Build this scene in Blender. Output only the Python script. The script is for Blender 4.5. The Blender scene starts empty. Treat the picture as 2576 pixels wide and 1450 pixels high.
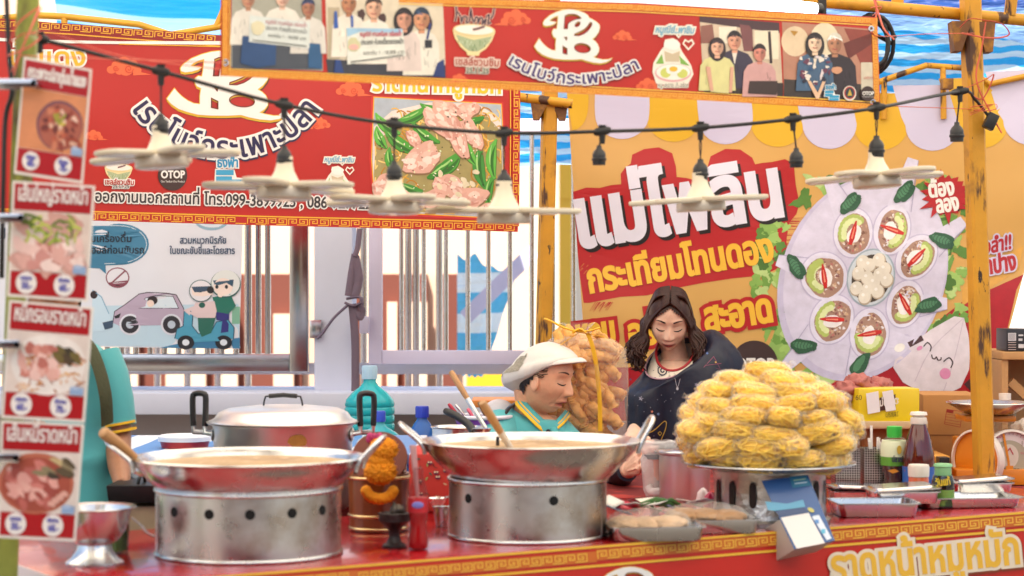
import bpy, bmesh, math, random
from mathutils import Vector, Matrix, noise
from mathutils.geometry import tessellate_polygon
import numpy as np
R = math.radians
sc = bpy.context.scene
COL = sc.collection
# ------------------------------------------------------------------ camera, sky, sun, exposure
FP, CX, CY, CAMZ = 5200.0, 1288.0, 725.0, 1.30      # focal length and principal point in photo units (2576 wide)
cd = bpy.data.cameras.new('camera'); cam = bpy.data.objects.new('camera', cd); COL.objects.link(cam)
cam.location = (0, 0, CAMZ); cam.rotation_euler = (R(90), 0, 0)
cd.sensor_width = 36; cd.lens = 36 * FP / 2576; cd.clip_end = 500; cd.clip_start = .05
cd.dof.use_dof = True; cd.dof.focus_distance = 6.3; cd.dof.aperture_fstop = 3.8
sc.camera = cam
SUN_EL, SUN_AZ = 58, 205       # azimuth: where the sun stands, degrees from +Y turning to +X
w = bpy.data.worlds.new("World"); sc.world = w; w.use_nodes = True
nt = w.node_tree; bg = nt.nodes['Background']
sky = nt.nodes.new('ShaderNodeTexSky'); sky.sky_type = 'NISHITA'; sky.sun_disc = False
sky.sun_elevation = R(SUN_EL); sky.sun_rotation = R(SUN_AZ); sky.dust_density = 2.5; sky.air_density = 1.0
nt.links.new(sky.outputs[0], bg.inputs[0]); bg.inputs[1].default_value = .12
sl = bpy.data.lights.new('sun', 'SUN'); sun = bpy.data.objects.new('sun', sl); COL.objects.link(sun)
sl.energy = 5; sl.angle = R(.5); sl.color = (1, .95, .87)
sdir = Vector((math.sin(R(SUN_AZ)) * math.cos(R(SUN_EL)), math.cos(R(SUN_AZ)) * math.cos(R(SUN_EL)), math.sin(R(SUN_EL))))
sun.rotation_euler = sdir.to_track_quat('Z', 'Y').to_euler(); sun.location = (0, -3, 12)
sc.view_settings.view_transform = 'Standard'; sc.view_settings.look = 'None'; sc.view_settings.gamma = 1
sc.view_settings.exposure = 1.13
sc.cycles.use_denoising = True; sc.cycles.max_bounces = 10; sc.cycles.transparent_max_bounces = 24
sc.cycles.caustics_reflective = False; sc.cycles.caustics_refractive = False; sc.cycles.sample_clamp_indirect = 6
# ------------------------------------------------------------------ helpers
rnd = random.Random(7)
def at(px, py, D): return Vector(((px - CX) / FP * D, D, CAMZ + (CY - py) / FP * D))
def s(px, D): return px / FP * D
def lin(c): return c / 12.92 if c <= .04045 else ((c + .055) / 1.055) ** 2.4
def hx(h):
    h = h.lstrip('#'); h = ''.join(x * 2 for x in h) if len(h) == 3 else h; return tuple(lin(int(h[i:i + 2], 16) / 255) for i in (0, 2, 4))
TBL = .74                                            # height of the counter top
E1 = Vector((.848, .53, 0)); E2 = Vector((-.53, .848, 0))   # along the stall front, into the stall
def onz(px, py, z=TBL):                              # where the sight line meets the level z
    return at(px, py, (CAMZ - z) * FP / (py - CY))
MATS = {}
def mat(name, base=(.5, .5, .5), rough=.5, metal=0, **k):
    if name in MATS: return MATS[name]
    m = bpy.data.materials.new(name); m.use_nodes = True; n = m.node_tree.nodes; L = m.node_tree.links
    p = n['Principled BSDF']; MATS[name] = m
    b = hx(base) if isinstance(base, str) else base
    p.inputs['Base Color'].default_value = (*b, 1); p.inputs['Roughness'].default_value = rough; p.inputs['Metallic'].default_value = metal
    if 'spec' in k: p.inputs['Specular IOR Level'].default_value = k['spec']
    if 'coat' in k: p.inputs['Coat Weight'].default_value = k['coat']; p.inputs['Coat Roughness'].default_value = .08
    if 'sheen' in k: p.inputs['Sheen Weight'].default_value = k['sheen']
    if 'sss' in k:
        p.inputs['Subsurface Weight'].default_value = k['sss']; p.inputs['Subsurface Radius'].default_value = (.01, .004, .002); p.inputs['Subsurface Scale'].default_value = .6
    if 'emit' in k: p.inputs['Emission Color'].default_value = (*k['emit'][0], 1); p.inputs['Emission Strength'].default_value = k['emit'][1]
    tc = n.new('ShaderNodeTexCoord')
    def noise_(scale, det=4, stretch=None, ro=.6):
        t = n.new('ShaderNodeTexNoise'); t.inputs['Scale'].default_value = scale; t.inputs['Detail'].default_value = det; t.inputs['Roughness'].default_value = ro
        if stretch:
            mp = n.new('ShaderNodeMapping'); mp.inputs['Scale'].default_value = stretch; L.new(tc.outputs['Object'], mp.inputs[0]); L.new(mp.outputs[0], t.inputs['Vector'])
        else: L.new(tc.outputs['Object'], t.inputs['Vector'])
        return t
    colsock = None
    if 'attr' in k:
        a = n.new('ShaderNodeAttribute'); a.attribute_name = 'Col'; colsock = a.outputs['Color']
    if 'spots' in k:    # (colour, scale, threshold, softness[, stretch]) worn or dirty patches
        for sp in (k['spots'] if isinstance(k['spots'], list) else [k['spots']]):
            t = noise_(sp[1], 6, sp[4] if len(sp) > 4 else None)
            mr = n.new('ShaderNodeMapRange'); mr.inputs[1].default_value = sp[2]; mr.inputs[2].default_value = sp[2] + sp[3]
            L.new(t.outputs[0], mr.inputs[0]); mx = n.new('ShaderNodeMix'); mx.data_type = 'RGBA'
            L.new(mr.outputs[0], mx.inputs[0])
            if colsock: L.new(colsock, mx.inputs[6])
            else: mx.inputs[6].default_value = (*b, 1)
            c2 = hx(sp[0]) if isinstance(sp[0], str) else sp[0]
            mx.inputs[7].default_value = (*c2, 1); colsock = mx.outputs[2]
    if 'var' in k:      # (scale, amount) gentle tone variation
        t = noise_(k['var'][0], 5); mr = n.new('ShaderNodeMapRange'); mr.inputs[1].default_value = .25; mr.inputs[2].default_value = .75
        mr.inputs[3].default_value = 1 - k['var'][1]; mr.inputs[4].default_value = 1 + k['var'][1]
        L.new(t.outputs[0], mr.inputs[0]); mx = n.new('ShaderNodeVectorMath'); mx.operation = 'MULTIPLY'
        if colsock: L.new(colsock, mx.inputs[0])
        else: mx.inputs[0].default_value = b
        L.new(mr.outputs[0], mx.inputs[1]); colsock = mx.outputs[0]
    if colsock: L.new(colsock, p.inputs['Base Color'])
    if 'rvar' in k:     # (scale, lo, hi[, stretch]) roughness variation
        t = noise_(k['rvar'][0], 5, k['rvar'][3] if len(k['rvar']) > 3 else None); mr = n.new('ShaderNodeMapRange'); mr.inputs[1].default_value = .3; mr.inputs[2].default_value = .7
        mr.inputs[3].default_value = k['rvar'][1]; mr.inputs[4].default_value = k['rvar'][2]
        L.new(t.outputs[0], mr.inputs[0]); L.new(mr.outputs[0], p.inputs['Roughness'])
    if 'bump' in k:     # (scale, strength[, stretch])
        t = noise_(k['bump'][0], 4, k['bump'][2] if len(k['bump']) > 2 else None); bp = n.new('ShaderNodeBump'); bp.inputs['Strength'].default_value = k['bump'][1]; bp.inputs['Distance'].default_value = .01
        L.new(t.outputs[0], bp.inputs['Height']); L.new(bp.outputs[0], p.inputs['Normal'])
    out = n['Material Output']; sh = p.outputs[0]
    if 'translucent' in k:
        tr = n.new('ShaderNodeBsdfTranslucent'); ms = n.new('ShaderNodeMixShader'); ms.inputs[0].default_value = k['translucent']
        if colsock: L.new(colsock, tr.inputs[0])
        else: tr.inputs[0].default_value = (*b, 1)
        L.new(sh, ms.inputs[1]); L.new(tr.outputs[0], ms.inputs[2]); sh = ms.outputs[0]; L.new(sh, out.inputs[0])
    if 'clear' in k:    # share of straight-through light, tinted: thin film, bottle wall
        tr = n.new('ShaderNodeBsdfTransparent'); tr.inputs[0].default_value = (*(hx(k['tint']) if 'tint' in k else (1, 1, 1)), 1)
        lw = n.new('ShaderNodeLayerWeight'); lw.inputs[0].default_value = .35
        mr = n.new('ShaderNodeMapRange'); mr.inputs[3].default_value = 1 - k['clear']; mr.inputs[4].default_value = 1 - k['clear'] * k.get('rim', .6)
        L.new(lw.outputs['Facing'], mr.inputs[0])
        if 'bump' in k: L.new(bp.outputs[0], lw.inputs['Normal'])
        ms = n.new('ShaderNodeMixShader'); L.new(mr.outputs[0], ms.inputs[0]); L.new(tr.outputs[0], ms.inputs[1]); L.new(sh, ms.inputs[2]); L.new(ms.outputs[0], out.inputs[0])
    return m
def tag(o, label=None, cat=None, group=None, kind=None):
    if label: o['label'] = label
    if cat: o['category'] = cat
    if group: o['group'] = group
    if kind: o['kind'] = kind
    return o
def thing(name, label, cat, loc=(0, 0, 0), group=None, rz=0):
    o = bpy.data.objects.new(name, None); COL.objects.link(o); o.location = loc; o.rotation_euler = (0, 0, rz); o.empty_display_size = .1
    return tag(o, label, cat, group)
def dup(root, loc, rot=None, label=None, scale=None):
    r = root.copy(); COL.objects.link(r); r.location = loc
    if rot: r.rotation_euler = rot
    if scale: r.scale = scale
    if label: r['label'] = label
    for ch in root.children:
        c = ch.copy(); COL.objects.link(c); c.parent = r
        for g in ch.children:
            d = g.copy(); COL.objects.link(d); d.parent = c
    return r
def worldpos(o):
    v = Vector(o.location)
    return v + worldpos(o.parent) if o.parent else v
class MB:
    def __init__(self): self.v = []; self.f = []; self.c = []
    def add(self, vs, fs, col=None):
        o = len(self.v); self.v += [Vector(p) for p in vs]; self.f += [tuple(i + o for i in f) for f in fs]; self.c += [col] * len(fs); return self
    def box(self, c, d, M=None, col=None, taper=1):
        c = Vector(c); x, y, z = d[0] / 2, d[1] / 2, d[2] / 2
        vs = [Vector((sx * x * (taper if sz > 0 else 1), sy * y * (taper if sz > 0 else 1), sz * z)) for sz in (-1, 1) for sx, sy in ((-1, -1), (1, -1), (1, 1), (-1, 1))]
        vs = [c + (M @ v if M else v) for v in vs]
        return self.add(vs, [(3, 2, 1, 0), (4, 5, 6, 7), (0, 1, 5, 4), (1, 2, 6, 5), (2, 3, 7, 6), (3, 0, 4, 7)], col)
    def lathe(self, prof, seg=40, c=(0, 0, 0), M=None, col=None, caps=True, wob=None):
        c = Vector(c); vs = []; fs = []
        for r, z in prof:
            for i in range(seg):
                a = 2 * math.pi * i / seg; rr = r * (wob(a, z) if wob else 1); v = Vector((rr * math.cos(a), rr * math.sin(a), z)); vs.append(c + (M @ v if M else v))
        n = len(prof)
        for k in range(n - 1):
            for i in range(seg):
                j = (i + 1) % seg; fs.append((k * seg + i, k * seg + j, (k + 1) * seg + j, (k + 1) * seg + i))
        if caps and prof[0][0] > 1e-5: fs.append(tuple(range(seg - 1, -1, -1)))
        if caps and prof[-1][0] > 1e-5: fs.append(tuple((n - 1) * seg + i for i in range(seg)))
        return self.add(vs, fs, col)
    def tube(self, pts, r, seg=8, closed=False, col=None, caps=True, flat=1):
        pts = [Vector(p) for p in pts]; n = len(pts); rs = r if isinstance(r, (list, tuple)) else [r] * n; vs = []; fs = []; up = None
        for i, p in enumerate(pts):
            t = (pts[(i + 1) % n] - pts[i - 1]) if (closed or 0 < i < n - 1) else (pts[1] - pts[0] if i == 0 else pts[-1] - pts[-2])
            t = t.normalized() if t.length > 1e-9 else Vector((0, 0, 1))
            if up is None:
                up = Vector((0, 0, 1)) if abs(t.z) < .9 else Vector((0, 1, 0))
            b = t.cross(up); b = b.normalized() if b.length > 1e-6 else t.orthogonal().normalized(); up = b.cross(t).normalized()
            for k in range(seg):
                a = 2 * math.pi * k / seg; vs.append(p + b * math.cos(a) * rs[i] + up * math.sin(a) * rs[i] * flat)
        for i in range(n if closed else n - 1):
            for k in range(seg):
                a, b2 = i * seg, ((i + 1) % n) * seg; k2 = (k + 1) % seg; fs.append((a + k, a + k2, b2 + k2, b2 + k))
        if caps and not closed: fs += [tuple(range(seg - 1, -1, -1)), tuple((n - 1) * seg + k for k in range(seg))]
        return self.add(vs, fs, col)
    def loft(self, rings, closed=True, caps=(0, 0), col=None):
        n = len(rings[0]); vs = [p for r in rings for p in r]; fs = []
        for k in range(len(rings) - 1):
            for i in range(n if closed else n - 1):
                j = (i + 1) % n; fs.append((k * n + i, k * n + j, (k + 1) * n + j, (k + 1) * n + i))
        if caps[0]: fs.append(tuple(range(n - 1, -1, -1)))
        if caps[1]: fs.append(tuple((len(rings) - 1) * n + i for i in range(n)))
        return self.add(vs, fs, col)
    def ball(self, c, r, seg=20, rings=12, M=None, col=None, disp=None):
        c = Vector(c); r = Vector(r) if not isinstance(r, (int, float)) else Vector((r, r, r)); vs = []; fs = []
        for k in range(rings + 1):
            th = math.pi * k / rings
            for i in range(seg):
                a = 2 * math.pi * i / seg; d = Vector((math.sin(th) * math.cos(a), math.sin(th) * math.sin(a), -math.cos(th)))
                v = Vector((d.x * r.x, d.y * r.y, d.z * r.z)) * ((1 + disp(d)) if disp else 1); vs.append(c + (M @ v if M else v))
        for k in range(rings):
            for i in range(seg):
                j = (i + 1) % seg; fs.append((k * seg + i, k * seg + j, (k + 1) * seg + j, (k + 1) * seg + i))
        return self.add(vs, fs, col)
    def prism(self, pts, d, col=None):      # polygon points, extruded along vector d
        pts = [Vector(p) for p in pts]; n = len(pts); d = Vector(d)
        return self.add(pts + [p + d for p in pts], [tuple(range(n - 1, -1, -1)), tuple(range(n, 2 * n))] + [(i, (i + 1) % n, n + (i + 1) % n, n + i) for i in range(n)], col)
    def build(self, name, m, parent=None, world=False, smooth=35, bevel=0, sub=0, merge=True, solid=0):
        me = bpy.data.meshes.new(name); off = worldpos(parent) if (parent and world) else Vector((0, 0, 0))
        me.from_pydata([tuple(v - off) for v in self.v], [], self.f)
        bm = bmesh.new(); bm.from_mesh(me)
        hascol = any(c is not None for c in self.c)
        if hascol:
            ly = bm.loops.layers.float_color.new('Col')
            for f, c in zip(bm.faces, self.c):
                cc = (*(c or (.5, .5, .5)), 1)
                for l in f.loops: l[ly] = cc
        if merge: bmesh.ops.remove_doubles(bm, verts=bm.verts, dist=1e-6)
        if merge: bmesh.ops.recalc_face_normals(bm, faces=bm.faces)
        if bevel: bmesh.ops.bevel(bm, geom=[e for e in bm.edges if len(e.link_faces) == 2 and e.calc_face_angle(0) > .6], offset=bevel, segments=2, affect='EDGES', profile=.6)
        bm.to_mesh(me); bm.free()
        if smooth:
            me.polygons.foreach_set('use_smooth', [True] * len(me.polygons)); me.set_sharp_from_angle(angle=R(smooth))
        me.materials.append(m); o = bpy.data.objects.new(name, me); COL.objects.link(o)
        if parent: o.parent = parent
        if solid:
            q = o.modifiers.new('thickness', 'SOLIDIFY'); q.thickness = solid; q.offset = 0
        if sub:
            q = o.modifiers.new('subdivision', 'SUBSURF'); q.levels = q.render_levels = sub
        return o
def dense(rings, k=5):
    n = len(rings[0]); cols = [spline([r_[i] for r_ in rings], k) for i in range(n)]; return [[cols[i][j] for i in range(n)] for j in range(len(cols[0]))]
def spline(pts, n=6, closed=False):
    P = [Vector(p) for p in pts]; out = []; m = len(P)
    for i in range(m if closed else m - 1):
        p0 = P[i - 1] if (closed or i > 0) else P[0]; p1 = P[i]; p2 = P[(i + 1) % m]; p3 = P[(i + 2) % m] if (closed or i + 2 < m) else P[m - 1]
        for k in range(n):
            t = k / n; out.append(.5 * ((2 * p1) + (p2 - p0) * t + (2 * p0 - 5 * p1 + 4 * p2 - p3) * t * t + (3 * p1 - p0 - 3 * p2 + p3) * t ** 3))
    if not closed: out.append(P[-1])
    return out
# ------------------------------------------------------------------ lettering: glyph contours from the built-in font
_tc = bpy.data.curves.new('glyph', 'FONT'); _to = bpy.data.objects.new('glyph', _tc); COL.objects.link(_to)
def _contours(st):
    _tc.body = st; dg = bpy.context.evaluated_depsgraph_get(); dg.update(); cu = _to.to_curve(dg); out = []
    for sp in cu.splines:
        P = sp.bezier_points; n = len(P); c = []
        for i in range(n):
            a, b = P[i], P[(i + 1) % n]; straight = (a.handle_right - a.co).cross(b.co - a.co).length < 1e-5 and (b.handle_left - b.co).cross(b.co - a.co).length < 1e-5
            k = 1 if straight else 3
            for j in range(k):
                t = j / k; c.append((a.co * (1 - t) ** 3 + a.handle_right * 3 * t * (1 - t) ** 2 + b.handle_left * 3 * t * t * (1 - t) + b.co * t ** 3).to_2d())
        if n > 2: out.append(c)
    _to.to_curve_clear(); return out
_GL = {}
MARKS = set('ัิีึืฺุู็่้๊๋์ํ๎'); TONES = set('่้๊๋์'); UPV = set('ัิีึืำ')
def _xmin(c): return min(p.x for q in c for p in q)
_dot = _contours('.'); _dx = _xmin(_dot)
def _adv(st):
    c = _contours(st + '.'); return max(min(p.x for p in q) for q in c if max(p.y for p in q) < .2 and min(p.y for p in q) > -.05 and max(p.x for p in q) - min(p.x for p in q) < .2) - _dx
_dadv = _adv('.')
def glyph(ch):
    if ch not in _GL:
        if ch in MARKS:
            c = [q for q in _contours('ก' + ch)]; base = len(_contours('ก')); w0 = glyph('ก')[1]
            c = [[p - Vector((w0, 0)) for p in q] for q in c[base:]]; _GL[ch] = (c, 0)
        elif ch == ' ': _GL[ch] = ([], .3)
        else: _GL[ch] = (_contours(ch), _adv(ch))
    return _GL[ch]
def area(c): return sum(c[i].x * c[(i + 1) % len(c)].y - c[(i + 1) % len(c)].x * c[i].y for i in range(len(c))) / 2
def inside(p, c):
    r = False; n = len(c)
    for i in range(n):
        a, b = c[i], c[i - 1]
        if (a.y > p.y) != (b.y > p.y) and p.x < (b.x - a.x) * (p.y - a.y) / (b.y - a.y) + a.x: r = not r
    return r
class Canvas:
    """flat printing: pieces are drawn in photo units and land on a sheet standing in the scene"""
    def __init__(self): self.p = []; self.k = 0
    def tri(self, pts, tris, col, layer, rib=0):
        self.k += 1; self.p.append(([Vector((q[0], q[1])) for q in pts], tris, hx(col) if isinstance(col, str) else col, layer + (self.k % 97) * .005, rib))
    def poly(self, pts, col, layer=1, holes=()):
        pts = [Vector((p[0], p[1], 0)) for p in pts]; hs = [[Vector((p[0], p[1], 0)) for p in h] for h in holes]
        t = tessellate_polygon([pts] + hs); allp = pts + [p for h in hs for p in h]; self.tri(allp, t, col, layer)
    def rect(self, x0, y0, x1, y1, col, layer=1): self.poly([(x0, y0), (x1, y0), (x1, y1), (x0, y1)], col, layer)
    def ell(self, x, y, rx, ry=None, col='#fff', layer=1, rot=0, n=24, jag=0, seed=0):
        ry = ry or rx; c, sn = math.cos(R(rot)), math.sin(R(rot)); pts = []; rr = random.Random(seed or (x * 7 + y))
        ph = [rr.uniform(0, 6.28) for _ in range(4)]
        for i in range(n):
            a = 2 * math.pi * i / n; q = 1 + jag * (.5 * math.sin(3 * a + ph[0]) + .35 * math.sin(5 * a + ph[1]) + .25 * math.sin(8 * a + ph[2]) + .2 * math.sin(2 * a + ph[3]))
            u, v = rx * math.cos(a) * q, ry * math.sin(a) * q; pts.append((x + u * c - v * sn, y + u * sn + v * c))
        self.poly(pts, col, layer)
    def line(self, pts, wd, col, layer=1, sm=0, closed=False, taper=False):
        P = [Vector((p[0], p[1])) for p in pts]
        if sm: P = [v.to_2d() for v in spline([(p.x, p.y, 0) for p in P], sm, closed)]
        P = [p for i, p in enumerate(P) if i == 0 or (p - P[i - 1]).length > 1e-4]; n = len(P)
        if n < 2: return
        L, T = [], []
        for i in range(n):
            d0 = (P[i] - P[i - 1]) if (closed or i) else P[1] - P[0]; d1 = (P[(i + 1) % n] - P[i]) if (closed or i < n - 1) else P[-1] - P[-2]
            if d0.length < 1e-6: d0 = d1
            if d1.length < 1e-6: d1 = d0
            d0 = d0.normalized(); d1 = d1.normalized(); t = d0 + d1
            if t.length < .3: t = d1
            t = t.normalized(); nn = Vector((-t.y, t.x)); m = 1 / max(.55, nn.dot(Vector((-d1.y, d1.x)))); h = wd / 2 * m
            if taper: h *= max(.12, math.sin(math.pi * min(1, (i + .6) / (n - .0)) * .5 + (0 if taper == 'in' else math.pi / 2)) if taper != 'both' else math.sin(math.pi * (i + .3) / n))
            L += [P[i] + nn * h, P[i] - nn * h]
        for i in range(n if closed else n - 1):
            j = (i + 1) % n; T += [(2 * i, 2 * i + 1, 2 * j + 1), (2 * i, 2 * j + 1, 2 * j)]
        self.tri(L, T, col, layer, 1)
    def text(self, st, x, y, size, col, layer=3, bold=0, outline=None, rot=0, slant=0, fit=None, warp=None, sy=1, anchor=0, shadow=None):
        gl = []; pen = 0; up = False
        for i, ch in enumerate(st):
            c, a = glyph(ch); dy = 0
            if ch in TONES and (up or (i + 1 < len(st) and st[i + 1] == 'ำ')): dy = .2
            up = ch in UPV
            gl.append([[Vector((p.x + pen, p.y + dy)) for p in q] for q in c]); pen += a
        k = (fit / pen if fit else size); ky = size; cr, sr = math.cos(R(rot)), math.sin(R(rot))
        def mp(p):
            u, v = (p.x - pen * anchor) * k + p.y * ky * slant, -p.y * ky * sy
            if warp: u, v = warp(u, v)
            return Vector((x + u * cr - v * sr, y + u * sr + v * cr))
        for cs in gl:
            if not cs: continue
            sgn = area(max(cs, key=lambda q: abs(area(q)))); outs = [q for q in cs if area(q) * sgn > 0]; hol = [q for q in cs if area(q) * sgn <= 0]; own = {i: [] for i in range(len(outs))}
            for h in hol:
                cand = [i for i in range(len(outs)) if inside(h[0], outs[i])]
                if cand: own[min(cand, key=lambda i: abs(area(outs[i])))].append(h)
            for i, q in enumerate(outs):
                Q = [mp(p) for p in q]; H = [[mp(p) for p in h] for h in own[i]]
                self.poly(Q, col, layer, H)
                for dst in [Q] + H:
                    if bold: self.line(dst, bold, col, layer + .3, closed=True)
                    if outline: self.line(dst, outline[1] * 2 + bold, outline[0], layer - 1, closed=True)
                    if shadow: self.line([(p.x + shadow[1], p.y + shadow[2]) for p in dst], (outline[1] if outline else 0) * 2 + bold + 1, shadow[0], layer - 2, closed=True)
                if shadow: self.poly([(p.x + shadow[1], p.y + shadow[2]) for p in Q], shadow[0], layer - 2, [[(p.x + shadow[1], p.y + shadow[2]) for p in h] for h in H])
        return pen * k
    def build(self, name, sheet, m, parent, maxlen=0, h=.0007):
        bm = bmesh.new(); ly = bm.loops.layers.float_color.new('Col'); lz = bm.verts.layers.float.new('lay')
        for pts, tris, col, layer, rib in self.p:
            vs = [bm.verts.new((p.x, p.y, 0)) for p in pts]
            for i, v in enumerate(vs): v[lz] = layer + (i // 2 % 11) * .012 * rib
            for t in tris:
                if len(set(t)) < 3: continue
                try: f = bm.faces.new([vs[i] for i in t])
                except ValueError: continue
                for l in f.loops: l[ly] = (*col, 1)
        if maxlen:
            for _ in range(5):
                es = [e for e in bm.edges if e.calc_length() > maxlen]
                if not es: break
                bmesh.ops.subdivide_edges(bm, edges=es, cuts=1); bmesh.ops.triangulate(bm, faces=[f for f in bm.faces if len(f.verts) > 3])
        off = worldpos(parent) if parent else Vector((0, 0, 0))
        for v in bm.verts: v.co = sheet.map(v.co.x, v.co.y, v[lz] * h) - off
        for f in bm.faces:
            f.normal_update()
            if f.normal.dot(sheet.n) < 0: f.normal_flip()
        me = bpy.data.meshes.new(name); bm.to_mesh(me); bm.free(); me.materials.append(m)
        o = bpy.data.objects.new(name, me); COL.objects.link(o)
        if parent: o.parent = parent
        return o
def write(root, sheet, m, maxlen, *lines):
    for ar, kw in lines: c = Canvas(); c.text(*ar, **kw); c.build('lettering', sheet, m, root, maxlen)
def T(*ar, **kw): return ar, kw
def logo(name, root, sheet, m, maxlen, fn, *ar, **kw): c = Canvas(); fn(c, *ar, **kw); c.build(name, sheet, m, root, maxlen)
class Sheet:
    """a flat or gently rippled upright sheet through point o with normal n (towards the viewer)"""
    def __init__(self, o, n, amp=0, fr=(2.2, 1.3), seed=0, shape=None):
        self.o = Vector(o); self.n = Vector(n).normalized(); self.amp = amp; self.fr = fr; self.seed = seed; self.shape = shape
        self.u = Vector((0, 0, 1)).cross(self.n).normalized(); self.w = self.n.cross(self.u)
        self.eye = Vector((0, 0, CAMZ))
    def map(self, px, py, h=0):
        d = Vector(((px - CX) / FP, 1, (CY - py) / FP)); t = (self.o - self.eye).dot(self.n) / d.dot(self.n); p = self.eye + d * t
        if self.amp:
            a, b = (p - self.o).dot(self.u), (p - self.o).dot(self.w)
            h += self.amp * (noise.noise(Vector((a * self.fr[0], b * self.fr[1], self.seed * 3.1))) + .45 * noise.noise(Vector((a * self.fr[0] * 2.7, b * self.fr[1] * 2.7, self.seed * 5.3))))
        if self.shape: h += self.shape(px, py)
        return p + self.n * h
    def sheet(self, poly, name, m, parent, nx=60, ny=24, thick=.0012, col=None):
        """poly = four px corners tl, tr, br, bl (or two px edge polylines top/bottom)"""
        top, bot = poly; g = []
        def ev(pl, t):
            t *= len(pl) - 1; i = min(int(t), len(pl) - 2); f = t - i; return (pl[i][0] * (1 - f) + pl[i + 1][0] * f, pl[i][1] * (1 - f) + pl[i + 1][1] * f)
        mb = MB(); vs = []; fs = []
        for side in (0, -thick):
            for j in range(ny + 1):
                for i in range(nx + 1):
                    a, b = ev(top, i / nx), ev(bot, i / nx); f = j / ny; vs.append(self.map(a[0] * (1 - f) + b[0] * f, a[1] * (1 - f) + b[1] * f, side))
        W = nx + 1; N = W * (ny + 1)
        for j in range(ny):
            for i in range(nx):
                q = j * W + i; fs.append((q, q + W, q + W + 1, q + 1)); fs.append((N + q, N + q + 1, N + q + W + 1, N + q + W))
        edge = [i for i in range(W)] + [j * W + nx for j in range(1, ny + 1)] + [ny * W + i for i in range(nx - 1, -1, -1)] + [j * W for j in range(ny - 1, 0, -1)]
        for i in range(len(edge)):
            a, b = edge[i], edge[(i + 1) % len(edge)]; fs.append((a, b, N + b, N + a))
        mb.add(vs, fs, col); return mb.build(name, m, parent, world=parent is not None, smooth=60)
PRINT = mat('printed_vinyl', rough=.42, attr=1)
PHOTO = mat('printed_photo', rough=.4, attr=1, var=(24, .12)); PAPER = mat('printed_card', rough=.3, attr=1, coat=.25)
# ------------------------------------------------------------------ setting: ground, walls, fence, building, tarps
STEEL = mat('brushed_steel', (.66, .65, .64), .22, 1, rvar=(9, .14, .34), bump=(30, .015))
STEEL2 = mat('worn_steel', (.62, .60, .57), .3, 1, rvar=(14, .2, .42), spots=[((.34, .23, .14), 5, .52, .2), ((.2, .16, .13), 11, .66, .12)], bump=(24, .03))
ALU = mat('dull_aluminium', (.74, .73, .71), .34, .9, rvar=(12, .27, .42, (1, 1, .25)), bump=(60, .03))
ORANGE = mat('orange_rusty_paint', '#c98f1e', .55, var=(6, .2), spots=[('#4a2c1a', 15, .57, .05, (1, 1, .2)), ('#7e5626', 5, .57, .12), ('#2e1c12', 30, .64, .03, (1, 1, .4))], bump=(40, .12))
YELLOWP = mat('yellow_pipe_paint', '#d9a02a', .4, var=(8, .15), spots=('#3d2a1c', 16, .66, .04))
GREENP = mat('green_flaking_paint', '#8a8f3a', .6, var=(9, .25), spots=[('#4a3a26', 7, .5, .1, (1, 1, .3)), ('#b9bd9a', 5, .6, .1)])
BLACK = mat('black_plastic', '#1c1a1b', .4); RUBBER = mat('black_rubber', '#191718', .55)
CREAM = mat('cream_plastic', '#d9cdb6', .35, var=(4, .04)); LENS = mat('frosted_lens', '#d6cdc0', .25, coat=.4, var=(160, .06))
WHITEP = mat('white_wall_paint', '#d2d5e4', .7, var=(3, .06), spots=('#b9b4b4', 6, .66, .12))
LAVP = mat('lavender_frame_paint', '#cfc8de', .55, var=(5, .06), spots=('#a9a0a8', 9, .68, .06))
PINKW = mat('low_wall_render', '#d8c9c8', .8, var=(2, .08))
def struct(o, name): return tag(o, kind='structure')
g = MB(); g.add([(-60, -30, 0), (60, -30, 0), (60, 90, 0), (-60, 90, 0)], [(0, 1, 2, 3)])
struct(g.build('ground', mat('concrete_ground', '#6a645c', .85, var=(1.5, .2))), 'ground')
# boundary wall with ledge, pillar
r = thing('boundary_wall', 'low white boundary wall with a jutting ledge behind the stall', 'wall', at(800, 1140, 7.6))
m = MB()
m.box((0, 7.95, .42), (9, .3, .84)); m.build('wall', PINKW, r, world=True)
zt = at(0, 985, 7.45).z; zb = at(0, 1040, 7.45).z
m = MB(); m.box((at(810, 0, 7.5).x - 4.9 + .715, 7.6, (zt + zb) / 2), (9.8, .5, zt - zb)); m.build('ledge', WHITEP, r, world=True, bevel=.008)
r = thing('gate_pillar', 'square white pillar between the steel gate and the lavender gate', 'pillar', at(835, 985, 7.5))
m = MB(); x0, x1 = at(790, 0, 7.5).x, at(887, 0, 7.5).x
m.box(((x0 + x1) / 2, 7.6, 1.9), (x1 - x0, .2, 2.2)); m.build('shaft', WHITEP, r, world=True, bevel=.01)
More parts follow.
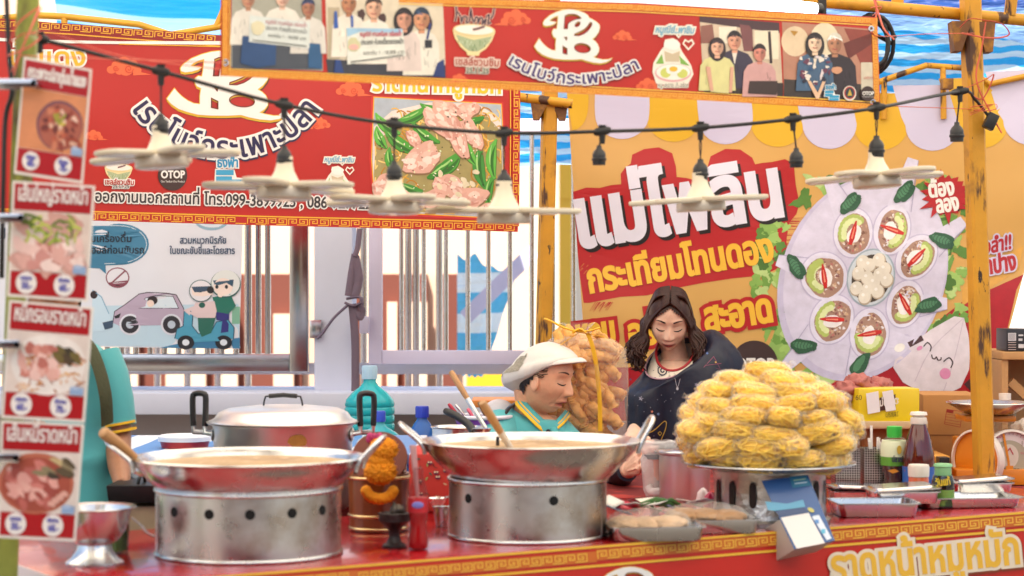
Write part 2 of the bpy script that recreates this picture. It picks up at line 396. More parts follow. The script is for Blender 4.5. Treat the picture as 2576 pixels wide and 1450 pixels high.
# gates: each bar its own part
def gate(name, label, x0, x1, y0, y1, fw, D, mt, bars, bm_, bw, mid=None, ext=0):
    t = thing(name, label, 'gate', at((x0 + x1) / 2, y1, D)); a, b = at(x0, y1, D), at(x1, y0, D); f = s(fw, D)
    m = MB(); mx, mz = (a.x + b.x) / 2, (a.z + b.z) / 2
    m.box((a.x + f / 2, D, mz), (f, .05, b.z - a.z)); m.box((b.x - f / 2, D, mz), (f, .05, b.z - a.z))
    m.box((mx, D, a.z + f / 2), (b.x - a.x - 2 * f, .048, f)); m.box((mx, D, b.z - f / 2), (b.x - a.x - 2 * f, .048, f)); m.build('frame', mt, t, world=True, bevel=.004)
    if mid:
        m = MB(); p, q = at(0, mid[0], D).z, at(0, mid[1], D).z; m.box((mx, D, (p + q) / 2), (b.x - a.x - 2 * f - .002, .046, p - q)); m.build('rail', mt, t, world=True, bevel=.003)
    for xb in bars:
        m = MB(); xx = at(xb, 0, D).x; m.tube([(xx, D, a.z + f * .5 - ext), (xx, D, b.z - f * .5)], s(bw, D) / 2, 10); m.build('bar', bm_, t, world=True, smooth=60)
    return t
SH = mat('mirror_steel', (.62, .59, .58), .14, 1, rvar=(3, .1, .26))
gt = gate('steel_gate', 'polished stainless steel gate with a wide bottom rail', -140, 776, 300, 936, 46, 7.55, SH, list(range(-90, 610, 36)) + [626, 650, 674], SH, 15)
m = MB()
m.box(at(795, 828, 7.5), (s(30, 7.5), .04, s(46, 7.5))); m.build('latch', SH, gt, world=True, bevel=.004)
gt2 = gate('lavender_gate', 'pale lavender painted gate with thin steel bars', 928, 2000, 300, 916, 34, 7.5, LAVP, [1010, 1066, 1122, 1177, 1229, 1283, 1338, 1391, 1443, 1520, 1590], STEEL, 12)
m = MB(); m.box(at(917, 818, 7.47), (s(24, 7.5), .04, s(42, 7.5))); m.build('hinge', LAVP, gt2, world=True, bevel=.003)
m = MB(); m.box(at(1385, 952, 7.5), (s(55, 7.5), .05, s(70, 7.5))); m.build('foot', LAVP, gt2, world=True, bevel=.003)
# far steel fence beyond
ff = thing('steel_fence', 'bright bare steel railing standing beyond the gates', 'fence', at(1000, 1000, 9))
for xb in list(range(-60, 680, 76)) + [915, 1027, 1047, 1105]:
    m = MB(); a = at(xb, 960, 9); m.tube([(a.x, 9, .5), (a.x, 9, 1.99)], s(9, 9), 10); m.build('bar', SH, ff, world=True, smooth=60)
m = MB(); m.box((0, 9, .95), (9, .04, .05)); m.box((0, 9, 1.95), (9, .04, .05)); m.build('rail', SH, ff, world=True)
# building behind: pale wall, its lower shadow painted as brown slabs
bw = thing('pale_building', 'sunlit peach building with brown lower panels beyond the fence', 'building', (-2, 13, 0))
m = MB(); m.box((-2.4, 13.4, 3), (5.4, .6, 6)); m.build('wall', mat('peach_wall', '#e8c3a6', .8, var=(2, .05)), bw, world=True)
for k, (xa, xb, yt) in enumerate([(310, 760, 690), (795, 905, 690), (960, 1075, 690), (1100, 1150, 690)]):
    p, q = at(xa, yt, 13.05), at(xb, 1400, 13.05); m = MB(); m.box(((p.x + q.x) / 2, 13.06, (p.z + q.z) / 2), (q.x - p.x, .08, p.z - q.z)); m.build('panel', mat('brown_wall_shade', '#70392a', .8, var=(2, .06)), bw, world=True)
for k, (xa, xb, yt) in enumerate([(325, 350, 790), (420, 520, 790), (560, 600, 790), (690, 740, 790), (975, 1000, 760), (1030, 1075, 760)]):
    p, q = at(xa, yt, 13.0), at(xb, 1400, 13.0); m = MB(); m.box(((p.x + q.x) / 2, 12.98, (p.z + q.z) / 2), (q.x - p.x, .06, p.z - q.z)); m.build('pier', MATS['peach_wall'], bw, world=True)
m = MB(); m.box((4.6, 16, 3), (9, .4, 6))
tag(m.build('white_building', mat('white_render', '#f2f0ea', .8, var=(2, .03))), 'bright white rendered building wall beyond the lavender gate', 'building')
m = MB(); q = at(1255, 925, 12); m.box((q.x, 12, q.z - .1), (s(160, 12), .3, s(110, 12)))
tag(m.build('yellow_barrier', mat('yellow_barrier_paint', '#e2ab1e', .6)), 'solid yellow barrier block on the ground beyond the gate', 'barrier')
m = MB(); q = at(1395, 465, 15); m.box((q.x + .3, 15, q.z), (s(420, 15), .2, s(75, 15)))
for xx in (1320, 1365, 1420): m.box((at(xx, 0, 14.9).x, 14.95, q.z - .9), (.1, .08, 2.4))
tag(m.build('yellow_hoarding', mat('yellow_hoarding_paint', '#f0c94a', .6)), 'yellow hoarding on posts seen beside the rear orange post', 'hoarding')
m = MB(); a, b = at(1170, 800, 10), at(1345, 630, 10); dv = (b - a); nn = Vector((-dv.z, 0, dv.x)).normalized() * s(19, 10)
m.prism([a - nn, b - nn, b + nn, a + nn], (0, .06, 0)); tag(m.build('diagonal_strut', LAVP), 'slanting lavender steel strut bracing the gate', 'strut')
# ---- striped tarpaulin sheets
def tarp_mat(name, c1, c2, scale, tr=.5, along='y', wav=3.0, crumple=.25):
    m = bpy.data.materials.new(name); m.use_nodes = True; n = m.node_tree.nodes; L = m.node_tree.links; p = n['Principled BSDF']; p.inputs['Roughness'].default_value = .42
    tc = n.new('ShaderNodeTexCoord'); nz = n.new('ShaderNodeTexNoise'); nz.inputs['Scale'].default_value = wav; nz.inputs['Detail'].default_value = 2; L.new(tc.outputs['Object'], nz.inputs['Vector'])
    sx = n.new('ShaderNodeSeparateXYZ'); L.new(tc.outputs['Object'], sx.inputs[0])
    ad = n.new('ShaderNodeMath'); ad.operation = 'MULTIPLY_ADD'; L.new(nz.outputs[0], ad.inputs[0]); ad.inputs[1].default_value = .05; L.new(sx.outputs[{'x': 0, 'y': 1, 'z': 2}[along]], ad.inputs[2])
    mu = n.new('ShaderNodeMath'); mu.operation = 'MULTIPLY'; L.new(ad.outputs[0], mu.inputs[0]); mu.inputs[1].default_value = scale
    fr = n.new('ShaderNodeMath'); fr.operation = 'FRACT'; L.new(mu.outputs[0], fr.inputs[0])
    gtm = n.new('ShaderNodeMath'); gtm.operation = 'GREATER_THAN'; L.new(fr.outputs[0], gtm.inputs[0]); gtm.inputs[1].default_value = .52
    mx = n.new('ShaderNodeMix'); mx.data_type = 'RGBA'; L.new(gtm.outputs[0], mx.inputs[0]); mx.inputs[6].default_value = (*hx(c1), 1); mx.inputs[7].default_value = (*hx(c2), 1)
    L.new(mx.outputs[2], p.inputs['Base Color']); t = n.new('ShaderNodeBsdfTranslucent'); L.new(mx.outputs[2], t.inputs[0]); ms = n.new('ShaderNodeMixShader'); ms.inputs[0].default_value = tr
    b2 = n.new('ShaderNodeTexNoise'); b2.inputs['Scale'].default_value = 5; b2.inputs['Detail'].default_value = 3; mp = n.new('ShaderNodeMapping'); mp.inputs['Scale'].default_value = (1, 4, 4); L.new(tc.outputs['Object'], mp.inputs[0]); L.new(mp.outputs[0], b2.inputs['Vector'])
    bp = n.new('ShaderNodeBump'); bp.inputs['Strength'].default_value = crumple; bp.inputs['Distance'].default_value = .08; L.new(b2.outputs[0], bp.inputs['Height']); L.new(bp.outputs[0], p.inputs['Normal']); L.new(bp.outputs[0], t.inputs['Normal'])
    L.new(p.outputs[0], ms.inputs[1]); L.new(t.outputs[0], ms.inputs[2]); L.new(ms.outputs[0], n['Material Output'].inputs[0]); MATS[name] = m; return m
def tarp(name, label, c, mt, nx=40, ny=20, sag=.05, seed=0):
    """c = four world corners a b (near edge) d e (far edge); a sagging sheet"""
    m = MB(); vs = []; fs = []
    for j in range(ny + 1):
        for i in range(nx + 1):
            u, v = i / nx, j / ny; p = (c[0] * (1 - u) + c[1] * u) * (1 - v) + (c[2] * (1 - u) + c[3] * u) * v
            p = p + Vector((0, 0, sag * (noise.noise(Vector((u * 5, v * 4, seed))) - .8 * math.sin(math.pi * u) * math.sin(math.pi * v)))); vs.append(p)
    for j in range(ny):
        for i in range(nx): q = j * (nx + 1) + i; fs.append((q, q + 1, q + nx + 2, q + nx + 1))
    m.add(vs, fs); return tag(m.build(name, mt, smooth=80), label, 'tarpaulin')
TB = tarp_mat('striped_tarp', '#1a9aec', '#9ad2f4', 2.3, .5, 'y', 1.6, .15)
tarp('striped_tarp', 'blue and pale blue striped tarpaulin awning behind the red rear banner', [at(120, -260, 8.2), at(1150, -200, 8.2), at(150, 190, 10.2), at(1150, 150, 10.2)], TB, seed=1)
TB2 = tarp_mat('rippled_tarp', '#38b2f6', '#c4e6fa', 19.0, .62, 'z', 7, .5)
tarp('rippled_tarp', 'crumpled light blue striped tarpaulin hanging behind the yellow banner', [at(1180, 60, 8.1), at(2760, -20, 8.1), at(1180, 425, 8.5), at(2760, 320, 8.5)], TB2, sag=.1, seed=2)
TB3 = tarp_mat('shaded_tarp', '#123f86', '#5a7fb0', 3.0, .25, 'z', 4, .5)  # roof underside; its shade is put into the darker blue
tarp('shaded_roof_tarp', 'darker blue tarpaulin flap under the frame at the top', [at(1950, -190, 7.5), at(2760, -190, 7.5), at(1900, 45, 7.4), at(2760, 130, 7.4)], TB3, sag=.06, seed=3)
TB4 = tarp_mat('far_tarp', '#58b4e0', '#d4e8f2', 5, .4, 'z', 2.5, .4)
a = [at(1150, 640, 10.6), at(1300, 690, 10.6), at(1150, 945, 10.4), at(1215, 945, 10.4)]
tarp('hanging_tarp', 'blue and white striped tarpaulin hung beyond the lavender gate bars', a, TB4, sag=.05, seed=4)
# the stall's own roof sheet, unseen above; reach and translucency set for the light
RF = tarp_mat('roof_tarp', '#e4dccb', '#f0e6d2', 2.0, .85, 'x', 3, .2)
tarp('roof_tarp', 'pale tarpaulin stretched over the stall as its roof', [Vector((-3.2, 1.2, 2.8)), Vector((4.2, 1.6, 2.8)), Vector((-3.4, 6.9, 2.62)), Vector((4.6, 7.2, 2.62))], RF, sag=.12, seed=5)
# dark stall added unseen behind the camera, for steel reflections and contrast
r = thing('added_stall', 'dark fronted market stall facing across the aisle under a maroon awning', 'stall', (0, -3.2, 0))
m = MB(); m.box((0, -3.9, 1.3), (9, .1, 2.6)); m.build('back_wall', mat('stall_brown', '#4a3026', .8, var=(2, .2)), r, world=True)
m = MB(); m.prism([Vector((-4.5, -3.9, 2.9)), Vector((4.5, -3.9, 2.9)), Vector((4.5, -2.0, 2.5)), Vector((-4.5, -2.0, 2.5))], (0, 0, .02)); m.build('awning', mat('maroon_awning', '#6a1c1c', .7), r, world=True)
m = MB(); m.box((0, -3.0, .4), (6, .8, .8)); m.build('counter', mat('stall_red', '#8e2018', .5), r, world=True)
for x in (-4.3, -1.5, 1.5, 4.3): m = MB(); m.tube([(x, -2.1, 0), (x, -2.1, 2.6)], .03, 10); m.build('post', ORANGE, r, world=True)
# ---- stall frame
def pole(name, label, a, b, w_, mt, brackets=(), base=0, depth=None):
    r = thing(name, label, 'post', (b.x, b.y, base)); m = MB(); d = (a - b); q = d.normalized(); bot = b + q * ((base - b.z) / q.z); top = a + q * .5
    X = Vector((1, .25, 0)).normalized(); Y = Vector((-.25, 1, 0)).normalized(); h = w_ / 2; rg = []
    for p in (bot, bot + (top - bot) * .33, bot + (top - bot) * .66, top): rg.append([p + X * h * cx + Y * h * cy for cx, cy in ((-1, -.7), (-.7, -1), (.7, -1), (1, -.7), (1, .7), (.7, 1), (-.7, 1), (-1, .7))])
    m.loft(rg, caps=(1, 1)); m.build('shaft', mt, r, world=True, smooth=20)
    for (py, hw, hh) in brackets:
        t = (CAMZ + (CY - py) / FP * a.y - b.z) / (a.z - b.z); c = b + (a - b) * t
        for sx in (-1, 1):
            m = MB(); p = c + X * sx * h * 1.45; m.prism([p + Vector((-hw * .55, -h * 1.2, hh / 2)), p + Vector((hw * .55, -h * 1.2, hh / 2)), p + Vector((hw * (.4 if sx > 0 else .0), -h * 1.2, -hh / 2)), p + Vector((-hw * (.0 if sx > 0 else .4), -h * 1.2, -hh / 2))], (0, h * 2.4, 0)); m.build('bracket', mat('rusty_bracket', '#6a4424', .7, spots=('#b07a24', 10, .5, .15), bump=(40, .2)), r, world=True)
    return r
pole('front_post', 'green flaking stall post hung with the four menu cards', at(72, -40, 3.95), at(18, 1400, 3.95), .042, GREENP)
pole('front_post', 'tall rusty orange post beside the weighing scale', at(2440, -40, 5.75), at(2476, 1200, 5.75), s(45, 5.75), ORANGE, brackets=[(95, .05, s(75, 5.75))])
pole('rear_post', 'rusty orange post behind the bag of fried fish maw', at(1383, 240, 6.75), at(1366, 930, 6.75), s(36, 6.75), ORANGE, brackets=[(283, .05, s(40, 6.75))])
def pipe(name, label, paths, r_, mt, cat='rail'):
    t = thing(name, label, cat, paths[0][0])
    for i, p in enumerate(paths):
        m = MB(); m.tube(p, r_, 12); m.build('pipe' if i == 0 else 'strut', mt, t, world=True, smooth=60)
    return t
pipe('front_beam', 'rusty orange pipe along the top right of the stall', [[at(1500, -60, 5.3), at(2000, -2, 5.55), at(2620, 55, 5.9)], [at(2258, -60, 5.72), at(2258, 16, 5.72)], [at(2552, -60, 5.85), at(2540, 40, 5.85)]], s(16, 5.6), ORANGE)
pipe('rear_rail', 'yellow pipe rail with sloped corners above the red rear banner', [[at(-60, 52, 7), at(90, 39, 7), at(160, 42, 7), at(350, 62, 7), at(430, 88, 7), at(560, 66, 7), at(700, 62, 7)], [at(162, 46, 7), at(162, 200, 7)], [at(545, 66, 7), at(600, -60, 7)]], s(8.5, 7), YELLOWP)
pipe('rear_rail', 'rusty yellow pipe rail with sloped corners above the yellow banner', [[at(2190, 215, 7.1), at(2230, 200, 7.1), at(2330, 165, 7.1), at(2430, 172, 7.1), at(2490, 212, 7.1), at(2590, 190, 7.1)], [at(2224, 200, 7.1), at(2224, 300, 7.1)], [at(2372, 170, 7.1), at(2374, 300, 7.1)]], s(7.5, 7.1), ORANGE)
m = MB(); m.box(at(2382, 212, 7.05), (s(26, 7), .05, s(26, 7))); tag(m.build('rail_clamp', MATS['rusty_bracket']), 'small rusty clamp on the rail above the yellow banner', 'clamp')
pipe('rear_beam', 'orange pipe across the top of the rear post', [[at(1290, 243, 6.72), at(1440, 262, 6.72)]], s(12, 6.7), ORANGE, 'beam')
# ---- fluorescent tube fitting
r = thing('tube_light', 'glowing white fluorescent tube light above the front banner', 'light', at(1850, 5, 5.25))
m = MB(); m.tube([at(1560, -34, 5.1), at(2048, 24, 5.42)], s(17, 5.3), 16); m.build('tube', mat('lit_tube', (1, 1, 1), .3, emit=((1, .98, .95), 5)), r, world=True, smooth=60)
m = MB(); m.tube([at(2048, 24, 5.42), at(2062, 26, 5.43)], s(18, 5.3), 16); m.build('end_cap', BLACK, r, world=True, smooth=60)
m = MB(); m.box(at(2068, 14, 5.5), (s(18, 5.5), .03, s(60, 5.5))); m.build('bracket', BLACK, r, world=True)
# ------------------------------------------------------------------ printed banners
NB = (.53, -.848, 0)                                   # facing of the stall front and rear
GOLD, RED, DRED, WHT = '#eaae34', '#b5211a', '#a81f1c', '#ece8e4'
EMB = [(270,730),(165,900),(230,990),(330,1070),(450,1120),(600,1165),(800,1180),(1000,1182),(1190,1170),(1300,1210),(1450,1245),(1600,1260),(1720,1235),(1800,1190),(1850,1145),(1760,1180),(1640,1185),(1530,1160),(1440,1130),(1510,1080),(1555,1010),(1560,930),(1530,850),(1480,790),(1415,745),(1490,680),(1550,590),(1575,500),(1565,430),(1500,370),(1420,320),(1345,285),(1320,230),(1240,180),(1120,135),(1000,110),(900,105),(780,120),(640,165),(500,235),(390,330),(355,390),(360,440),(420,460),(520,445),(600,415),(640,380),(600,370),(540,365),(490,350),(530,310),(600,265),(680,240),(675,330),(665,440),(650,530),(600,520),(560,560),(550,620),(580,690),(640,725),(625,850),(625,990),(540,980),(450,930),(370,860),(310,790)]
def _el(x, y, a, b, r): return [(x + a * math.cos(t) * math.cos(R(r)) - b * math.sin(t) * math.sin(R(r)), y + a * math.cos(t) * math.sin(R(r)) + b * math.sin(t) * math.cos(R(r))) for t in [i * 2 * math.pi / 20 for i in range(20)]]
EMBH = [[(825,245),(880,215),(970,205),(1060,215),(1130,250),(1175,295),(1080,310),(980,345),(890,410),(880,520),(805,520)], _el(1095,425,65,40,-45),
        [(1370,380),(1400,390),(1405,430),(1370,500),(1310,570),(1230,630),(1130,670),(1030,665),(1035,630),(1120,595),(1220,545),(1290,490),(1340,420)], _el(1200,935,175,100,8), [(780,890),(870,945),(870,1070),(780,1045)], [(810,700),(870,705),(860,775)]]
def emblem(c, f, layer=4):
    o = [f(*p) for p in EMB]; hs = [[f(*p) for p in h] for h in EMBH]; k = (Vector(f(100, 0)) - Vector(f(0, 0))).length / 100
    sh = lambda pl, dx, dy: [(p[0] + dx * k, p[1] + dy * k) for p in pl]
    c.poly(sh(o, 18, 42), '#4a2a20', layer - 3, [sh(h, 18, 30) for h in hs]); c.poly(sh(o, -2, 32), '#e0b030', layer - 2, [sh(h, 6, 26) for h in hs])
    c.line(o, 22 * k, '#e8bb35', layer - 1, closed=True)
    c.poly(o, WHT, layer, hs)
    for h in hs: c.line(h, 14 * k, '#6d3426', layer + 1, closed=True)
def key(c, x0, y0, x1, y1, h, unit, col, bg, layer=2, wd=2.2, band=None):
    a, b = Vector((x0, y0)), Vector((x1, y1)); d = (b - a); Ln = d.length; d.normalize(); n = Vector((-d.y, d.x))
    c.poly([a - n * h * .62, b - n * h * .62, b + n * h * .62, a + n * h * .62], bg, layer)
    N = int(Ln / unit); sp = [(-.45, .42), (-.45, -.42), (.38, -.42), (.38, .16), (-.12, .16), (-.12, -.12), (.12, -.12)]
    for i in range(N):
        q = a + d * unit * (i + .5); f = 1 if i % 2 == 0 else -1
        c.line([q + d * u * unit * .9 * f + n * v * h for u, v in sp], wd, col, layer + 1)
        if i % 2 == 0: c.line([q + d * unit * .4 + n * h * .42, q + d * unit * 1.4 + n * h * .42], wd, col, layer + 1.4)
    if band:
        for off in band: c.line([a + n * off, b + n * off], 3, '#eebd3c', layer + 1)
def cloud(c, x, y, k, col='#e4663c', layer=1, fl=1):
    for dx, dy, rr in ((-40, 6, 13), (-25, -6, 15), (-5, -16, 17), (18, -8, 16), (30, 8, 13), (0, 6, 20), (-18, 10, 12)): c.ell(x + dx * k * fl, y + dy * k, rr * k, rr * k * .85, col, layer)
    c.poly([(x + 20 * k * fl, y + 8 * k), (x + 70 * k * fl, y + 20 * k), (x + 20 * k * fl, y + 22 * k)], col, layer)
    for dx, dy, rr in ((-28, 2, 9), (8, 4, 13)): c.line([(x + dx * k * fl + rr * k * (1 - t / 14) * math.cos(t * .8), y + dy * k + rr * k * (1 - t / 14) * math.sin(t * .8)) for t in range(13)], 2.2 * k, '#c93a24', layer + 1)
def arc(Rr, total):
    def wp(u, v):
        th = (u - total / 2) / Rr; r = Rr + v; return r * math.sin(th), r * math.cos(th) - Rr
    return wp
def bowl(c, x, y, k, layer=3, rot=0):
    f = lambda a, b: (x + (a * math.cos(R(rot)) - b * math.sin(R(rot))) * k, y + (a * math.sin(R(rot)) + b * math.cos(R(rot))) * k)
    c.poly([f(*p) for p in [(-55, -20), (-48, 2), (-32, 24), (-16, 36), (-14, 44), (16, 44), (18, 36), (34, 24), (48, 2), (55, -20)]], '#efd9a0', layer)
    c.poly([f(*p) for p in [(-46, -8), (-38, 8), (-24, 24), (-10, 33), (12, 33), (26, 24), (40, 8), (47, -8), (0, 4)]], '#a9b48e', layer + .4)
    rr = random.Random(3)
    for i in range(30):
        a = rr.uniform(-40, 40); b = rr.uniform(0, 28) * (1 - abs(a) / 60); c.line([f(a, b), f(a + rr.uniform(-5, 5), b + 7)], 1.6 * k, rr.choice(['#5d7a55', '#cfd8b8', '#7f9a6a']), layer + .8)
    pts = [f(54 * math.cos(t), -22 + 15 * math.sin(t)) for t in [i * math.pi / 12 for i in range(24)]]; c.poly(pts, '#efd9a0', layer + 1); c.poly([f(49 * math.cos(t), -22 + 12 * math.sin(t)) for t in [i * math.pi / 12 for i in range(24)]], '#f0e9df', layer + 1.4)
    sg = [[(-50, -80), (-48, -60), (-50, -40)], [(-46, -66), (-36, -52), (-34, -40), (-30, -54), (-20, -52), (-22, -40), (-14, -44), (-12, -74), (-8, -54), (-2, -42), (2, -54), (8, -52), (8, -40), (14, -54), (20, -50), (20, -38), (28, -52), (26, -36)], [(28, -56), (36, -62), (34, -40), (42, -44)], [(40, -52), (46, -64), (48, -80)], [(-4, -22), (10, -26), (26, -32)]]
    for q in sg: c.line([f(*p) for p in q], 8 * k, '#d8b0a0', layer + 1.6, sm=3)
    for q in sg: c.line([f(*p) for p in q], 3.6 * k, '#3a2338', layer + 2.2, sm=3)
def otop(c, x, y, r, layer=3, sub=True):
    c.ell(x, y, r, r * 1.05, '#3d2a28', layer, n=32); w_ = r * 1.62
    c.text('OTOP', x - w_ / 2, y + r * .2, r * .72, WHT, layer + 2, fit=w_, bold=r * .05)
    if sub: c.text('One Tambon One Product', x - w_ / 2, y + r * .5, r * .2, WHT, layer + 2, fit=w_)
def flags(c, x, y, k, layer=3):
    c.poly([(x - 34 * k, y - 16 * k), (x + 14 * k, y - 14 * k), (x + 20 * k, y + 6 * k), (x + 44 * k, y + 8 * k), (x + 42 * k, y + 38 * k), (x - 12 * k, y + 36 * k), (x - 14 * k, y + 20 * k), (x - 36 * k, y + 18 * k)], WHT, layer)
    for a, b, w_, h_ in ((-32, -13, 44, 13), (-32, 3, 40, 13), (-8, 11, 48, 12), (-10, 25, 48, 11)): c.rect(x + a * k, y + b * k, x + (a + w_) * k, y + (b + h_) * k, '#3d9cc6', layer + 1)
    c.text('ธงฟ้า', x - 30 * k, y - 20 * k, 34 * k, '#2f8fbd', layer + 2, bold=2 * k, outline=(WHT, 3 * k), fit=54 * k)
def badge(c, x, y, k, layer=3):
    c.poly([(x + dx * k, y + dy * k) for dx, dy in [(-54, 34), (-52, 10), (-34, -22), (-24, -34), (-22, -52), (0, -56), (10, -50), (24, -20), (48, 16), (54, 40), (40, 66), (0, 72), (-44, 64)]], '#efe6d8', layer)
    for p in ([(-46, 12), (-30, -14), (-24, 12)], [(16, -10), (44, 18), (20, 12)]): c.poly([(x + a * k, y + b * k) for a, b in p], '#7fae4e', layer + .6)
    c.poly([(x + a * k, y + b * k) for a, b in [(-24, -22), (-2, -14), (18, -22), (16, 6), (-20, 6)]], '#c9b79a', layer + .6); c.ell(x - 3 * k, y - 38 * k, 22 * k, 14 * k, '#f2ece4', layer + 1, jag=.12)
    c.ell(x, y + 36 * k, 48 * k, 24 * k, '#e3a9ae', layer + 1); c.ell(x, y + 34 * k, 45 * k, 21 * k, '#f0ebe2', layer + 1.5); c.ell(x - 20 * k, y + 36 * k, 14 * k, 13 * k, '#c9cd68', layer + 2); c.ell(x + 24 * k, y + 38 * k, 14 * k, 12 * k, '#c9cd68', layer + 2)
    c.ell(x, y + 28 * k, 20 * k, 12 * k, '#f2ece4', layer + 2.5, jag=.1); c.ell(x, y + 26 * k, 11 * k, 7 * k, '#eeb22e', layer + 3)
    for hx_, hy_, q in ((14, -66, 8), (40, -40, 14)): c.line([(x + (hx_ + q * a) * k, y + (hy_ + q * b) * k) for a, b in [(0, 1), (-1, -.1), (-.6, -.8), (0, -.4), (.6, -.8), (1, -.1)]], 4 * k, '#efe6d8', layer + 1, closed=True)
    c.text('หนูณีย์..พาชิม', x - 50 * k, y - 70 * k, 26 * k, '#7fb3cc', layer + 2, bold=1.6 * k, outline=('#efe6d8', 4 * k), fit=104 * k, rot=1, slant=.2)
    c.text('หนู...สะอาด...ดี...อร่อย', x - 40 * k, y + 74 * k, 16 * k, '#5a5148', layer + 2, fit=80 * k, outline=('#efe6d8', 2 * k))
def person2d(c, x, y, k, hair, skin, top, layer, long=0, top2=None, w_=1):
    """printed portrait, head centre x y, k = head height"""
    c.poly([(x + a * k * w_, y + b * k) for a, b in [(-.2, .5), (-.75, .72), (-1.0, 1.1), (-1.1, 2.6), (1.1, 2.6), (1.0, 1.1), (.75, .72), (.2, .5)]], top, layer)
    if top2: c.poly([(x + a * k, y + b * k) for a, b in [(-.16, .55), (0, 1.3), (.16, .55)]], top2, layer + .2)
    if long: c.ell(x, y + .12 * k, .52 * k, .72 * k, hair, layer + .3)
    c.rect(x - .15 * k, y + .3 * k, x + .15 * k, y + .66 * k, skin, layer + .5); c.ell(x, y, .36 * k, .48 * k, skin, layer + .7)
    c.poly([(x + .4 * k * math.cos(t), y - .08 * k + .5 * k * math.sin(t)) for t in [math.pi + i * math.pi / 10 for i in range(11)]] + [(x + .3 * k, y - .22 * k), (x, y - .3 * k), (x - .3 * k, y - .2 * k)], hair, layer + .9)
    for sx in (-1, 1):
        c.ell(x + sx * .15 * k, y - .02 * k, .07 * k, .03 * k, '#4a3832', layer + 1); c.line([(x + sx * .08 * k, y - .1 * k), (x + sx * .23 * k, y - .09 * k)], .03 * k, '#5a4038', layer + 1)
    q = random.Random(int(x * 3 + y)); dk = lambda h, f: '#%02x%02x%02x' % tuple(int(min(255, int(h.lstrip('#')[i:i + 2], 16) * f)) for i in (0, 2, 4))
    c.ell(x + .19 * k, y + .08 * k, .14 * k, .34 * k, dk(skin, .84), layer + .8, 8); c.ell(x - .1 * k, y - .2 * k, .16 * k, .09 * k, dk(skin, 1.1), layer + .82, jag=.1); c.ell(x - .15 * k, y + .12 * k, .08 * k, .07 * k, dk(skin, 1.08), layer + .82, jag=.1); c.rect(x - .14 * k, y + .42 * k, x + .14 * k, y + .52 * k, dk(skin, .7), layer + .6)
    for i in range(12):
        u = q.uniform(-.85, .85); v = q.uniform(1.0, 2.1); c.line([(x + u * k * w_, y + v * k), (x + (u + q.uniform(-.12, .12)) * k * w_, y + (v + q.uniform(.2, .5)) * k)], .07 * k, dk(top, q.choice([.8, .88, 1.1])), layer + .1, taper='both')
    for i in range(5): c.line([(x + q.uniform(-.3, .3) * k, y - .42 * k), (x + q.uniform(-.42, .42) * k, y - .2 * k)], .04 * k, dk(hair, 1.7), layer + .95, taper='both')
    c.line([(x - .13 * k, y + .24 * k), (x, y + .28 * k), (x + .13 * k, y + .24 * k)], .05 * k, '#a8504a', layer + 1); c.line([(x + .03 * k, y), (x + .05 * k, y + .13 * k), (x - .03 * k, y + .14 * k)], .025 * k, '#b07a62', layer + 1)
# ---------------- red rear banner
r = thing('rear_banner', 'large red banner with the white monogram hung across the back of the stall', 'banner', at(650, 570, 6.1))
SB = Sheet((.02, 6.5, 1.5), NB, .008, (1.6, 1.2), 1)
SB.sheet(([(-80, 42), (100, 54), (300, 72), (550, 100), (900, 120), (1308, 160)], [(-80, 535), (238, 550), (620, 565), (1000, 575), (1303, 584)]), 'sheet', mat('red_vinyl', RED, .38, var=(1.2, .12)), r)
c = Canvas()
c.poly([(-80, 44), (100, 56), (300, 74), (550, 102), (550, 112), (300, 106), (100, 100), (-80, 96)], '#8e1a1c', .5); key(c, -80, 57, 180, 70, 17, 26, GOLD, '#8e1a1c', 1); key(c, 180, 70, 560, 100, 17, 26, GOLD, '#8e1a1c', 1)
c.line([(-80, 72), (180, 86), (560, 117)], 3, GOLD, 2); c.poly([(-80, 92), (60, 99), (300, 104), (560, 104), (560, 113), (300, 111), (60, 107), (-80, 100)], WHT, 3); c.line([(300, 111), (560, 118)], 2.5, GOLD, 3)
key(c, -80, 536, 620, 556, 17, 27, GOLD, RED, 1); key(c, 620, 556, 1303, 573, 17, 26, GOLD, RED, 1); c.line([(-80, 524), (620, 544), (1303, 560)], 3.2, GOLD, 2)
key(c, 1296, 570, 1297, 166, 15, 27, GOLD, RED, 3); c.line([(1283, 560), (1281, 166)], 2.5, GOLD, 3)
c.build('border', SB, PRINT, r, 60)
c = Canvas(); emblem(c, lambda x, y: (389.9 + x * .997 * .1822, 113.2 + ((y - 105) * .83 + 85) * .1822)); c.build('monogram', SB, PRINT, r, 60)
write(r, SB, PRINT, 60, T('เรนโบว์กระเพาะปลา', 568, 398, 78, '#26204e', 5, bold=3, outline=(WHT, 6), fit=560, warp=arc(290, 560), shadow=('#2a2448', 2, 4)), T('น้ำแดง', 20, 165, 62, '#efb62c', 5, bold=3, outline=(WHT, 5), fit=198), T('ราดหน้าหมูหมัก', 935, 229, 62, '#efc02c', 5, bold=3, outline=(WHT, 5), fit=325, rot=1.2), T('ออกงานนอกสถานที่ โทร.099-3899925 , 086-9277223', 238, 507, 40, '#3a3436', 5, bold=1.6, outline=(WHT, 3.2), fit=712, rot=1.6))
for x, y, k, f in ((318, 170, .9, 1), (885, 226, .75, 1), (800, 312, .6, -1), (238, 342, .5, 1)): logo('cloud_print', r, SB, PRINT, 60, cloud, x, y, k, fl=f)
logo('bowl_logo', r, SB, PRINT, 60, bowl, 298, 436, .64, rot=2); write(r, SB, PRINT, 60, T('เชลล์ชวนชิม', 263, 464, 19, '#b03024', 5, bold=1, outline=(WHT, 2.5), fit=74, rot=1.5), T('25.11.25', 283, 474, 13, '#4a4a48', 5, bold=.6, outline=(WHT, 1.6), fit=42))
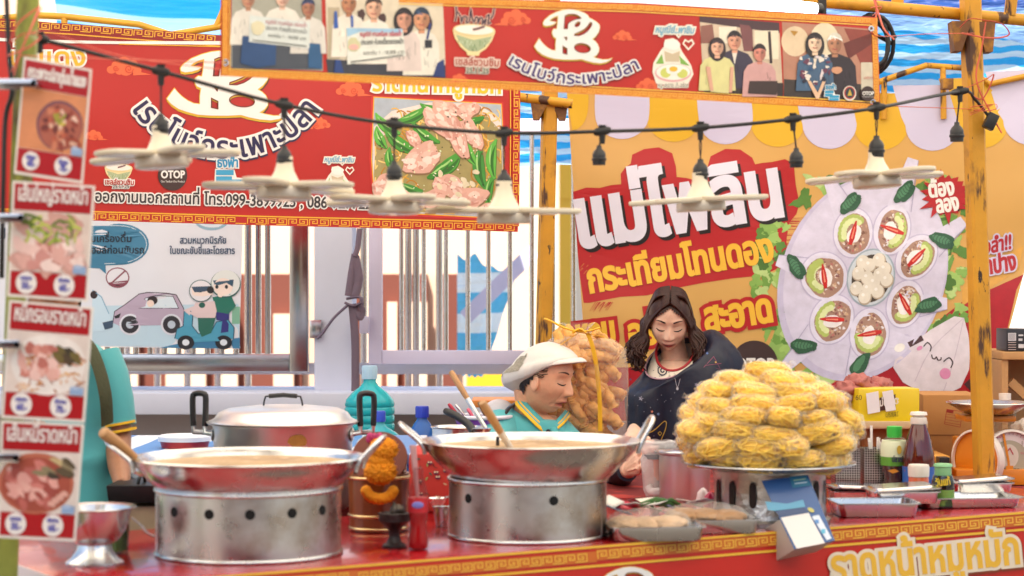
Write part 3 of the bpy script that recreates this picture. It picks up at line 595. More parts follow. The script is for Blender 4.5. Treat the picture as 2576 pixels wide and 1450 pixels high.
logo('round_logo', r, SB, PRINT, 60, otop, 434, 441, 37); logo('flag_logo', r, SB, PRINT, 60, flags, 575, 441, 1.0); logo('cook_badge', r, SB, PRINT, 60, badge, 850, 458, .72)
# food picture
c = Canvas(); rr = random.Random(5)
FR = [(942, 246), (1258, 264), (1266, 400), (1250, 548), (945, 532), (936, 400)]
c.poly([(935, 240), (1264, 258), (1272, 400), (1256, 556), (938, 540), (929, 400)], '#c9302a', 1); c.line(FR, 5, '#f0b030', 1.6, closed=True); c.poly(FR, '#aab4c0', 2)
c.poly([(940, 320), (985, 280), (1080, 258), (1200, 262), (1258, 300), (1264, 400), (1250, 545), (945, 530), (938, 420)], '#e3d6cf', 2.3)
c.poly([(945, 360), (1000, 310), (1100, 280), (1220, 290), (1258, 330), (1262, 420), (1246, 542), (950, 530), (940, 440)], '#a0925c', 2.5)
for i in range(170):                                   # noodles round the edge
    x, y = rr.uniform(945, 1255), rr.uniform(275, 540); e = abs(x - 1100) / 155 + abs(y - 420) / 120
    if e < .8: continue
    a = rr.uniform(0, 6.28); c.line([(min(1257, max(944, x + t * 12 * math.cos(a + t * .5))), min(538, max(268, y + t * 12 * math.sin(a + t * .6)))) for t in range(4)], 3.4, rr.choice(['#cf9a2e', '#e0b24e', '#b37a22', '#e8c878']), 2.8, sm=2)
def pep(x, y, l, w_, a, col):
    P = [(x + t * l / 2 * math.cos(R(a)) - .12 * l * (1 - t * t) * math.sin(R(a)), y + t * l / 2 * math.sin(R(a)) + .12 * l * (1 - t * t) * math.cos(R(a))) for t in [-1 + i / 5 for i in range(11)]]
    c.line([(p[0] + 1, p[1] + 2) for p in P], w_ * 1.06, '#3a6a22', 3.2, taper='both'); c.line(P, w_, col, 3.5, taper='both'); c.line([(p[0] - w_ * .12, p[1] - w_ * .17) for p in P[2:-3]], w_ * .16, '#9fd07a', 3.8, taper='both'); c.line([(p[0] + w_ * .1, p[1] + w_ * .22) for p in P[1:-1]], w_ * .3, '#2f6a20', 3.7, taper='both')
for q in [(975, 310, 80, 26, 40), (960, 345, 60, 24, 65), (1035, 285, 90, 26, -25), (1090, 270, 70, 24, 15), (1010, 350, 110, 30, 35), (1070, 330, 90, 26, 38), (985, 400, 60, 22, 80), (1120, 410, 86, 34, -38), (1100, 425, 70, 30, -40), (1185, 380, 76, 24, 70), (1215, 420, 110, 30, 85), (1245, 400, 100, 26, 92), (1235, 480, 80, 24, 100), (1170, 500, 70, 22, 30), (1035, 470, 60, 22, 20), (1180, 300, 70, 22, -10)]: pep(*q, rr.choice(['#4a9a34', '#3c8a2a', '#62b244', '#428f38']))
def pork(x, y, l, w_, a, cl=('#d9a898', '#c98e80', '#ecc8ba')):
    c.ell(x + 1, y + 3.5, l / 2 + 1, w_ / 2 + 1, '#8a6a48', 4, a, jag=.16, seed=x + y); c.ell(x, y, l / 2, w_ / 2, cl[0], 4.3, a, jag=.16, seed=x + y)
    for _ in range(22):
        u, v = rr.uniform(-.38, .38) * l, rr.uniform(-.3, .3) * w_; ca, sa = math.cos(R(a)), math.sin(R(a)); c.ell(x + u * ca - v * sa, y + u * sa + v * ca, l * rr.uniform(.05, .16), w_ * rr.uniform(.06, .16), rr.choice([cl[1], cl[2], cl[2], '#d2a092', '#e4bcac', '#dfb2a2', '#f0d6ca']), 4.6 + _ * .006, a + rr.uniform(-30, 30), jag=.25, seed=_)
for q in [(1120, 275, 70, 40, 20), (1175, 278, 60, 40, -20), (1105, 312, 110, 46, 40), (1150, 345, 110, 44, 72), (1185, 335, 90, 40, 60), (1060, 400, 100, 70, -30), (1130, 470, 90, 54, 20), (1180, 500, 90, 56, -15), (965, 470, 60, 60, 10), (1010, 500, 70, 50, 30), (1085, 500, 76, 44, -20), (1040, 350, 50, 30, 60), (1230, 525, 50, 30, 0)]: pork(*q)
for i in range(12): c.ell(rr.uniform(1090, 1200), rr.uniform(430, 520), 9, 6, '#dccfb0', 5, rr.uniform(0, 90), jag=.1)
for _ in range(150): c.ell(rr.uniform(950, 1250), rr.uniform(280, 535), rr.uniform(1, 3), rr.uniform(1, 2), rr.choice(['#f0dcd0', '#d8e4b8', '#2c3a18', '#6a4a34', '#f4ecd8']), 5.6, rr.uniform(0, 90), n=7)
c.build('food_photo', SB, PHOTO, r, 60)
# ---------------- long front banner
r = thing('front_banner', 'long red banner with printed photographs hung along the stall front', 'banner', at(1400, 230, 4.7))
pa = at(1380, 100, 4.72); SF = Sheet(pa, NB, .01, (1.3, 1.2), 4)
SF.sheet(([(553, -30), (1000, -8), (1600, 8), (2205, 44)], [(551, 192), (1000, 211), (1500, 237), (2212, 280)]), 'sheet', mat('front_red_vinyl', '#bd2418', .36, var=(1.2, .12)), r)
c = Canvas(); OR = '#e08a22'
key(c, 553, 184, 1380, 224, 13, 19, '#f2b54c', OR, 1, 1.5); key(c, 1380, 224, 2210, 270, 13, 19, '#f2b54c', OR, 1, 1.5); c.line([(553, 174), (1380, 213), (2200, 258)], 2.6, '#f4c24e', 2.6)
key(c, 1000, 0, 1600, 20, 12, 19, '#f2b54c', OR, 1, 1.5); key(c, 1600, 20, 2205, 54, 12, 19, '#f2b54c', OR, 1, 1.5); c.line([(1000, 11), (1600, 31), (2195, 65)], 2.6, '#f4c24e', 2.6)
key(c, 2201, 270, 2196, 54, 12, 19, '#f2b54c', OR, 3, 1.5); key(c, 562, 188, 562, -22, 12, 19, '#f2b54c', OR, 3, 1.5); c.line([(573, 180), (573, -20)], 2.4, '#f4c24e', 3.6)
c.build('border', SF, PRINT, r, 60)
c = Canvas(); emblem(c, lambda x, y: (1320.7 + x * .1171, 12.6 + y * .1171)); c.build('monogram', SF, PRINT, r, 60)
write(r, SF, PRINT, 60, T('เรนโบว์กระเพาะปลา', 1437, 212, 42, '#4a3a78', 5, bold=1.6, outline=(WHT, 4), fit=356, warp=arc(330, 356), rot=2, shadow=('#8a2018', 1.5, 2.5)))
logo('bowl_logo', r, SF, PRINT, 60, bowl, 1187, 98, .98, rot=3); write(r, SF, PRINT, 60, T('เชลล์ชวนชิม', 1139, 164, 27, '#b34a3c', 5, bold=1, outline=('#e8cfc0', 3.5), fit=112, rot=2.5), T('25.11.25', 1167, 184, 18, '#6a6a58', 5, bold=.8, outline=('#d8cfc0', 2), fit=58, rot=2))
logo('cook_badge', r, SF, PRINT, 60, badge, 1690, 150, .95)
for ar, f in (((1290, 48, .8), -1), ((1565, 92, .5), 1), ((1630, 215, .6), 1), ((1150, 200, .45), -1)): logo('cloud_print', r, SF, PRINT, 60, cloud, *ar, fl=f)
def photo(poly, bg): 
    c = Canvas(); c.poly(poly, bg, 1); return c
skin = '#c98f70'
c = photo([(580, -25), (804, -15), (808, 180), (576, 170)], '#a5a294')
c.rect(580, 70, 806, 176, '#4a4e58', 1.5)
for q in [(620, 0, 44, '#2a2424', '#b98468', '#ddd6cc', 0), (705, -4, 46, '#2a2424', '#d9b09a', '#e2dbd0', 0), (770, 22, 44, '#2b3350', '#a87258', '#d8d2ca', 0)]: person2d(c, q[0], q[1], q[2], q[3], q[4], q[5], 2 + q[0] * .001, 0, None, .95)
c.poly([(605, 92), (690, 96), (688, 165), (640, 172), (600, 160)], '#2c4a78', 3.6); c.poly([(770, 110), (800, 112), (805, 175), (770, 172)], '#2f5a86', 3.6)
c.poly([(623, 40), (774, 58), (772, 124), (621, 107)], '#d5dad6', 4.2); c.text('หนูณีย์ ทานคร้อย อร่อยล้ำ', 662, 60, 13, '#b8405a', 5, fit=104, rot=6); c.text('ประเภท ก๋วยเตี๋ยวราดหน้า', 662, 76, 14, '#3a3a40', 5, fit=104, rot=6); c.text('ยอดเงิน 1 : 18,000 บาท', 668, 94, 12, '#4a4a48', 5, fit=96, rot=6); c.ell(643, 72, 17, 18, '#d8cfae', 5, jag=.1); c.line([(630, 103), (765, 118)], 2.5, '#55504c', 5)
c.build('printed_photo', SF, PHOTO, r, 60)
c = photo([(814, -12), (1110, 0), (1113, 60), (1118, 197), (820, 185)], '#d9cbb4')
c.poly([(815, 150), (1117, 165), (1118, 197), (820, 185)], '#3a3a44', 1.5); c.rect(820, 20, 850, 150, '#b7a68c', 1.4)
for x, y in ((905, 40), (958, 50), (1075, 60)): c.ell(x, y, 10, 16, '#4a3030', 1.6, jag=.2)
for q in [(873, 10, 52, '#d2d6d4', '#b57a58', '#e6ddd0', 0), (936, 22, 54, '#3a2c28', '#dba88c', '#e8e0d4', 0), (1012, 50, 50, '#2a2226', '#c99078', '#d9c7c0', 1), (1056, 50, 54, '#27364c', '#d0916c', '#e3dccf', 0)]: person2d(c, q[0], q[1], q[2], q[3], q[4], q[5], 2 + q[0] * .001, q[6], None, .8)
c.poly([(836, 30), (842, 30), (846, 72), (834, 74)], '#2f57a8', 4); c.poly([(877, 40), (884, 42), (884, 70), (878, 70)], '#2f57a8', 4); c.poly([(838, 152), (850, 152), (860, 186), (834, 184)], '#27407c', 4); c.poly([(1095, 160), (1112, 150), (1114, 196), (1084, 194)], '#28366e', 4); c.line([(1078, 60), (1070, 100)], 5, '#2b3c78', 4); c.rect(1064, 102, 1082, 122, '#2c2c34', 4)
c.poly([(866, 72), (1008, 74), (1016, 142), (868, 164)], '#dfdfd6', 4.3); c.poly([(866, 72), (1008, 74), (1006, 84), (900, 82), (868, 94)], '#9cc0da', 4.6)
c.text('หนูณีย์ ทานคร้อย อร่อยล้ำ', 900, 93, 16, '#c23058', 5, bold=.6, fit=106, rot=-.6); c.text('ประเภท ก๋วยเตี๋ยวราดหน้า', 902, 114, 17, '#38383c', 5, bold=.5, fit=108, rot=-1.5); c.text('ยอดเงิน 1 : 18,000 บาท', 908, 140, 14, '#54504c', 5, fit=104, rot=-2); c.ell(884, 114, 16, 18, '#c9c39a', 5, jag=.12); c.ell(884, 120, 12, 7, '#e3a8a0', 5.4); c.line([(876, 158), (1008, 140)], 3, '#5a5450', 5)
c.build('printed_photo', SF, PHOTO, r, 60)
c = photo([(1757, 42), (1957, 58), (1966, 245), (1768, 232)], '#cdb8a0')
c.poly([(1757, 42), (1957, 58), (1958, 84), (1757, 56)], '#4a3238', 1.4); c.poly([(1858, 62), (1890, 66), (1892, 130), (1868, 130)], '#7a4a4c', 1.5); c.poly([(1760, 66), (1790, 62), (1796, 110), (1760, 110)], '#8a5a50', 1.5); c.rect(1806, 68, 1850, 110, '#ece0cc', 1.5); c.rect(1895, 78, 1955, 150, '#e6d8c0', 1.5); c.line([(1932, 80), (1936, 160)], 7, '#3a2a2c', 1.8); c.poly([(1765, 200), (1966, 210), (1966, 245), (1768, 232)], '#3a2e2c', 1.5)
person2d(c, 1844, 104, 46, '#2a2226', '#d99a80', '#3c3448', 3, 0, '#e2d8cc', 1.0); person2d(c, 1800, 120, 42, '#33262a', '#e2ad92', '#d6cf92', 4, 1, None, 1.0); person2d(c, 1906, 135, 42, '#2c2226', '#c98070', '#c99a98', 4.6, 0, None, .95)
c.poly([(1776, 160), (1830, 165), (1828, 236), (1782, 232)], '#d6cf92', 6.4); c.poly([(1770, 168), (1782, 170), (1790, 230), (1782, 230)], '#d8a48c', 6.6); c.poly([(1832, 170), (1840, 170), (1836, 234), (1828, 234)], '#d8a48c', 6.6); c.poly([(1880, 205), (1950, 205), (1948, 240), (1876, 236)], '#40302e', 6.4)
c.build('printed_photo', SF, PHOTO, r, 60)
c = photo([(1964, 56), (2192, 74), (2196, 262), (1968, 246)], '#b4806a')
c.ell(1996, 105, 34, 38, '#dcc4a4', 1.3); c.poly([(2120, 72), (2192, 78), (2196, 200), (2170, 180)], '#8e4034', 1.5); c.poly([(2118, 110), (2190, 84), (2192, 110), (2130, 150)], '#6a2c26', 1.7); c.ell(2070, 100, 36, 42, '#e2d2b4', 1.6); c.rect(2162, 158, 2194, 245, '#cfc4b0', 1.9); c.poly([(1968, 200), (2196, 215), (2196, 262), (1968, 246)], '#3e3430', 1.4); c.poly([(1984, 78), (2004, 80), (1994, 92)], '#b8862c', 2)
person2d(c, 2095, 112, 50, '#d8d2c4', '#b57e60', '#33282e', 3, 0, None, 1.05); person2d(c, 2044, 110, 46, '#2b2426', '#ecc8ac', '#46607e', 4.6, 1, '#e8d8c4', .95)
rr = random.Random(9)
for i in range(26): c.ell(rr.uniform(2008, 2080), rr.uniform(140, 215), rr.uniform(3, 8), rr.uniform(3, 8), rr.choice(['#e2d6cc', '#2c2a3c', '#6a3a50', '#d9ccd0', '#35557e']), 6.4, jag=.3, seed=i + 1)
c.poly([(2024, 205), (2032, 205), (2056, 245), (2046, 250)], '#e0b898', 6.8); c.poly([(2062, 205), (2070, 205), (2052, 250), (2044, 248)], '#e0b898', 6.8); c.ell(2098, 178, 14, 9, '#c89070', 6.8, jag=.1)
c.text('เชลล์ชวนชิม', 2166, 200, 10, '#b04038', 7, fit=28); flags(c, 2083, 236, .5, 7); c.ell(2130, 236, 17, 19, '#e0d6c8', 7); c.ell(2130, 235, 14, 16, '#b33a34', 7.4); c.ell(2130, 235, 11, 13, '#2c3440', 7.8); c.poly([(2124, 242), (2130, 225), (2136, 242)], '#c9a83c', 8.2); otop(c, 2176, 237, 18, 7)
c.build('printed_photo', SF, PHOTO, r, 60)
for px, py in ((562, 159), (2187, 73), (2190, 257)):
    m = MB(); p = SF.map(px, py, .004); m.lathe([(.0035, -.002), (.0075, -.002), (.0075, .001), (.0035, .001)], 16, p, Matrix.Rotation(R(90), 3, 'X'), caps=False); m.build('grommet', STEEL, r, world=True)
# ---------------- yellow banner with the pickled garlic picture
r = thing('yellow_banner', 'huge yellow banner with an awning print and a plate of garlic spoons', 'banner', at(2000, 1020, 6.95))
SY = Sheet((0, 7.12, 1.3), (0, -1, 0), .03, (1.1, 1.6), 7)
SY.sheet(([(1426, 232), (1900, 250), (2220, 250), (2400, 222), (2720, 160)], [(1484, 1060), (1900, 1060), (2220, 1050), (2400, 1040), (2482, 1030)]), 'sheet', mat('yellow_vinyl', '#d6a65e', .36, var=(1.0, .1)), r)
c = Canvas(); Y1, L1 = '#dfae26', '#cdc6e2'
cx_ = [1440, 1565, 1695, 1826, 1957, 2087, 2216, 2345, 2466, 2590]; bot = [328, 350, 357, 363, 370, 375, 378, 380, 374, 366]
for i, x in enumerate(cx_):
    sh = -max(0, (x - 1700)) * .05; hw = 68 if i else 40; yb = bot[i]; pts = [(x + sh - hw + (0 if x > 1450 else 26), 236 - max(0, x - 2200) * .14), (x + sh + hw, 238 - max(0, x - 2200) * .16)]
    arcp = [(x + hw * math.cos(t), yb - 62 + 62 * math.sin(t)) for t in [k * math.pi / 14 for k in range(15)]]; 
    if i == 0: arcp = [p for p in arcp if p[0] > 1432]
    c.poly(pts + [(x + sh * .3 + hw + 1, yb - 85)] + arcp + ([(x + sh * .3 - hw - 1, yb - 85)] if i else []), Y1 if i % 2 == 0 else L1, 2 + (i % 2) * .5)
c.build('awning_print', SY, PRINT, r, 70)
c = Canvas(); z5 = lambda x, y: (1434 + x * .373, 352 + y * .373)
c.poly([z5(*p) for p in [(22,350),(110,322),(200,325),(280,305),(345,300),(342,230),(370,190),(410,160),(420,100),(500,62),(600,50),(690,90),(715,180),(720,250),(790,258),(830,270),(860,220),(930,180),(950,110),(1050,60),(1150,65),(1230,120),(1250,165),(1300,155),(1360,150),(1450,130),(1510,160),(1525,300),(1550,430),(1530,500),(1480,560),(1460,680),(1470,780),(1420,860),(1300,915),(1100,935),(900,965),(720,1000),(520,1050),(340,1060),(130,1100),(92,1100),(60,860)]], '#b31c22', 1)
rr = random.Random(2)
for i in range(46):
    x, y = rr.uniform(1380, 1500), rr.uniform(520, 920); c.line([z5(x, y), z5(x + rr.uniform(60, 190), y + rr.uniform(-8, 8))], rr.uniform(1, 2.6), '#b31c22', 1.4, taper=True)
for i in range(16):
    x, y = rr.uniform(60, 150), rr.uniform(780, 880); c.line([z5(x + 20, y), z5(x - 4, y + rr.uniform(10, 30))], 2, rr.choice(['#c8833e', '#b31c22']), 1.4, taper=True)
for i in range(14):
    x = rr.uniform(110, 300); c.line([z5(x, 1095), z5(x - 40, 1125 + rr.uniform(0, 40))], 2, '#b31c22', 1.2, taper=True)
c.build('red_brush_print', SY, PRINT, r, 70)
write(r, SY, PRINT, 70, T('แม่ไพลิน', 1452, 622, 205, '#e2deee', 5, bold=15, fit=535, rot=-9, shadow=('#1c1416', 8, 8)), T('กระเทียมโทนดอง', 1482, 737, 100, '#eeb83a', 5, bold=7, fit=476, rot=-10), T('หอม', 1452, 874, 96, '#eeb83a', 5, bold=8, outline=('#b31c22', 10), fit=100, rot=-7), T('อร่อย', 1584, 872, 96, '#eeb83a', 5, bold=8, outline=('#b31c22', 10), fit=150, rot=-8), T('สะอาด', 1776, 834, 100, '#eeb83a', 5, bold=8, outline=('#b31c22', 10), fit=174, rot=-9), T('ต้อง', 2336, 497, 58, WHT, 9, bold=4, fit=66, rot=-6, shadow=('#3a1414', 3, 3)), T('ลอง', 2356, 536, 58, WHT, 9, bold=4, fit=58, rot=-8, shadow=('#3a1414', 3, 3)), T('งลำ!!', 2474, 640, 50, '#b02430', 9, bold=3, outline=(L1, 4), fit=72, rot=-12, slant=.2), T('ลำปาง', 2462, 694, 62, '#b02430', 9, bold=4, outline=(L1, 4), fit=96, rot=-10, slant=.1))
# picture of the plate
c = Canvas(); rr = random.Random(4); z6 = lambda x, y: (1937 + x * .3902, 402.5 + y * .3902)
c.poly([(1573, 925), (2000, 930), (2060, 985), (2330, 830), (2420, 760), (2576, 690), (2556, 730), (2484, 1030), (2220, 1050), (1484, 1060), (1480, 925)], '#a91826', 1)
c.poly([(2420, 730), (2435, 690), (2445, 690), (2500, 660), (2574, 618), (2562, 680), (2420, 770)], '#d9a24c', 1.3)
LG = ['#6f9a45', '#86ae55', '#5a8538', '#9cc067', '#4a7230', '#b5cd84']
for k in range(240):
    t = rr.uniform(0, 6.28); q = rr.uniform(.85, 1.22); x, y = 2175 + 232 * q * math.cos(t), 690 + 275 * q * math.sin(t)
    if not (1880 < x < 2428 and 445 < y < 985) or (y - 985) > -(x - 2060) * .56 + 20: continue
    if y < 560 and x < 2015: continue
    c.ell(x, y, rr.uniform(12, 28), rr.uniform(8, 18), rr.choice(LG), 2 + rr.random() * .6, rr.uniform(0, 180), jag=.35, seed=k + 1)
c.poly([(1940 + 0, 860), (1960, 800), (1990, 850), (1985, 960), (1930, 985), (1890, 930)], '#8fb35e', 2.2)
c.ell(2170, 700, 205, 268, '#c6bfdb', 3, 22, n=48); c.ell(2176, 694, 196, 258, '#d3cde4', 3.5, 22, n=48)
def spoon(x, y, ax, ay, rot, hx_, hy_, ch, mint):
    d = Vector((hx_ - x, hy_ - y)); n = Vector((-d.y, d.x)).normalized(); o = Vector((x, y))
    c.poly([o + n * 34, Vector((hx_, hy_)) + n * 14, Vector((hx_, hy_)) - n * 14, o - n * 34], '#d8d3ea', 4.2); c.line([o + n * 34 + d * .3, Vector((hx_, hy_)) + n * 14], 2, '#aaa3c4', 4.5)
    c.ell(x, y, ax + 5, ay + 5, '#bdb5d4', 4.6, rot, n=32); c.ell(x, y, ax + 2, ay + 2, '#dedaee', 5, rot, n=32); c.ell(x + 2, y + 3, ax - 7, ay - 8, '#a88474', 5.4, rot, n=28, jag=.05)
    ca, sa = math.cos(R(rot)), math.sin(R(rot)); P = lambda u, v: (x + u * ca - v * sa, y + u * sa + v * ca)
    for k in range(110):
        t = rr.uniform(0, 6.28); q = math.sqrt(rr.random()) * .9; c.ell(*P((ax - 8) * q * math.cos(t), (ay - 9) * q * math.sin(t)), rr.uniform(1.5, 5), rr.uniform(1.5, 4), rr.choice(['#7a5244', '#c9a688', '#b8706a', '#96705e', '#d8bda4', '#8a5858', '#e0d8dc', '#c09a80', '#dcc8b8']), 5.8, rr.uniform(0, 90), jag=.3, seed=k + 1)
    g_ = ch[0]; gp = [(ax * .62 * math.cos(R(t + g_)), ay * .62 * math.sin(R(t + g_))) for t in range(-72, 73, 18)]
    for u, v in gp: c.ell(*P(u, v), 10, 10, '#aebf66', 6.2)
    for u, v in gp: c.ell(*P(u * .82, v * .82), 7.5, 7.5, '#d9e2a8', 6.5)
    c.ell(*P(4 * math.cos(R(g_ + 180)), 4), 16, 24, '#efe9ea', 7, rot + ch[2], jag=.08); q = Vector(P(0, 0)); a = R(ch[1]); dd = Vector((math.cos(a), math.sin(a))) * 31
    c.line([q - dd, q - dd * .3, q + dd * .4, q + dd], 14, '#c3221f', 7.6, taper='both'); c.line([q - dd * .5, q + dd * .5], 5, '#e88a72', 8, taper='both')
    mx, my, ma = mint; c.ell(mx, my, 34, 18, '#2f5a40', 8.4, ma, jag=.16); c.ell(mx - 3, my - 2, 24, 9, '#4f8260', 8.7, ma, jag=.14); mv = Vector((math.cos(R(ma)), math.sin(R(ma))))
    for k in range(-3, 4): b = Vector((mx, my)) + mv * k * 8; nv = Vector((-mv.y, mv.x)); c.line([b, b + nv * 11 + mv * 4], 1.4, '#24483a', 9); c.line([b, b - nv * 11 + mv * 4], 1.4, '#24483a', 9)
for q in [(2146, 586, 46, 60, 8, 2084, 448, (-135, 105, 20), (2140, 512, -45)), (2243, 578, 43, 62, 14, 2296, 400, (0, 20, 0), (2276, 484, -50)), (2304, 648, 44, 60, 38, 2424, 556, (-20, 135, 10), (2370, 605, 20)), (2276, 765, 42, 58, 18, 2382, 764, (30, 62, -20), (2335, 769, -15)), (2187, 840, 46, 62, 8, 2140, 950, (90, -10, 0), (2163, 918, -55)), (2093, 804, 50, 62, 28, 1975, 925, (160, 2, 60), (2021, 871, 5)), (2073, 695, 56, 58, -10, 1955, 655, (190, 82, 0), (2003, 672, 60))]: spoon(*q)
c.ell(2190, 699, 60, 74, '#9fb0c0', 5.2, 14, n=36); c.ell(2190, 699, 56, 70, '#cfd8e2', 5.6, 14, n=36); c.ell(2191, 701, 48, 61, '#4a4038', 6, 14, n=36)
for x, y in [(2187, 668), (2210, 655), (2170, 660), (2225, 678), (2160, 688), (2212, 692), (2182, 700), (2155, 726), (2184, 728), (2208, 734), (2230, 705), (2176, 748), (2199, 712)]: c.ell(x, y + 1, 17, 19, '#b9a994', 6.4 + y * .001, 15); c.ell(x - 1, y - 1, 15, 17, '#e6dfd2', 6.6 + y * .001, 15); c.ell(x - 5, y - 6, 4, 4, '#f6f2ec', 7.6)
sp = [(2380 + (46 if k % 2 else rr.uniform(52, 80)) * math.cos(k * math.pi / 17), 492 + (44 if k % 2 else rr.uniform(50, 78)) * math.sin(k * math.pi / 17)) for k in range(34)]
c.poly(sp, '#b01c24', 8)
# garlic bulb
c.poly([(2424, 800), (2434, 838), (2440, 880), (2436, 930), (2415, 975), (2370, 996), (2320, 990), (2270, 962), (2246, 925), (2252, 900), (2290, 868), (2340, 830), (2400, 796)], '#ddd2dc', 3)
c.line([(2424, 800), (2340, 880), (2300, 960)], 2, '#c7b8c8', 3.4, sm=3); c.line([(2424, 800), (2400, 900), (2370, 990)], 2, '#c7b8c8', 3.4, sm=3)
for P in ([(2322, 872), (2332, 862), (2341, 872), (2338, 884)], [(2372, 910), (2386, 900), (2395, 912), (2390, 926)]): c.line(P, 3, '#3a2c34', 4, sm=3)
c.line([(2342, 892), (2344, 901), (2350, 903), (2354, 898), (2358, 906), (2365, 905), (2366, 899)], 3, '#3a2c34', 4, sm=3); c.ell(2376, 940, 14, 14, '#dd8fb8', 4); c.ell(2312, 876, 8, 5, '#dd8fb8', 4, -30)
c.line([(2320, 850), (2285, 868)], 14, '#4a2c30', 3.2); c.ell(2262, 875, 14, 10, WHT, 3.6, -25); c.line([(2430, 960), (2460, 990)], 20, '#4a2c30', 2.6)
otop(c, 1898, 920, 60, 6, False)
c.build('plate_photo', SY, PHOTO, r, 70)
# ---------------- white safety poster on the gate
r = thing('safety_poster', 'white road safety poster with a cartoon car tied to the steel gate', 'poster', at(420, 878, 7.4))
SP = Sheet((0, 7.42, 1.3), (0, -1, 0), .016, (2.5, 2), 9)
SP.sheet(([(-120, 480), (612, 500)], [(-120, 868), (602, 878)]), 'sheet', mat('white_vinyl', '#dfe1ea', .45, var=(2, .05)), r)
c = Canvas(); TL = '#3f7ea0'
c.poly([(40, 580)] + [(300 + 75 * math.cos(t), 615 + 52 * math.sin(t)) for t in [-math.pi / 2 + k * math.pi / 14 for k in range(15)]] + [(265, 668), (266, 690), (250, 676), (40, 664)], TL, 1)
c.line([(232, 568)] + [(299 + 70 * math.cos(t), 615 + 47 * math.sin(t)) for t in [-math.pi / 2 + k * math.pi / 14 for k in range(15)]] + [(262, 664)], 1.5, '#dfe8f0', 2)
c.text('ไม่ดื่มเครื่องดื่ม', 190, 609, 25, '#1c2430', 3, bold=.9, fit=142); c.text('แอลกอฮอล์ก่อนขับรถ', 160, 638, 25, '#1c2430', 3, bold=.9, fit=204)
c.text('สวมหมวกนิรภัย', 452, 613, 24, '#26486a', 3, bold=.9, fit=118); c.text('ในขณะขับขี่และโดยสาร', 427, 639, 24, '#26486a', 3, bold=.9, fit=164); c.text('กขับขี่', -40, 600, 24, '#26486a', 3, bold=.9, fit=56)
c.ell(532, 556, 42, 24, '#8fb0c4', 1); c.ell(532, 554, 36, 19, '#d8e0ea', 1.5); c.ell(532, 552, 28, 13, '#a9c0d0', 2)
c.ell(295, 699, 30, 26, '#8a4a5a', 1); c.ell(295, 699, 27, 23, '#e2e2ea', 1.4); c.poly([(286, 686), (304, 686), (301, 700), (297, 703), (297, 717), (302, 720), (288, 720), (293, 717), (293, 703), (289, 700)], '#1c1c22', 2); c.line([(276, 716), (314, 682)], 4, '#8a4a5a', 2.4)
c.poly([(232, 770), (600, 765), (604, 876), (232, 870)], '#bcd6e6', .6); c.poly([(400, 876), (460, 862), (604, 850), (603, 877)], '#3f7ea8', .9); c.rect(584, 772, 604, 815, '#7fb59c', .9)
CARC = '#b7a6bc'
c.poly([(284, 812), (288, 784), (312, 768), (350, 740), (372, 736), (420, 738), (444, 742), (462, 775), (466, 795), (462, 818), (300, 820)], CARC, 1.6); c.line([(284, 812), (288, 784), (312, 768), (350, 740), (372, 736), (420, 738), (444, 742), (462, 775), (466, 795)], 2, '#3a3440', 1.9)
c.poly([(345, 776), (366, 750), (392, 744), (436, 746), (450, 776)], '#d8e6f0', 2.2); c.line([(345, 776), (366, 750), (392, 744), (436, 746), (450, 776)], 1.6, '#3a3440', 2.4, closed=True); c.ell(384, 756, 13, 11, '#2c2024', 2.8); c.ell(379, 764, 9, 9, '#efd9cc', 3.1); c.poly([(288, 796), (304, 788), (300, 800), (290, 802)], '#1c1c20', 2.2)
for x in (327, 432): c.ell(x, 817, 27, 27, '#d8dce8', 2); c.ell(x, 817, 22, 22, '#2c2a32', 2.4); c.ell(x, 817, 10, 10, '#b9c6d4', 2.8)
c.poly([(232, 730), (255, 745), (275, 790), (280, 815), (268, 832), (232, 835)], '#c3dcec', 1.6); c.line([(232, 730), (255, 748), (274, 790)], 2, '#6fa3c4', 2); c.ell(236, 742, 9, 10, '#2c1c22', 2.2); c.poly([(258, 812), (285, 806), (284, 824), (264, 830)], '#3a5068', 2.4)
SCB = '#4f9fbe'
c.poly([(440, 852), (446, 828), (462, 820), (464, 782), (476, 778), (486, 792), (484, 820), (500, 840), (530, 838), (545, 810), (575, 805), (590, 825), (588, 852), (565, 858), (470, 862)], SCB, 3); c.line([(440, 852), (446, 828), (462, 820), (464, 782), (476, 778), (486, 792), (484, 820), (500, 840), (530, 838), (545, 810), (575, 805), (590, 825), (588, 852)], 2, '#234a60', 3.3)
for x in (468, 563): c.ell(x, 862, 21, 18, '#23232a', 3.4); c.ell(x, 862, 9, 8, '#dfe6ee', 3.8)
c.poly([(498, 795), (545, 795), (532, 838), (508, 848), (500, 830)], '#2a6a5c', 3.6); c.poly([(544, 785), (578, 785), (575, 835), (556, 838), (560, 808), (545, 805)], '#33337c', 3.5)
c.poly([(492, 762), (540, 758), (546, 782), (542, 800), (496, 800), (480, 790)], '#dcc6c8', 4); c.line([(496, 772), (470, 782), (480, 790)], 9, '#dcc6c8', 4); c.poly([(535, 748), (580, 740), (594, 770), (576, 790), (545, 785)], '#1f7060', 3.8); c.ell(509, 768, 8, 7, '#1f5a50', 4.4)
c.ell(506, 732, 30, 28, '#1f5a58', 4.2); c.ell(506, 732, 28, 26, '#e4e0e6', 4.5); c.poly([(482, 724), (536, 720), (536, 742), (500, 748), (484, 742)], '#efdcd2', 4.8); c.poly([(482, 722), (536, 720), (520, 734), (490, 736)], '#3a5068', 5.1); c.ell(530, 730, 9, 9, '#1c1c22', 5.4)
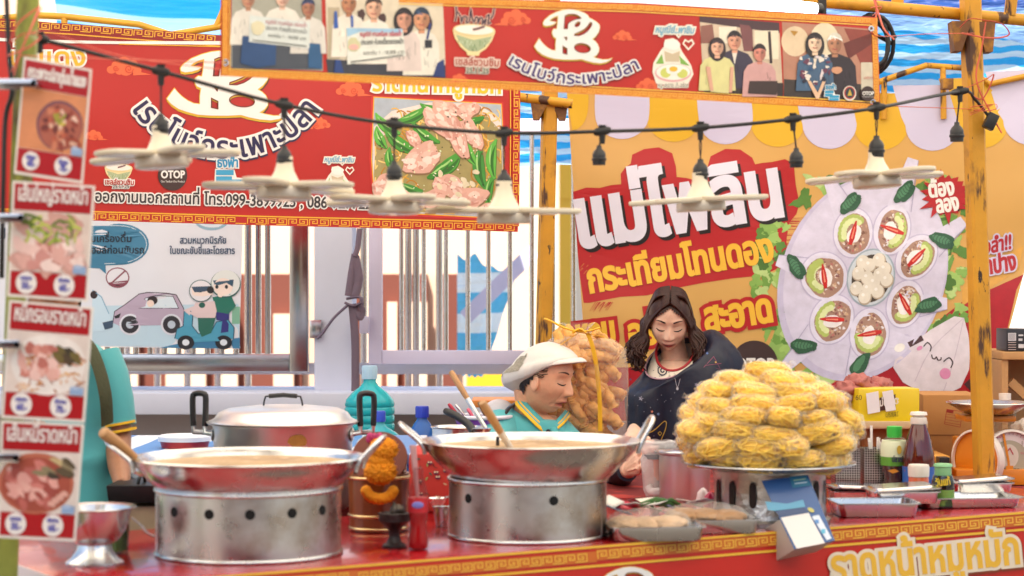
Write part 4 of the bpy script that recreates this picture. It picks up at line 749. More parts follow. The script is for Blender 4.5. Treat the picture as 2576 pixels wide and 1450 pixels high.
c.ell(568, 715, 38, 35, '#1f5a58', 3.6); c.ell(568, 713, 36, 33, '#dfe3e2', 3.9); c.ell(562, 722, 24, 22, '#efdcd2', 4.1); c.poly([(536, 706), (588, 704), (586, 722), (570, 712), (550, 718), (540, 716)], '#35556c', 4.25)
for x in (546, 570): c.ell(x, 722, 4, 5, '#1c2c34', 4.3)
c.line([(500, 735), (508, 735)], 2, '#2c3c44', 5.6); c.ell(555, 742, 7, 6, '#efdcd2', 4.9)
c.build('cartoon_print', SP, PRINT, r, 80)
# ---------------- menu cards on the left post
cards = [('กระเพาะปลาตุ๋นน้ำแดง', 'menu card of red braised fish maw stew, topmost on the post', [(60, 143), (231, 175), (208, 463), (35, 437)], 'a'),
         ('เส้นใหญ่ราดหน้า', 'menu card of wide noodles with pork and green kale', [(32, 455), (239, 468), (220, 760), (18, 746)], 'b'),
         ('หมี่กรอบราดหน้า', 'menu card of crispy noodles under pale pork slices', [(23, 755), (235, 774), (213, 1064), (3, 1052)], 'c'),
         ('เส้นหมี่ราดหน้า', 'menu card of pork and mushroom in red gravy, lowest on the post', [(3, 1058), (212, 1068), (190, 1363), (-7, 1353)], 'd')]
prices = [('60.-', '70.-'), ('50.-', '60.-'), ('60.-', '70.-'), ('50.-', '60.-')]
for k, (ti, lb, q, kd) in enumerate(cards):
    D = 3.78 - .004 * k; r = thing('menu_card', lb, 'menu card', at((q[2][0] + q[3][0]) / 2, (q[2][1] + q[3][1]) / 2, D), 'laminated menu cards hung on the post')
    SC = Sheet((0, D, 1.3), (0, -1, 0)); SC.sheet(([q[0], q[1]], [q[3], q[2]]), 'card', mat('white_card', '#e6dcd2', .3, coat=.3), r, 6, 8, .002)
    Q = lambda u, v: tuple((Vector(q[0]) * (1 - u) + Vector(q[1]) * u) * (1 - v) + (Vector(q[3]) * (1 - u) + Vector(q[2]) * u) * v)
    PQ = lambda u0, v0, u1, v1: [Q(u0, v0), Q(u1, v0), Q(u1, v1), Q(u0, v1)]
    c = Canvas(); ang = math.degrees(math.atan2(q[1][1] - q[0][1], q[1][0] - q[0][0])); wd = (Vector(q[1]) - Vector(q[0])).length
    c.poly(PQ(.03, .775, .97, .975), '#a8141a', 1); c.build('price_band', SC, PAPER, r); c = Canvas(); c.poly(PQ(.03, .02, .97, .245), '#a8141a', 1)
    x, y = Q(.07, .165); c.build('heading', SC, PAPER, r); c = Canvas(); c.text(ti, x, y, 48 if k else 36, '#e8dcd6', 3, bold=2.2, fit=wd * .86, rot=ang, sy=1.2); c.build('lettering', SC, PAPER, r)
    c = Canvas(); rr = random.Random(k + 20); ph = PQ(.03, .25, .97, .77)
    c.poly(ph, {'a': '#cf8458', 'b': '#d9c3b6', 'c': '#dcc9be', 'd': '#dccbc0'}[kd], 1)
    def bl(u, v, a, b, col, L, ro=0, jg=.2):
        x, y = Q(u, v); c.ell(x, y, a * wd, b * wd, col, L, ro, jag=jg, seed=rr.randint(1, 999))
    if kd == 'a':
        bl(.6, .53, .34, .36, '#7a4a52', 1.5, 0, .02); bl(.61, .54, .31, .33, '#a85a46', 2, 0, .03)
        for i in range(46): t = rr.uniform(0, 6.28); p = rr.random() ** .5 * .25; bl(.6 + p * math.cos(t), .54 + p * .72 * math.sin(t), rr.uniform(.03, .08), rr.uniform(.02, .045), rr.choice(['#c97a5a', '#8e3f30', '#d9a890', '#b5583e', '#e0b8a4', '#6e3028']), 2.5 + i * .01, rr.uniform(0, 180))
        for i in range(9): bl(.58 + rr.uniform(-.08, .08), .49 + rr.uniform(-.05, .05), .05, .022, rr.choice(['#b09a3a', '#c9b04c', '#8f8a30']), 3.5, rr.uniform(0, 180))
        bl(.82, .66, .11, .07, '#9a4028', 3.4, 10); bl(.82, .67, .06, .035, '#d0a088', 3.7, 10)
    elif kd == 'b':
        for i in range(14): bl(rr.uniform(.12, .88), rr.uniform(.3, .72), .14, .09, '#c9978a', 1.6 + i * .01, rr.uniform(0, 90))
        for i in range(40): bl(rr.uniform(.1, .9), rr.uniform(.5, .73), rr.uniform(.04, .13), rr.uniform(.03, .07), rr.choice(['#d8a397', '#c98a80', '#e3bbb0', '#b9776c', '#edd0c6']), 2.4 + i * .01, rr.uniform(0, 90))
        for i in range(26): x, y = Q(rr.uniform(.2, .8), rr.uniform(.3, .5)); a = rr.uniform(0, 6.28); c.line([(x - 16 * math.cos(a), y - 16 * math.sin(a)), (x + 3, y - 5), (x + 18 * math.cos(a + .6), y + 16 * math.sin(a + .6))], rr.uniform(4, 8), rr.choice(['#9aa83c', '#7f9130', '#b9bd58', '#5f7028']), 3.2, sm=3)
    elif kd == 'c':
        bl(.52, .52, .44, .36, '#e6dad2', 1.4, 0, .02)
        for i in range(70): x, y = Q(rr.uniform(.15, .93), rr.uniform(.42, .75)); c.line([(x, y), (x + rr.uniform(-14, 14), y + rr.uniform(-10, 10)), (x + rr.uniform(-18, 18), y + rr.uniform(-12, 6))], 3.2, rr.choice(['#c9752e', '#d9924a', '#a85a22', '#e0aa6a']), 1.8, sm=2)
        for i in range(30): t = rr.uniform(0, 6.28); p = rr.random() ** .5 * .24; bl(.42 + p * math.cos(t), .5 + p * .6 * math.sin(t), rr.uniform(.05, .1), rr.uniform(.04, .07), rr.choice(['#d28e80', '#c47a6c', '#dca598', '#b5685c', '#e4b9ae']), 2.4 + i * .01, rr.uniform(0, 90))
        for i in range(8): bl(.72 + rr.uniform(-.1, .12), .42 + rr.uniform(-.05, .07), .09, .045, rr.choice(['#4c3a26', '#6a5a2c', '#8a6a34', '#3a3020']), 3, rr.uniform(-20, 60))
    else:
        bl(.46, .52, .46, .37, '#b5654c', 1.5, 0, .01); bl(.46, .53, .42, .33, '#a04a38', 1.8, 0, .01)
        for i in range(44): t = rr.uniform(0, 6.28); p = rr.random() ** .5 * .3; bl(.42 + p * math.cos(t), .53 + p * .66 * math.sin(t), rr.uniform(.05, .1), rr.uniform(.03, .07), rr.choice(['#c9776c', '#b55e54', '#d99a8e', '#9a463c', '#dca396']), 2.2 + i * .01, rr.uniform(0, 90))
        for i in range(9): bl(.66 + rr.uniform(-.16, .2), .38 + rr.uniform(-.06, .08), .1, .035, rr.choice(['#5a4a34', '#8a7a5a', '#3e3426', '#c2a878']), 3, 25 + rr.uniform(-20, 20))
        for i in range(4): bl(.82 - i * .05, .6 + i * .03, .05, .035, '#d8a090', 3.2, 20)
    x, y = Q(.86, .74); c.poly(PQ(.8, .7, .96, .765), '#8fa6c8', 4); c.poly(PQ(.82, .69, .9, .72), '#aab9d2', 4.4)
    c.build('dish_photo', SC, PHOTO, r)
    for j, u in enumerate((.23, .7)):
        c = Canvas(); x, y = Q(u, .872); c.ell(x, y, wd * .125, wd * .135, '#e9dfd8', 2, n=28); c.text(('ธรรมดา', 'พิเศษ')[j], x - wd * .07, y - wd * .04, 16, '#4a48a8', 3, bold=1, fit=wd * .14, rot=ang); c.text(prices[k][j], x - wd * .06, y + wd * .065, 24, '#4a48a8', 3, bold=1.6, fit=wd * .13, rot=ang); c.build('price_spot', SC, PAPER, r)
for (px0, px1, py) in ((-12, 95, 214), (-12, 62, 552), (-12, 52, 870), (-12, 50, 1155)):
    r = thing('spring_clip', {214: 'steel clip holding the topmost menu card', 552: 'steel clip holding the wide noodle menu card', 870: 'steel clip holding the crispy noodle menu card', 1155: 'steel clip holding the lowest menu card'}[py], 'clip', at(px1, py, 3.74), 'steel clips gripping the menu cards')
    a, b = at(px0, py - 3, 3.76), at(px1, py + 3, 3.76); hh = s(11, 3.75)
    for dy in (-.012, .03): m = MB(); m.prism([Vector((a.x, 3.76 + dy, a.z - hh)), Vector((b.x, 3.76 + dy, a.z - hh)), Vector((b.x, 3.76 + dy, a.z + hh)), Vector((a.x, 3.76 + dy, a.z + hh))], (0, .003, 0)); m.build('jaw', SH, r, world=True, bevel=.001)
    m = MB(); m.tube([Vector((b.x - .004, 3.748, a.z)), Vector((b.x - .004, 3.795, a.z))], hh * .75, 12); m.build('spring', STEEL, r, world=True)
# ------------------------------------------------------------------ counter and what stands on it
def tp(t, d, z=TBL): p = Vector((-.81, 3.88, z)) + E1 * t + E2 * d; return Vector((p.x, p.y, z))
REDTOP = mat('red_table_laminate', '#a51219', .2, coat=.4, var=(3, .06), rvar=(6, .16, .24))
r = thing('counter_table', 'long stall counter with a glossy red top and printed red skirt', 'table', tp(1.6, .4, 0))
m = MB(); A, B, C_, D_ = tp(-.0, 0), tp(2.9, 0), tp(2.9, .8), tp(-.0, .8)
m.prism([A, B, C_, D_], (0, 0, -.025)); m.build('tabletop', REDTOP, r, world=True, bevel=.003)
m = MB(); o = E2 * -.004; m.prism([A + o - Vector((0, 0, .0)), B + o, B + o - Vector((0, 0, .72)), A + o - Vector((0, 0, .72))], -E2 * .003); m.build('skirt', mat('skirt_vinyl', '#c8281c', .32, var=(2, .1)), r, world=True)
m = MB(); m.prism([A + Vector((-.006, 0, .002)), D_ + Vector((-.006, 0, .002)), D_ + Vector((-.006, 0, -.3)), A + Vector((-.006, 0, -.3))], (-.003, 0, 0)); m.build('side_strip', mat('pale_table_edge', '#d8c8c8', .4), r, world=True)
for t in (.05, 2.8):
    for d in (.06, .74): m = MB(); q = tp(t, d, .36); m.tube([Vector((q.x, q.y, 0)), Vector((q.x, q.y, .715))], .018, 10); m.build('leg', STEEL, r, world=True)
SK = Sheet(A + E2 * -.008, (.53, -.848, 0))
c = Canvas()
def edge(px, dy): return 1440 + (1286 - 1440) * (px - 644) / 1932 + dy
for a, b in ((300, 900), (900, 1500), (1500, 2060), (2060, 2640)): key(c, a, edge(a, 31 if a < 1000 else 25), b, edge(b, 29 if a < 1000 else 23), 22, 29, '#eebd44', '#cf6a24', 1, 2.6)
c.line([(300, edge(300, 5)), (2640, edge(2640, 4))], 6, '#eeb93a', 2); c.line([(300, edge(300, 62)), (1400, edge(1400, 53)), (2640, edge(2640, 46))], 6, '#eebb3a', 2); c.build('border', SK, PRINT, r)
write(r, SK, PRINT, 0, T('ราดหน้าหมูหมัก', 2092, 1466, 116, '#eeb83a', 5, bold=6, fit=478, rot=-6, outline=('#ead8c0', 8), shadow=('#8a3a1a', 3, 5)))
c = Canvas(); f = lambda x, y: (1460 + x * .135, 1412 + y * .135); emblem(c, f); c.build('monogram', SK, PRINT, r)
# ---------------- stove rings and woks
SOUP = mat('milky_broth', '#b3905e', .45, var=(16, .12), spots=[('#8f6636', 7, .54, .14), ('#d2b48a', 24, .58, .05)])
WOOD = mat('ladle_wood', '#b98a5a', .5, var=(14, .15)); WOODD = mat('dark_wood', '#7a3d1c', .35, var=(10, .2), coat=.3)
def torus_pts(R_, z, n=56): return [Vector((R_ * math.cos(i * 2 * math.pi / n), R_ * math.sin(i * 2 * math.pi / n), z)) for i in range(n)]
def stove(label, c, rad, h, holes, seam):
    t = thing('stove_ring', label, 'stove', c, 'steel stove rings under the woks'); seg = 96
    m = MB(); vs = []; fs = []; zs = [0, .004, .012, h * .56, h * .63, h * .7, h * .76, h * .82, h - .008, h]; ang = [i * 2 * math.pi / seg for i in range(seg)]
    for z in zs: vs += [Vector((rad * math.cos(a), rad * math.sin(a), z)) for a in ang]
    m.add(vs, [(k * seg + i, k * seg + (i + 1) % seg, (k + 1) * seg + (i + 1) % seg, (k + 1) * seg + i) for k in range(len(zs) - 1) for i in range(seg)])
    m.build('drum', STEEL2, t, smooth=60)
    for z in (.004, h): m = MB(); m.tube(torus_pts(rad, z), .005, 8, closed=True); m.build('rim', STEEL, t, smooth=60)
    hm = mat('vent_hole_shade', (.004, .004, .004), .9)  # vents are flat black discs, the shade inside them painted
    for a in holes:
        m = MB(); d = Vector((math.sin(R(a)), -math.cos(R(a)), 0)); M = d.to_track_quat('Z', 'Y').to_matrix(); m.lathe([(0, 0), (.0105, 0), (.0105, -.001)], 20, d * (rad + .0007) + Vector((0, 0, h * .735)), M); m.build('vent_hole', hm, t, smooth=0)
    m = MB(); d = Vector((math.sin(R(seam)), -math.cos(R(seam)), 0)); x = Vector((0, 0, 1)).cross(d); m.prism([d * (rad + .0012) - x * .012 + Vector((0, 0, .01)), d * (rad + .0012) + x * .012 + Vector((0, 0, .01)), d * (rad + .0012) + x * .012 + Vector((0, 0, h - .01)), d * (rad + .0012) - x * .012 + Vector((0, 0, h - .01))], -d * .004); m.build('seam', STEEL2, t)
    return t
def wok(label, c, rad, depth, base, hd):
    t = thing('wok', label, 'wok', c, 'broad steel woks of broth')
    p = [(base * .55, -.034), (base * .85, -.02), (base, 0), (base + (rad - base) * .42, depth * .36), (base + (rad - base) * .8, depth * .74), (rad - .006, depth - .004), (rad, depth), (rad - .003, depth + .003), (rad - .014, depth - .008)]
    q = [(base + (rad - base) * .72, depth * .66), (base + (rad - base) * .4, depth * .38), (0, .0)]
    m = MB(); m.lathe(p + q, 80, caps=False); m.lathe([(0, -.036), (base * .55, -.034)], 80, caps=False); m.build('pan', STEEL, t, smooth=50)
    m = MB(); vs = [Vector((0, 0, depth - .015))]; N = 64
    for k in range(1, 9): vs += [Vector(((rad - .017) * k / 8 * math.cos(i * 2 * math.pi / N), (rad - .017) * k / 8 * math.sin(i * 2 * math.pi / N), depth - .015 + .0025 * noise.noise(Vector((k * .9, i * .5, rad * 9))) * (k < 8))) for i in range(N)]
    m.add(vs, [(0, 1 + i, 1 + (i + 1) % N) for i in range(N)] + [(1 + (k - 1) * N + i, 1 + k * N + i, 1 + k * N + (i + 1) % N, 1 + (k - 1) * N + (i + 1) % N) for k in range(1, 8) for i in range(N)]); m.build('broth', SOUP, t, smooth=80)
    for a, up in hd:
        d = Vector((math.cos(R(a)), math.sin(R(a)), 0)); x = Vector((-d.y, d.x, 0)); o = d * (rad - .004) + Vector((0, 0, depth - .004)); u = (d * math.cos(R(up)) + Vector((0, 0, math.sin(R(up)))))
        m = MB(); m.tube(spline([o - x * .052 - Vector((0, 0, .022)) - d * .008, o - x * .05, o - x * .036 + u * .058, o + x * .036 + u * .058, o + x * .05, o + x * .052 - Vector((0, 0, .022)) - d * .008], 5), .0052, 8); m.build('handle', STEEL, t, smooth=60)
    return t
s1 = at(626, 1393, 4.36); s1.z = TBL + .001; stove('wide steel stove ring with a row of small vent holes', s1, .194, .138, (-44, -17, 8, 34, 58), -70)
wok('big wok of milky broth with a wooden handled ladle resting in it', s1 + Vector((0, 0, .1385)), .247, .064, .191, ((186, 38), (-4, 48)))
s2 = at(1328, 1349, 4.67); s2.z = TBL + .001; stove('narrower browned steel stove ring with two vent holes', s2, .178, .130, (-48, 18), 70)
wok('big wok of broth in front of the woman in the white cap', s2 + Vector((.006, 0, .131)), .25, .083, .1755, ((182, 42), (2, 62)))
def ladle(name, label, a, b, D0, D1, r0, r1, metal=.35, mt2=STEEL, cat='ladle', cup=False):
    A_, B_ = at(*a, D0), at(*b, D1); t = thing(name, label, cat, B_); m = MB(); k = 1 - metal; Mid = A_ + (B_ - A_) * k
    m.tube([A_, A_ + (B_ - A_) * .02, A_ + (B_ - A_) * .3, Mid], [r0 * .8, r0, r0 * 1.08, r0 * .85], 14); m.build('handle', WOOD, t, world=True, smooth=60)
    m = MB(); m.tube([Mid - (B_ - A_) * .02, B_], [r0 * .9, r1], 12)
    if cup: m.ball(B_, (.035, .035, .014))
    m.build('shaft', mt2, t, world=True, smooth=60); return t
ladle('wooden_ladle', 'thick wooden ladle handle leaning out of the larger wok', (258, 1086), (372, 1182), 4.28, 4.38, .0125, .008, .3, cup=True)
ladle('wooden_ladle', 'worn wooden ladle handle standing in the wok by the white cap', (1212, 1012), (1292, 1140), 4.62, 4.7, .0095, .0065, .4, mat('worn_pale_paint', '#d8cfc4', .5), cup=True)
m = MB(); m.box(at(1252, 1118, 4.72), (.008, .012, .035)); tag(m.build('pan_clip', BLACK, bevel=.001), 'small black clip on the rim of the wok by the white cap', 'clip')
# ---------------- big aluminium pot
p0 = at(712, 1270, 5.28); p0.z = TBL; t = thing('stock_pot', 'large dull aluminium stock pot with domed lid and tall black handles', 'pot', p0); pr, phh = .176, at(0, 1062, 5.28).z - TBL
m = MB(); m.lathe([(pr - .012, 0), (pr, .012), (pr, phh - .014), (pr + .004, phh - .008), (pr + .004, phh)], 72); m.build('body', ALU, t, smooth=50)
m = MB(); m.lathe([(pr + .016, 0), (pr + .019, .005), (pr + .01, .007), (pr - .002, .014), (pr - .012, .028), (pr - .035, .038), (pr * .5, .044), (0, .046)], 72, (0, 0, phh - .003), caps=False); lid = m.build('lid', ALU, t, smooth=50)
m = MB(); z = phh + .04; m.tube(spline([(-.05, 0, z), (-.046, 0, z + .02), (-.036, 0, z + .026), (.036, 0, z + .026), (.046, 0, z + .02), (.05, 0, z)], 4), .0022, 8); m.tube([(-.036, 0, z + .026), (0, 0, z + .029), (.036, 0, z + .026)], .006, 10); h = m.build('lid_handle', BLACK, lid, smooth=60)
for sx in (-1, 1):
    m = MB(); x = sx * (pr + .004); zz = phh - .026; m.tube([(sx * pr, -.02, zz - .004), (x + sx * .018, -.008, zz - .002), (x + sx * .018, -.008, zz + .024)], .0065, 8); m.tube([(sx * pr, .02, zz - .004), (x + sx * .05, .008, zz), (x + sx * .05, .008, zz + .024)], .0065, 8); m.ball((sx * pr, 0, zz - .006), (.006, .045, .018)); hb = m.build('handle_bracket', ALU, t, smooth=60)
    m = MB(); m.tube(spline([(x + sx * .018, -.008, zz + .016), (x + sx * .016, -.008, zz + .085), (x + sx * .022, -.006, zz + .098), (x + sx * .044, .006, zz + .098), (x + sx * .052, .008, zz + .085), (x + sx * .05, .008, zz + .016)], 3), .0078, 8); m.build('handle_grip', BLACK, hb, smooth=60)
m = MB(); a = -72; pts = []
for i in range(18):
    q = i * 2 * math.pi / 18; pts.append((.024 * math.cos(q) * (1 + .25 * noise.noise(Vector((q * 1.3, 2, 0)))), .016 * math.sin(q) * (1 + .3 * noise.noise(Vector((q * 1.5, 7, 0))))))
d0 = R(-72); m.add([Vector(((pr + .001) * math.cos(d0 + u / pr), (pr + .001) * math.sin(d0 + u / pr), phh - .036 + v)) for u, v in pts], [tuple(range(18))]); m.build('burnt_stain', mat('burnt_stain', '#a8742e', .7, var=(60, .2)), t)
# ---------------- water jugs behind
def jug(label, px, y0, y1, w_, D, neck, col, cap, ribs, z0=None):
    zb = at(0, y1, D).z if z0 is None else z0; H = at(0, y0, D).z - zb; R_ = s(w_, D) / 2; nr = s(neck, D) / 2; t = thing('water_jug', label, 'water jug', (at(px, 0, D).x, D, zb), 'plastic water jugs behind the counter')
    pf = [(R_ * .85, 0), (R_, .012)]; k = 7
    top = H * .62
    for i in range(k): z = .02 + (top - .02) * i / k; pf += [(R_, z), (R_, z + (top) / k * .55), (R_ * (.955 if ribs else 1), z + top / k * .72)]
    pf += [(R_, top), (R_ * .95, top + H * .05), (R_ * .7, top + H * .12), (nr * 1.5, top + H * .18), (nr, top + H * .22), (nr, H * .93)]
    m = MB(); m.lathe(pf, 48); m.build('bottle', mat('jug_' + col, col, .15, clear=.4, tint=col), t, smooth=60)
    m = MB(); m.lathe([(nr * 1.18, H * .87), (nr * 1.2, H * .98), (nr * 1.1, H), (0, H)], 32, wob=lambda a, z: 1 + .03 * math.cos(a * 16)); m.build('cap', mat('cap_' + cap, cap, .35), t, smooth=40)
jug('tall turquoise ribbed water jug with pale sealed cap', 930, 920, 1180, 126, 6.5, 32, '#2fc4cc', '#a9c9dc', True)
jug('small turquoise water jug with blue cap in front of the tall jug', 953, 1034, 1240, 122, 6.2, 28, '#3fb8c8', '#2f49b8', True)
jug('blue water jug with blue cap beside the utensil basket', 1062, 1022, 1240, 78, 6.3, 28, '#2f6fc8', '#2338b0', True)
# ---------------- rear table under red cloth
r = thing('rear_table', 'work table behind the counter under a dark red patterned cloth', 'table', (.7, 6.0, 0)); zt = TBL - .012
m = MB(); m.box((.55, 5.98, zt - .012), (3.3, 1.1, .024)); m.build('tablecloth', mat('dark_red_cloth', '#6e1518', .8, spots=[('#a02a22', 9, .52, .05, (1, 2.2, 1))], bump=(60, .1)), r, world=True, bevel=.004)
m = MB(); m.box((.55, 5.43, .36), (3.28, .012, .7)); m.build('cloth_drop', MATS['dark_red_cloth'], r, world=True)
for x in (-1.0, 2.1):
    for y in (5.5, 6.45): m = MB(); m.tube([(x, y, 0), (x, y, zt - .024)], .018, 10); m.build('leg', STEEL, r, world=True)
r = thing('side_table', 'low table behind the large wok under a blue and white cloth', 'table', (-1.0, 5.6, 0))
m = MB(); z = at(0, 1128, 5.6).z; m.box((-.75, 5.75, z - .012), (1.0, .7, .024)); m.build('tablecloth', tarp_mat('blue_check_cloth', '#4f86c8', '#dfe4ec', 6, .05, 'x', 2, .1), r, world=True, bevel=.003)
for x in (-1.2, -.3): m = MB(); m.tube([(x, 5.5, 0), (x, 5.5, z - .024)], .018, 10); m.build('leg', STEEL, r, world=True)
t = thing('food_pail', 'white lidded food pail with a red body behind the larger wok', 'pail', Vector((at(465, 0, 5.62).x, 5.62, z + .001)))
m = MB(); R_ = s(64, 5.62); hh = at(0, 1108, 5.62).z - z; m.lathe([(R_ * .9, 0), (R_ * .98, hh)], 48); m.build('body', mat('red_pail', '#b0242a', .35), t, smooth=50)
m = MB(); m.lathe([(R_ * 1.04, 0), (R_ * 1.05, .012), (R_ * .95, .016), (R_ * .9, .011), (0, .012)], 48, (0, 0, hh - .002)); m.build('lid', mat('white_plastic', '#dfe0ea', .35), t, smooth=40)
# patterned cloth box between the stoves
t = thing('owl_cloth_crate', 'crate covered with red cloth printed with little owls and leaves', 'crate', (at(1105, 0, 5.2).x, 5.3, TBL)); z = at(0, 1142, 5.15).z - TBL
m = MB(); w_ = s(150, 5.2); m.box((0, .0, z / 2), (w_, .28, z)); m.build('cloth', mat('owl_cloth', '#b8352c', .8, var=(3, .06), bump=(20, .1)), t, bevel=.012)
SO = Sheet((0, 5.157, 1), (0, -1, 0)); c = Canvas(); rr = random.Random(11)
for i in range(46):
    x, y = rr.uniform(1044, 1170), rr.uniform(1152, 1330)
    if i % 3 == 0:
        c.ell(x, y, 7, 5, '#6a2440', 1, jag=.1); c.ell(x - 3, y - 2, 2.4, 2.4, '#e0cfae', 1.5); c.ell(x + 3, y - 2, 2.4, 2.4, '#e0cfae', 1.5)
    elif i % 3 == 1: a = rr.uniform(0, 6.28); c.line([(x, y), (x + 9 * math.cos(a), y + 9 * math.sin(a)), (x + 14 * math.cos(a + .6), y + 16 * math.sin(a + .6))], 1.8, '#55301e', 1, sm=3)
    else: c.ell(x, y, 5, 2.2, rr.choice(['#8a9a5a', '#c9b08a', '#3e5a4a']), 1, rr.uniform(0, 180))
c.build('owl_print', SO, PRINT, t)
# ---------------- wooden rice bucket, garland, incense cup, soda
b0 = at(952, 1336, 4.78); b0.z = TBL + .001; t = thing('rice_bucket', 'varnished wooden bucket with brass hoops and open round lid', 'bucket', b0); br = s(78, 4.78); bh = at(0, 1190, 4.78).z - TBL
m = MB(); m.lathe([(br * .92, 0), (br, bh), (br * .93, bh), (br * .9, bh - .03), (0, bh - .03)], 72, wob=lambda a, z: 1 - .012 * (abs(math.cos(a * 9)) < .12)); m.build('body', mat('varnished_staves', '#8a4a22', .28, coat=.5, var=(9, .25), spots=('#5a2810', 6, .5, .2, (3, 3, .3))), t, smooth=30)
for zf in (.02, .24, .9): m = MB(); m.tube(torus_pts(br * (.925 + .08 * zf), bh * zf + .004), .0042, 8, closed=True); m.build('hoop', mat('brass', (.75, .52, .25), .25, 1), t, smooth=60)
m = MB(); m.lathe([(0, -.006), (br * .9, -.006), (br * .92, 0), (br * .9, .006), (0, .009)], 56, (0, br * .55, bh + .03), Matrix.Rotation(R(62), 3, 'X')); m.build('lid', mat('dark_lid_wood', '#6e2a10', .4, var=(8, .25), bump=(30, .1)), t, smooth=40)
MG = mat('marigold', '#ffa010', .7, var=(40, .2), bump=(150, .6))
t = thing('marigold_garland', 'bright orange marigold garland hanging down the wooden bucket', 'garland', at(955, 1260, 4.66))
def petalball(c, r_): 
    m = MB(); m.ball(c, (r_, r_ * .85, r_ * .82), 80, 56, disp=lambda d: .1 * noise.noise(d * 7) + .17 * noise.noise(d * 17) + .1 * noise.noise(d * 31)); return m
D = 4.655
for px, py, r_ in ((965, 1131, 34), (958, 1160, 30), (957, 1187, 38)): petalball(at(px, py, D), s(r_, D) * 1.04).build('flower_ball', MG, t, world=True, smooth=80)
m = MB()
for k in range(9): a = R(20 + k * 17.5); m.ball(at(955 + 36 * math.cos(a), 1226 + 30 * math.sin(a), D), s(14, D), 26, 18, disp=lambda d: .2 * noise.noise(d * 9) + .12 * noise.noise(d * 20))
m.build('flower_loop', MG, t, world=True, smooth=80)
m = MB()
for k in range(9): m.ball(at(948 + rnd.uniform(-20, 20), 1108 + rnd.uniform(-12, 10), D + .02), s(9, D), 12, 8, disp=lambda d: .3 * noise.noise(d * 4))
m.build('flower_ribbon', mat('magenta_petal', '#b8306a', .6, var=(30, .3)), t, world=True, smooth=80)
m = MB()
for k in range(6): m.ball(at(946 + k * 4, 1214 + rnd.uniform(-4, 4), D), s(5, D), 8, 6)
m.tube([at(950, 1205, D), at(950, 1222, D)], s(4, D)); m.build('white_bud', mat('jasmine', '#d8cfae', .7), t, world=True, smooth=80)
c0 = at(992, 1374, 4.46); c0.z = TBL + .001; t = thing('offering_cup', 'dark carved pedestal cup holding a tiny bottle', 'cup', c0); k = s(1, 4.46); DW = mat('dark_carved_wood', '#2a1a18', .4, var=(40, .4), bump=(120, .3))
m = MB(); m.lathe([(30 * k, 0), (30 * k, 6 * k), (20 * k, 12 * k), (13 * k, 26 * k), (14 * k, 42 * k), (24 * k, 54 * k), (38 * k, 66 * k), (40 * k, 86 * k), (36 * k, 87 * k), (30 * k, 76 * k), (0, 74 * k)], 40, wob=lambda a, z: 1 + .02 * math.cos(a * 14)); m.build('cup', DW, t, smooth=40)
m = MB(); m.lathe([(9 * k, 74 * k), (11 * k, 88 * k), (9 * k, 100 * k), (4 * k, 106 * k), (4 * k, 112 * k), (0, 113 * k)], 20); m.ball((8 * k, 4 * k, 92 * k), (18 * k, 12 * k, 14 * k), disp=lambda d: .3 * noise.noise(d * 3)); m.build('contents', mat('dark_bronze', '#5a5248', .3, .6), t, smooth=60)
def bottle(name, label, base, prof, parts, cat='bottle', group=None):
    """prof: (r, z) liquid/glass outline; parts: (name, profile, material)"""
    t = thing(name, label, cat, base, group)
    for nm, pf, mt, in parts: m = MB(); m.lathe(pf, 40); m.build(nm, mt, t, smooth=50)
    return t
b0 = at(1052, 1378, 4.42); b0.z = TBL + .001; k = s(1, 4.42)
t = bottle('soda_bottle', 'open red soda bottle with pink straws beside the offering cup', b0, None, [
    ('bottle', [(20 * k, 0), (25 * k, 4 * k), (26 * k, 24 * k), (21 * k, 50 * k), (20 * k, 66 * k), (23 * k, 82 * k), (25 * k, 92 * k), (25 * k, 132 * k), (22 * k, 150 * k), (15 * k, 176 * k), (12 * k, 190 * k), (14 * k, 192 * k), (14 * k, 196 * k), (12 * k, 206 * k), (10 * k, 206 * k)], mat('clear_pet', '#7a6a6a', .08, clear=.93, tint='#f6e6e6', rim=.7)),
    ('soda', [(18 * k, 2 * k), (23 * k, 6 * k), (24 * k, 24 * k), (19.5 * k, 50 * k), (18.5 * k, 66 * k), (22 * k, 82 * k), (23.5 * k, 92 * k), (23.5 * k, 150 * k - 20 * k), (0, 150 * k - 20 * k)], mat('red_soda', '#c40d14', .1, clear=.3, tint='#ff2018', coat=.5)),
    ('label', [(25.6 * k, 94 * k), (25.6 * k, 131 * k)], mat('red_label', '#b8202a', .35))])
m = MB(); m.ball((0, -25 * k, 114 * k), (15 * k, 2.5 * k, 9 * k)); m.build('badge', mat('badge_blue', '#7a78c0', .4), t)
STRAW = mat('pink_straw', '#d8a8a8', .35, translucent=.3)
for i, (dx, dy) in enumerate(((-14, 0), (-9, 3), (-18, -2))): m = MB(); m.tube([(0, 0, 120 * k), (dx * k, dy * k, 262 * k)], 4.2 * k, 10, caps=False); m.build('straw', STRAW, t, smooth=60)
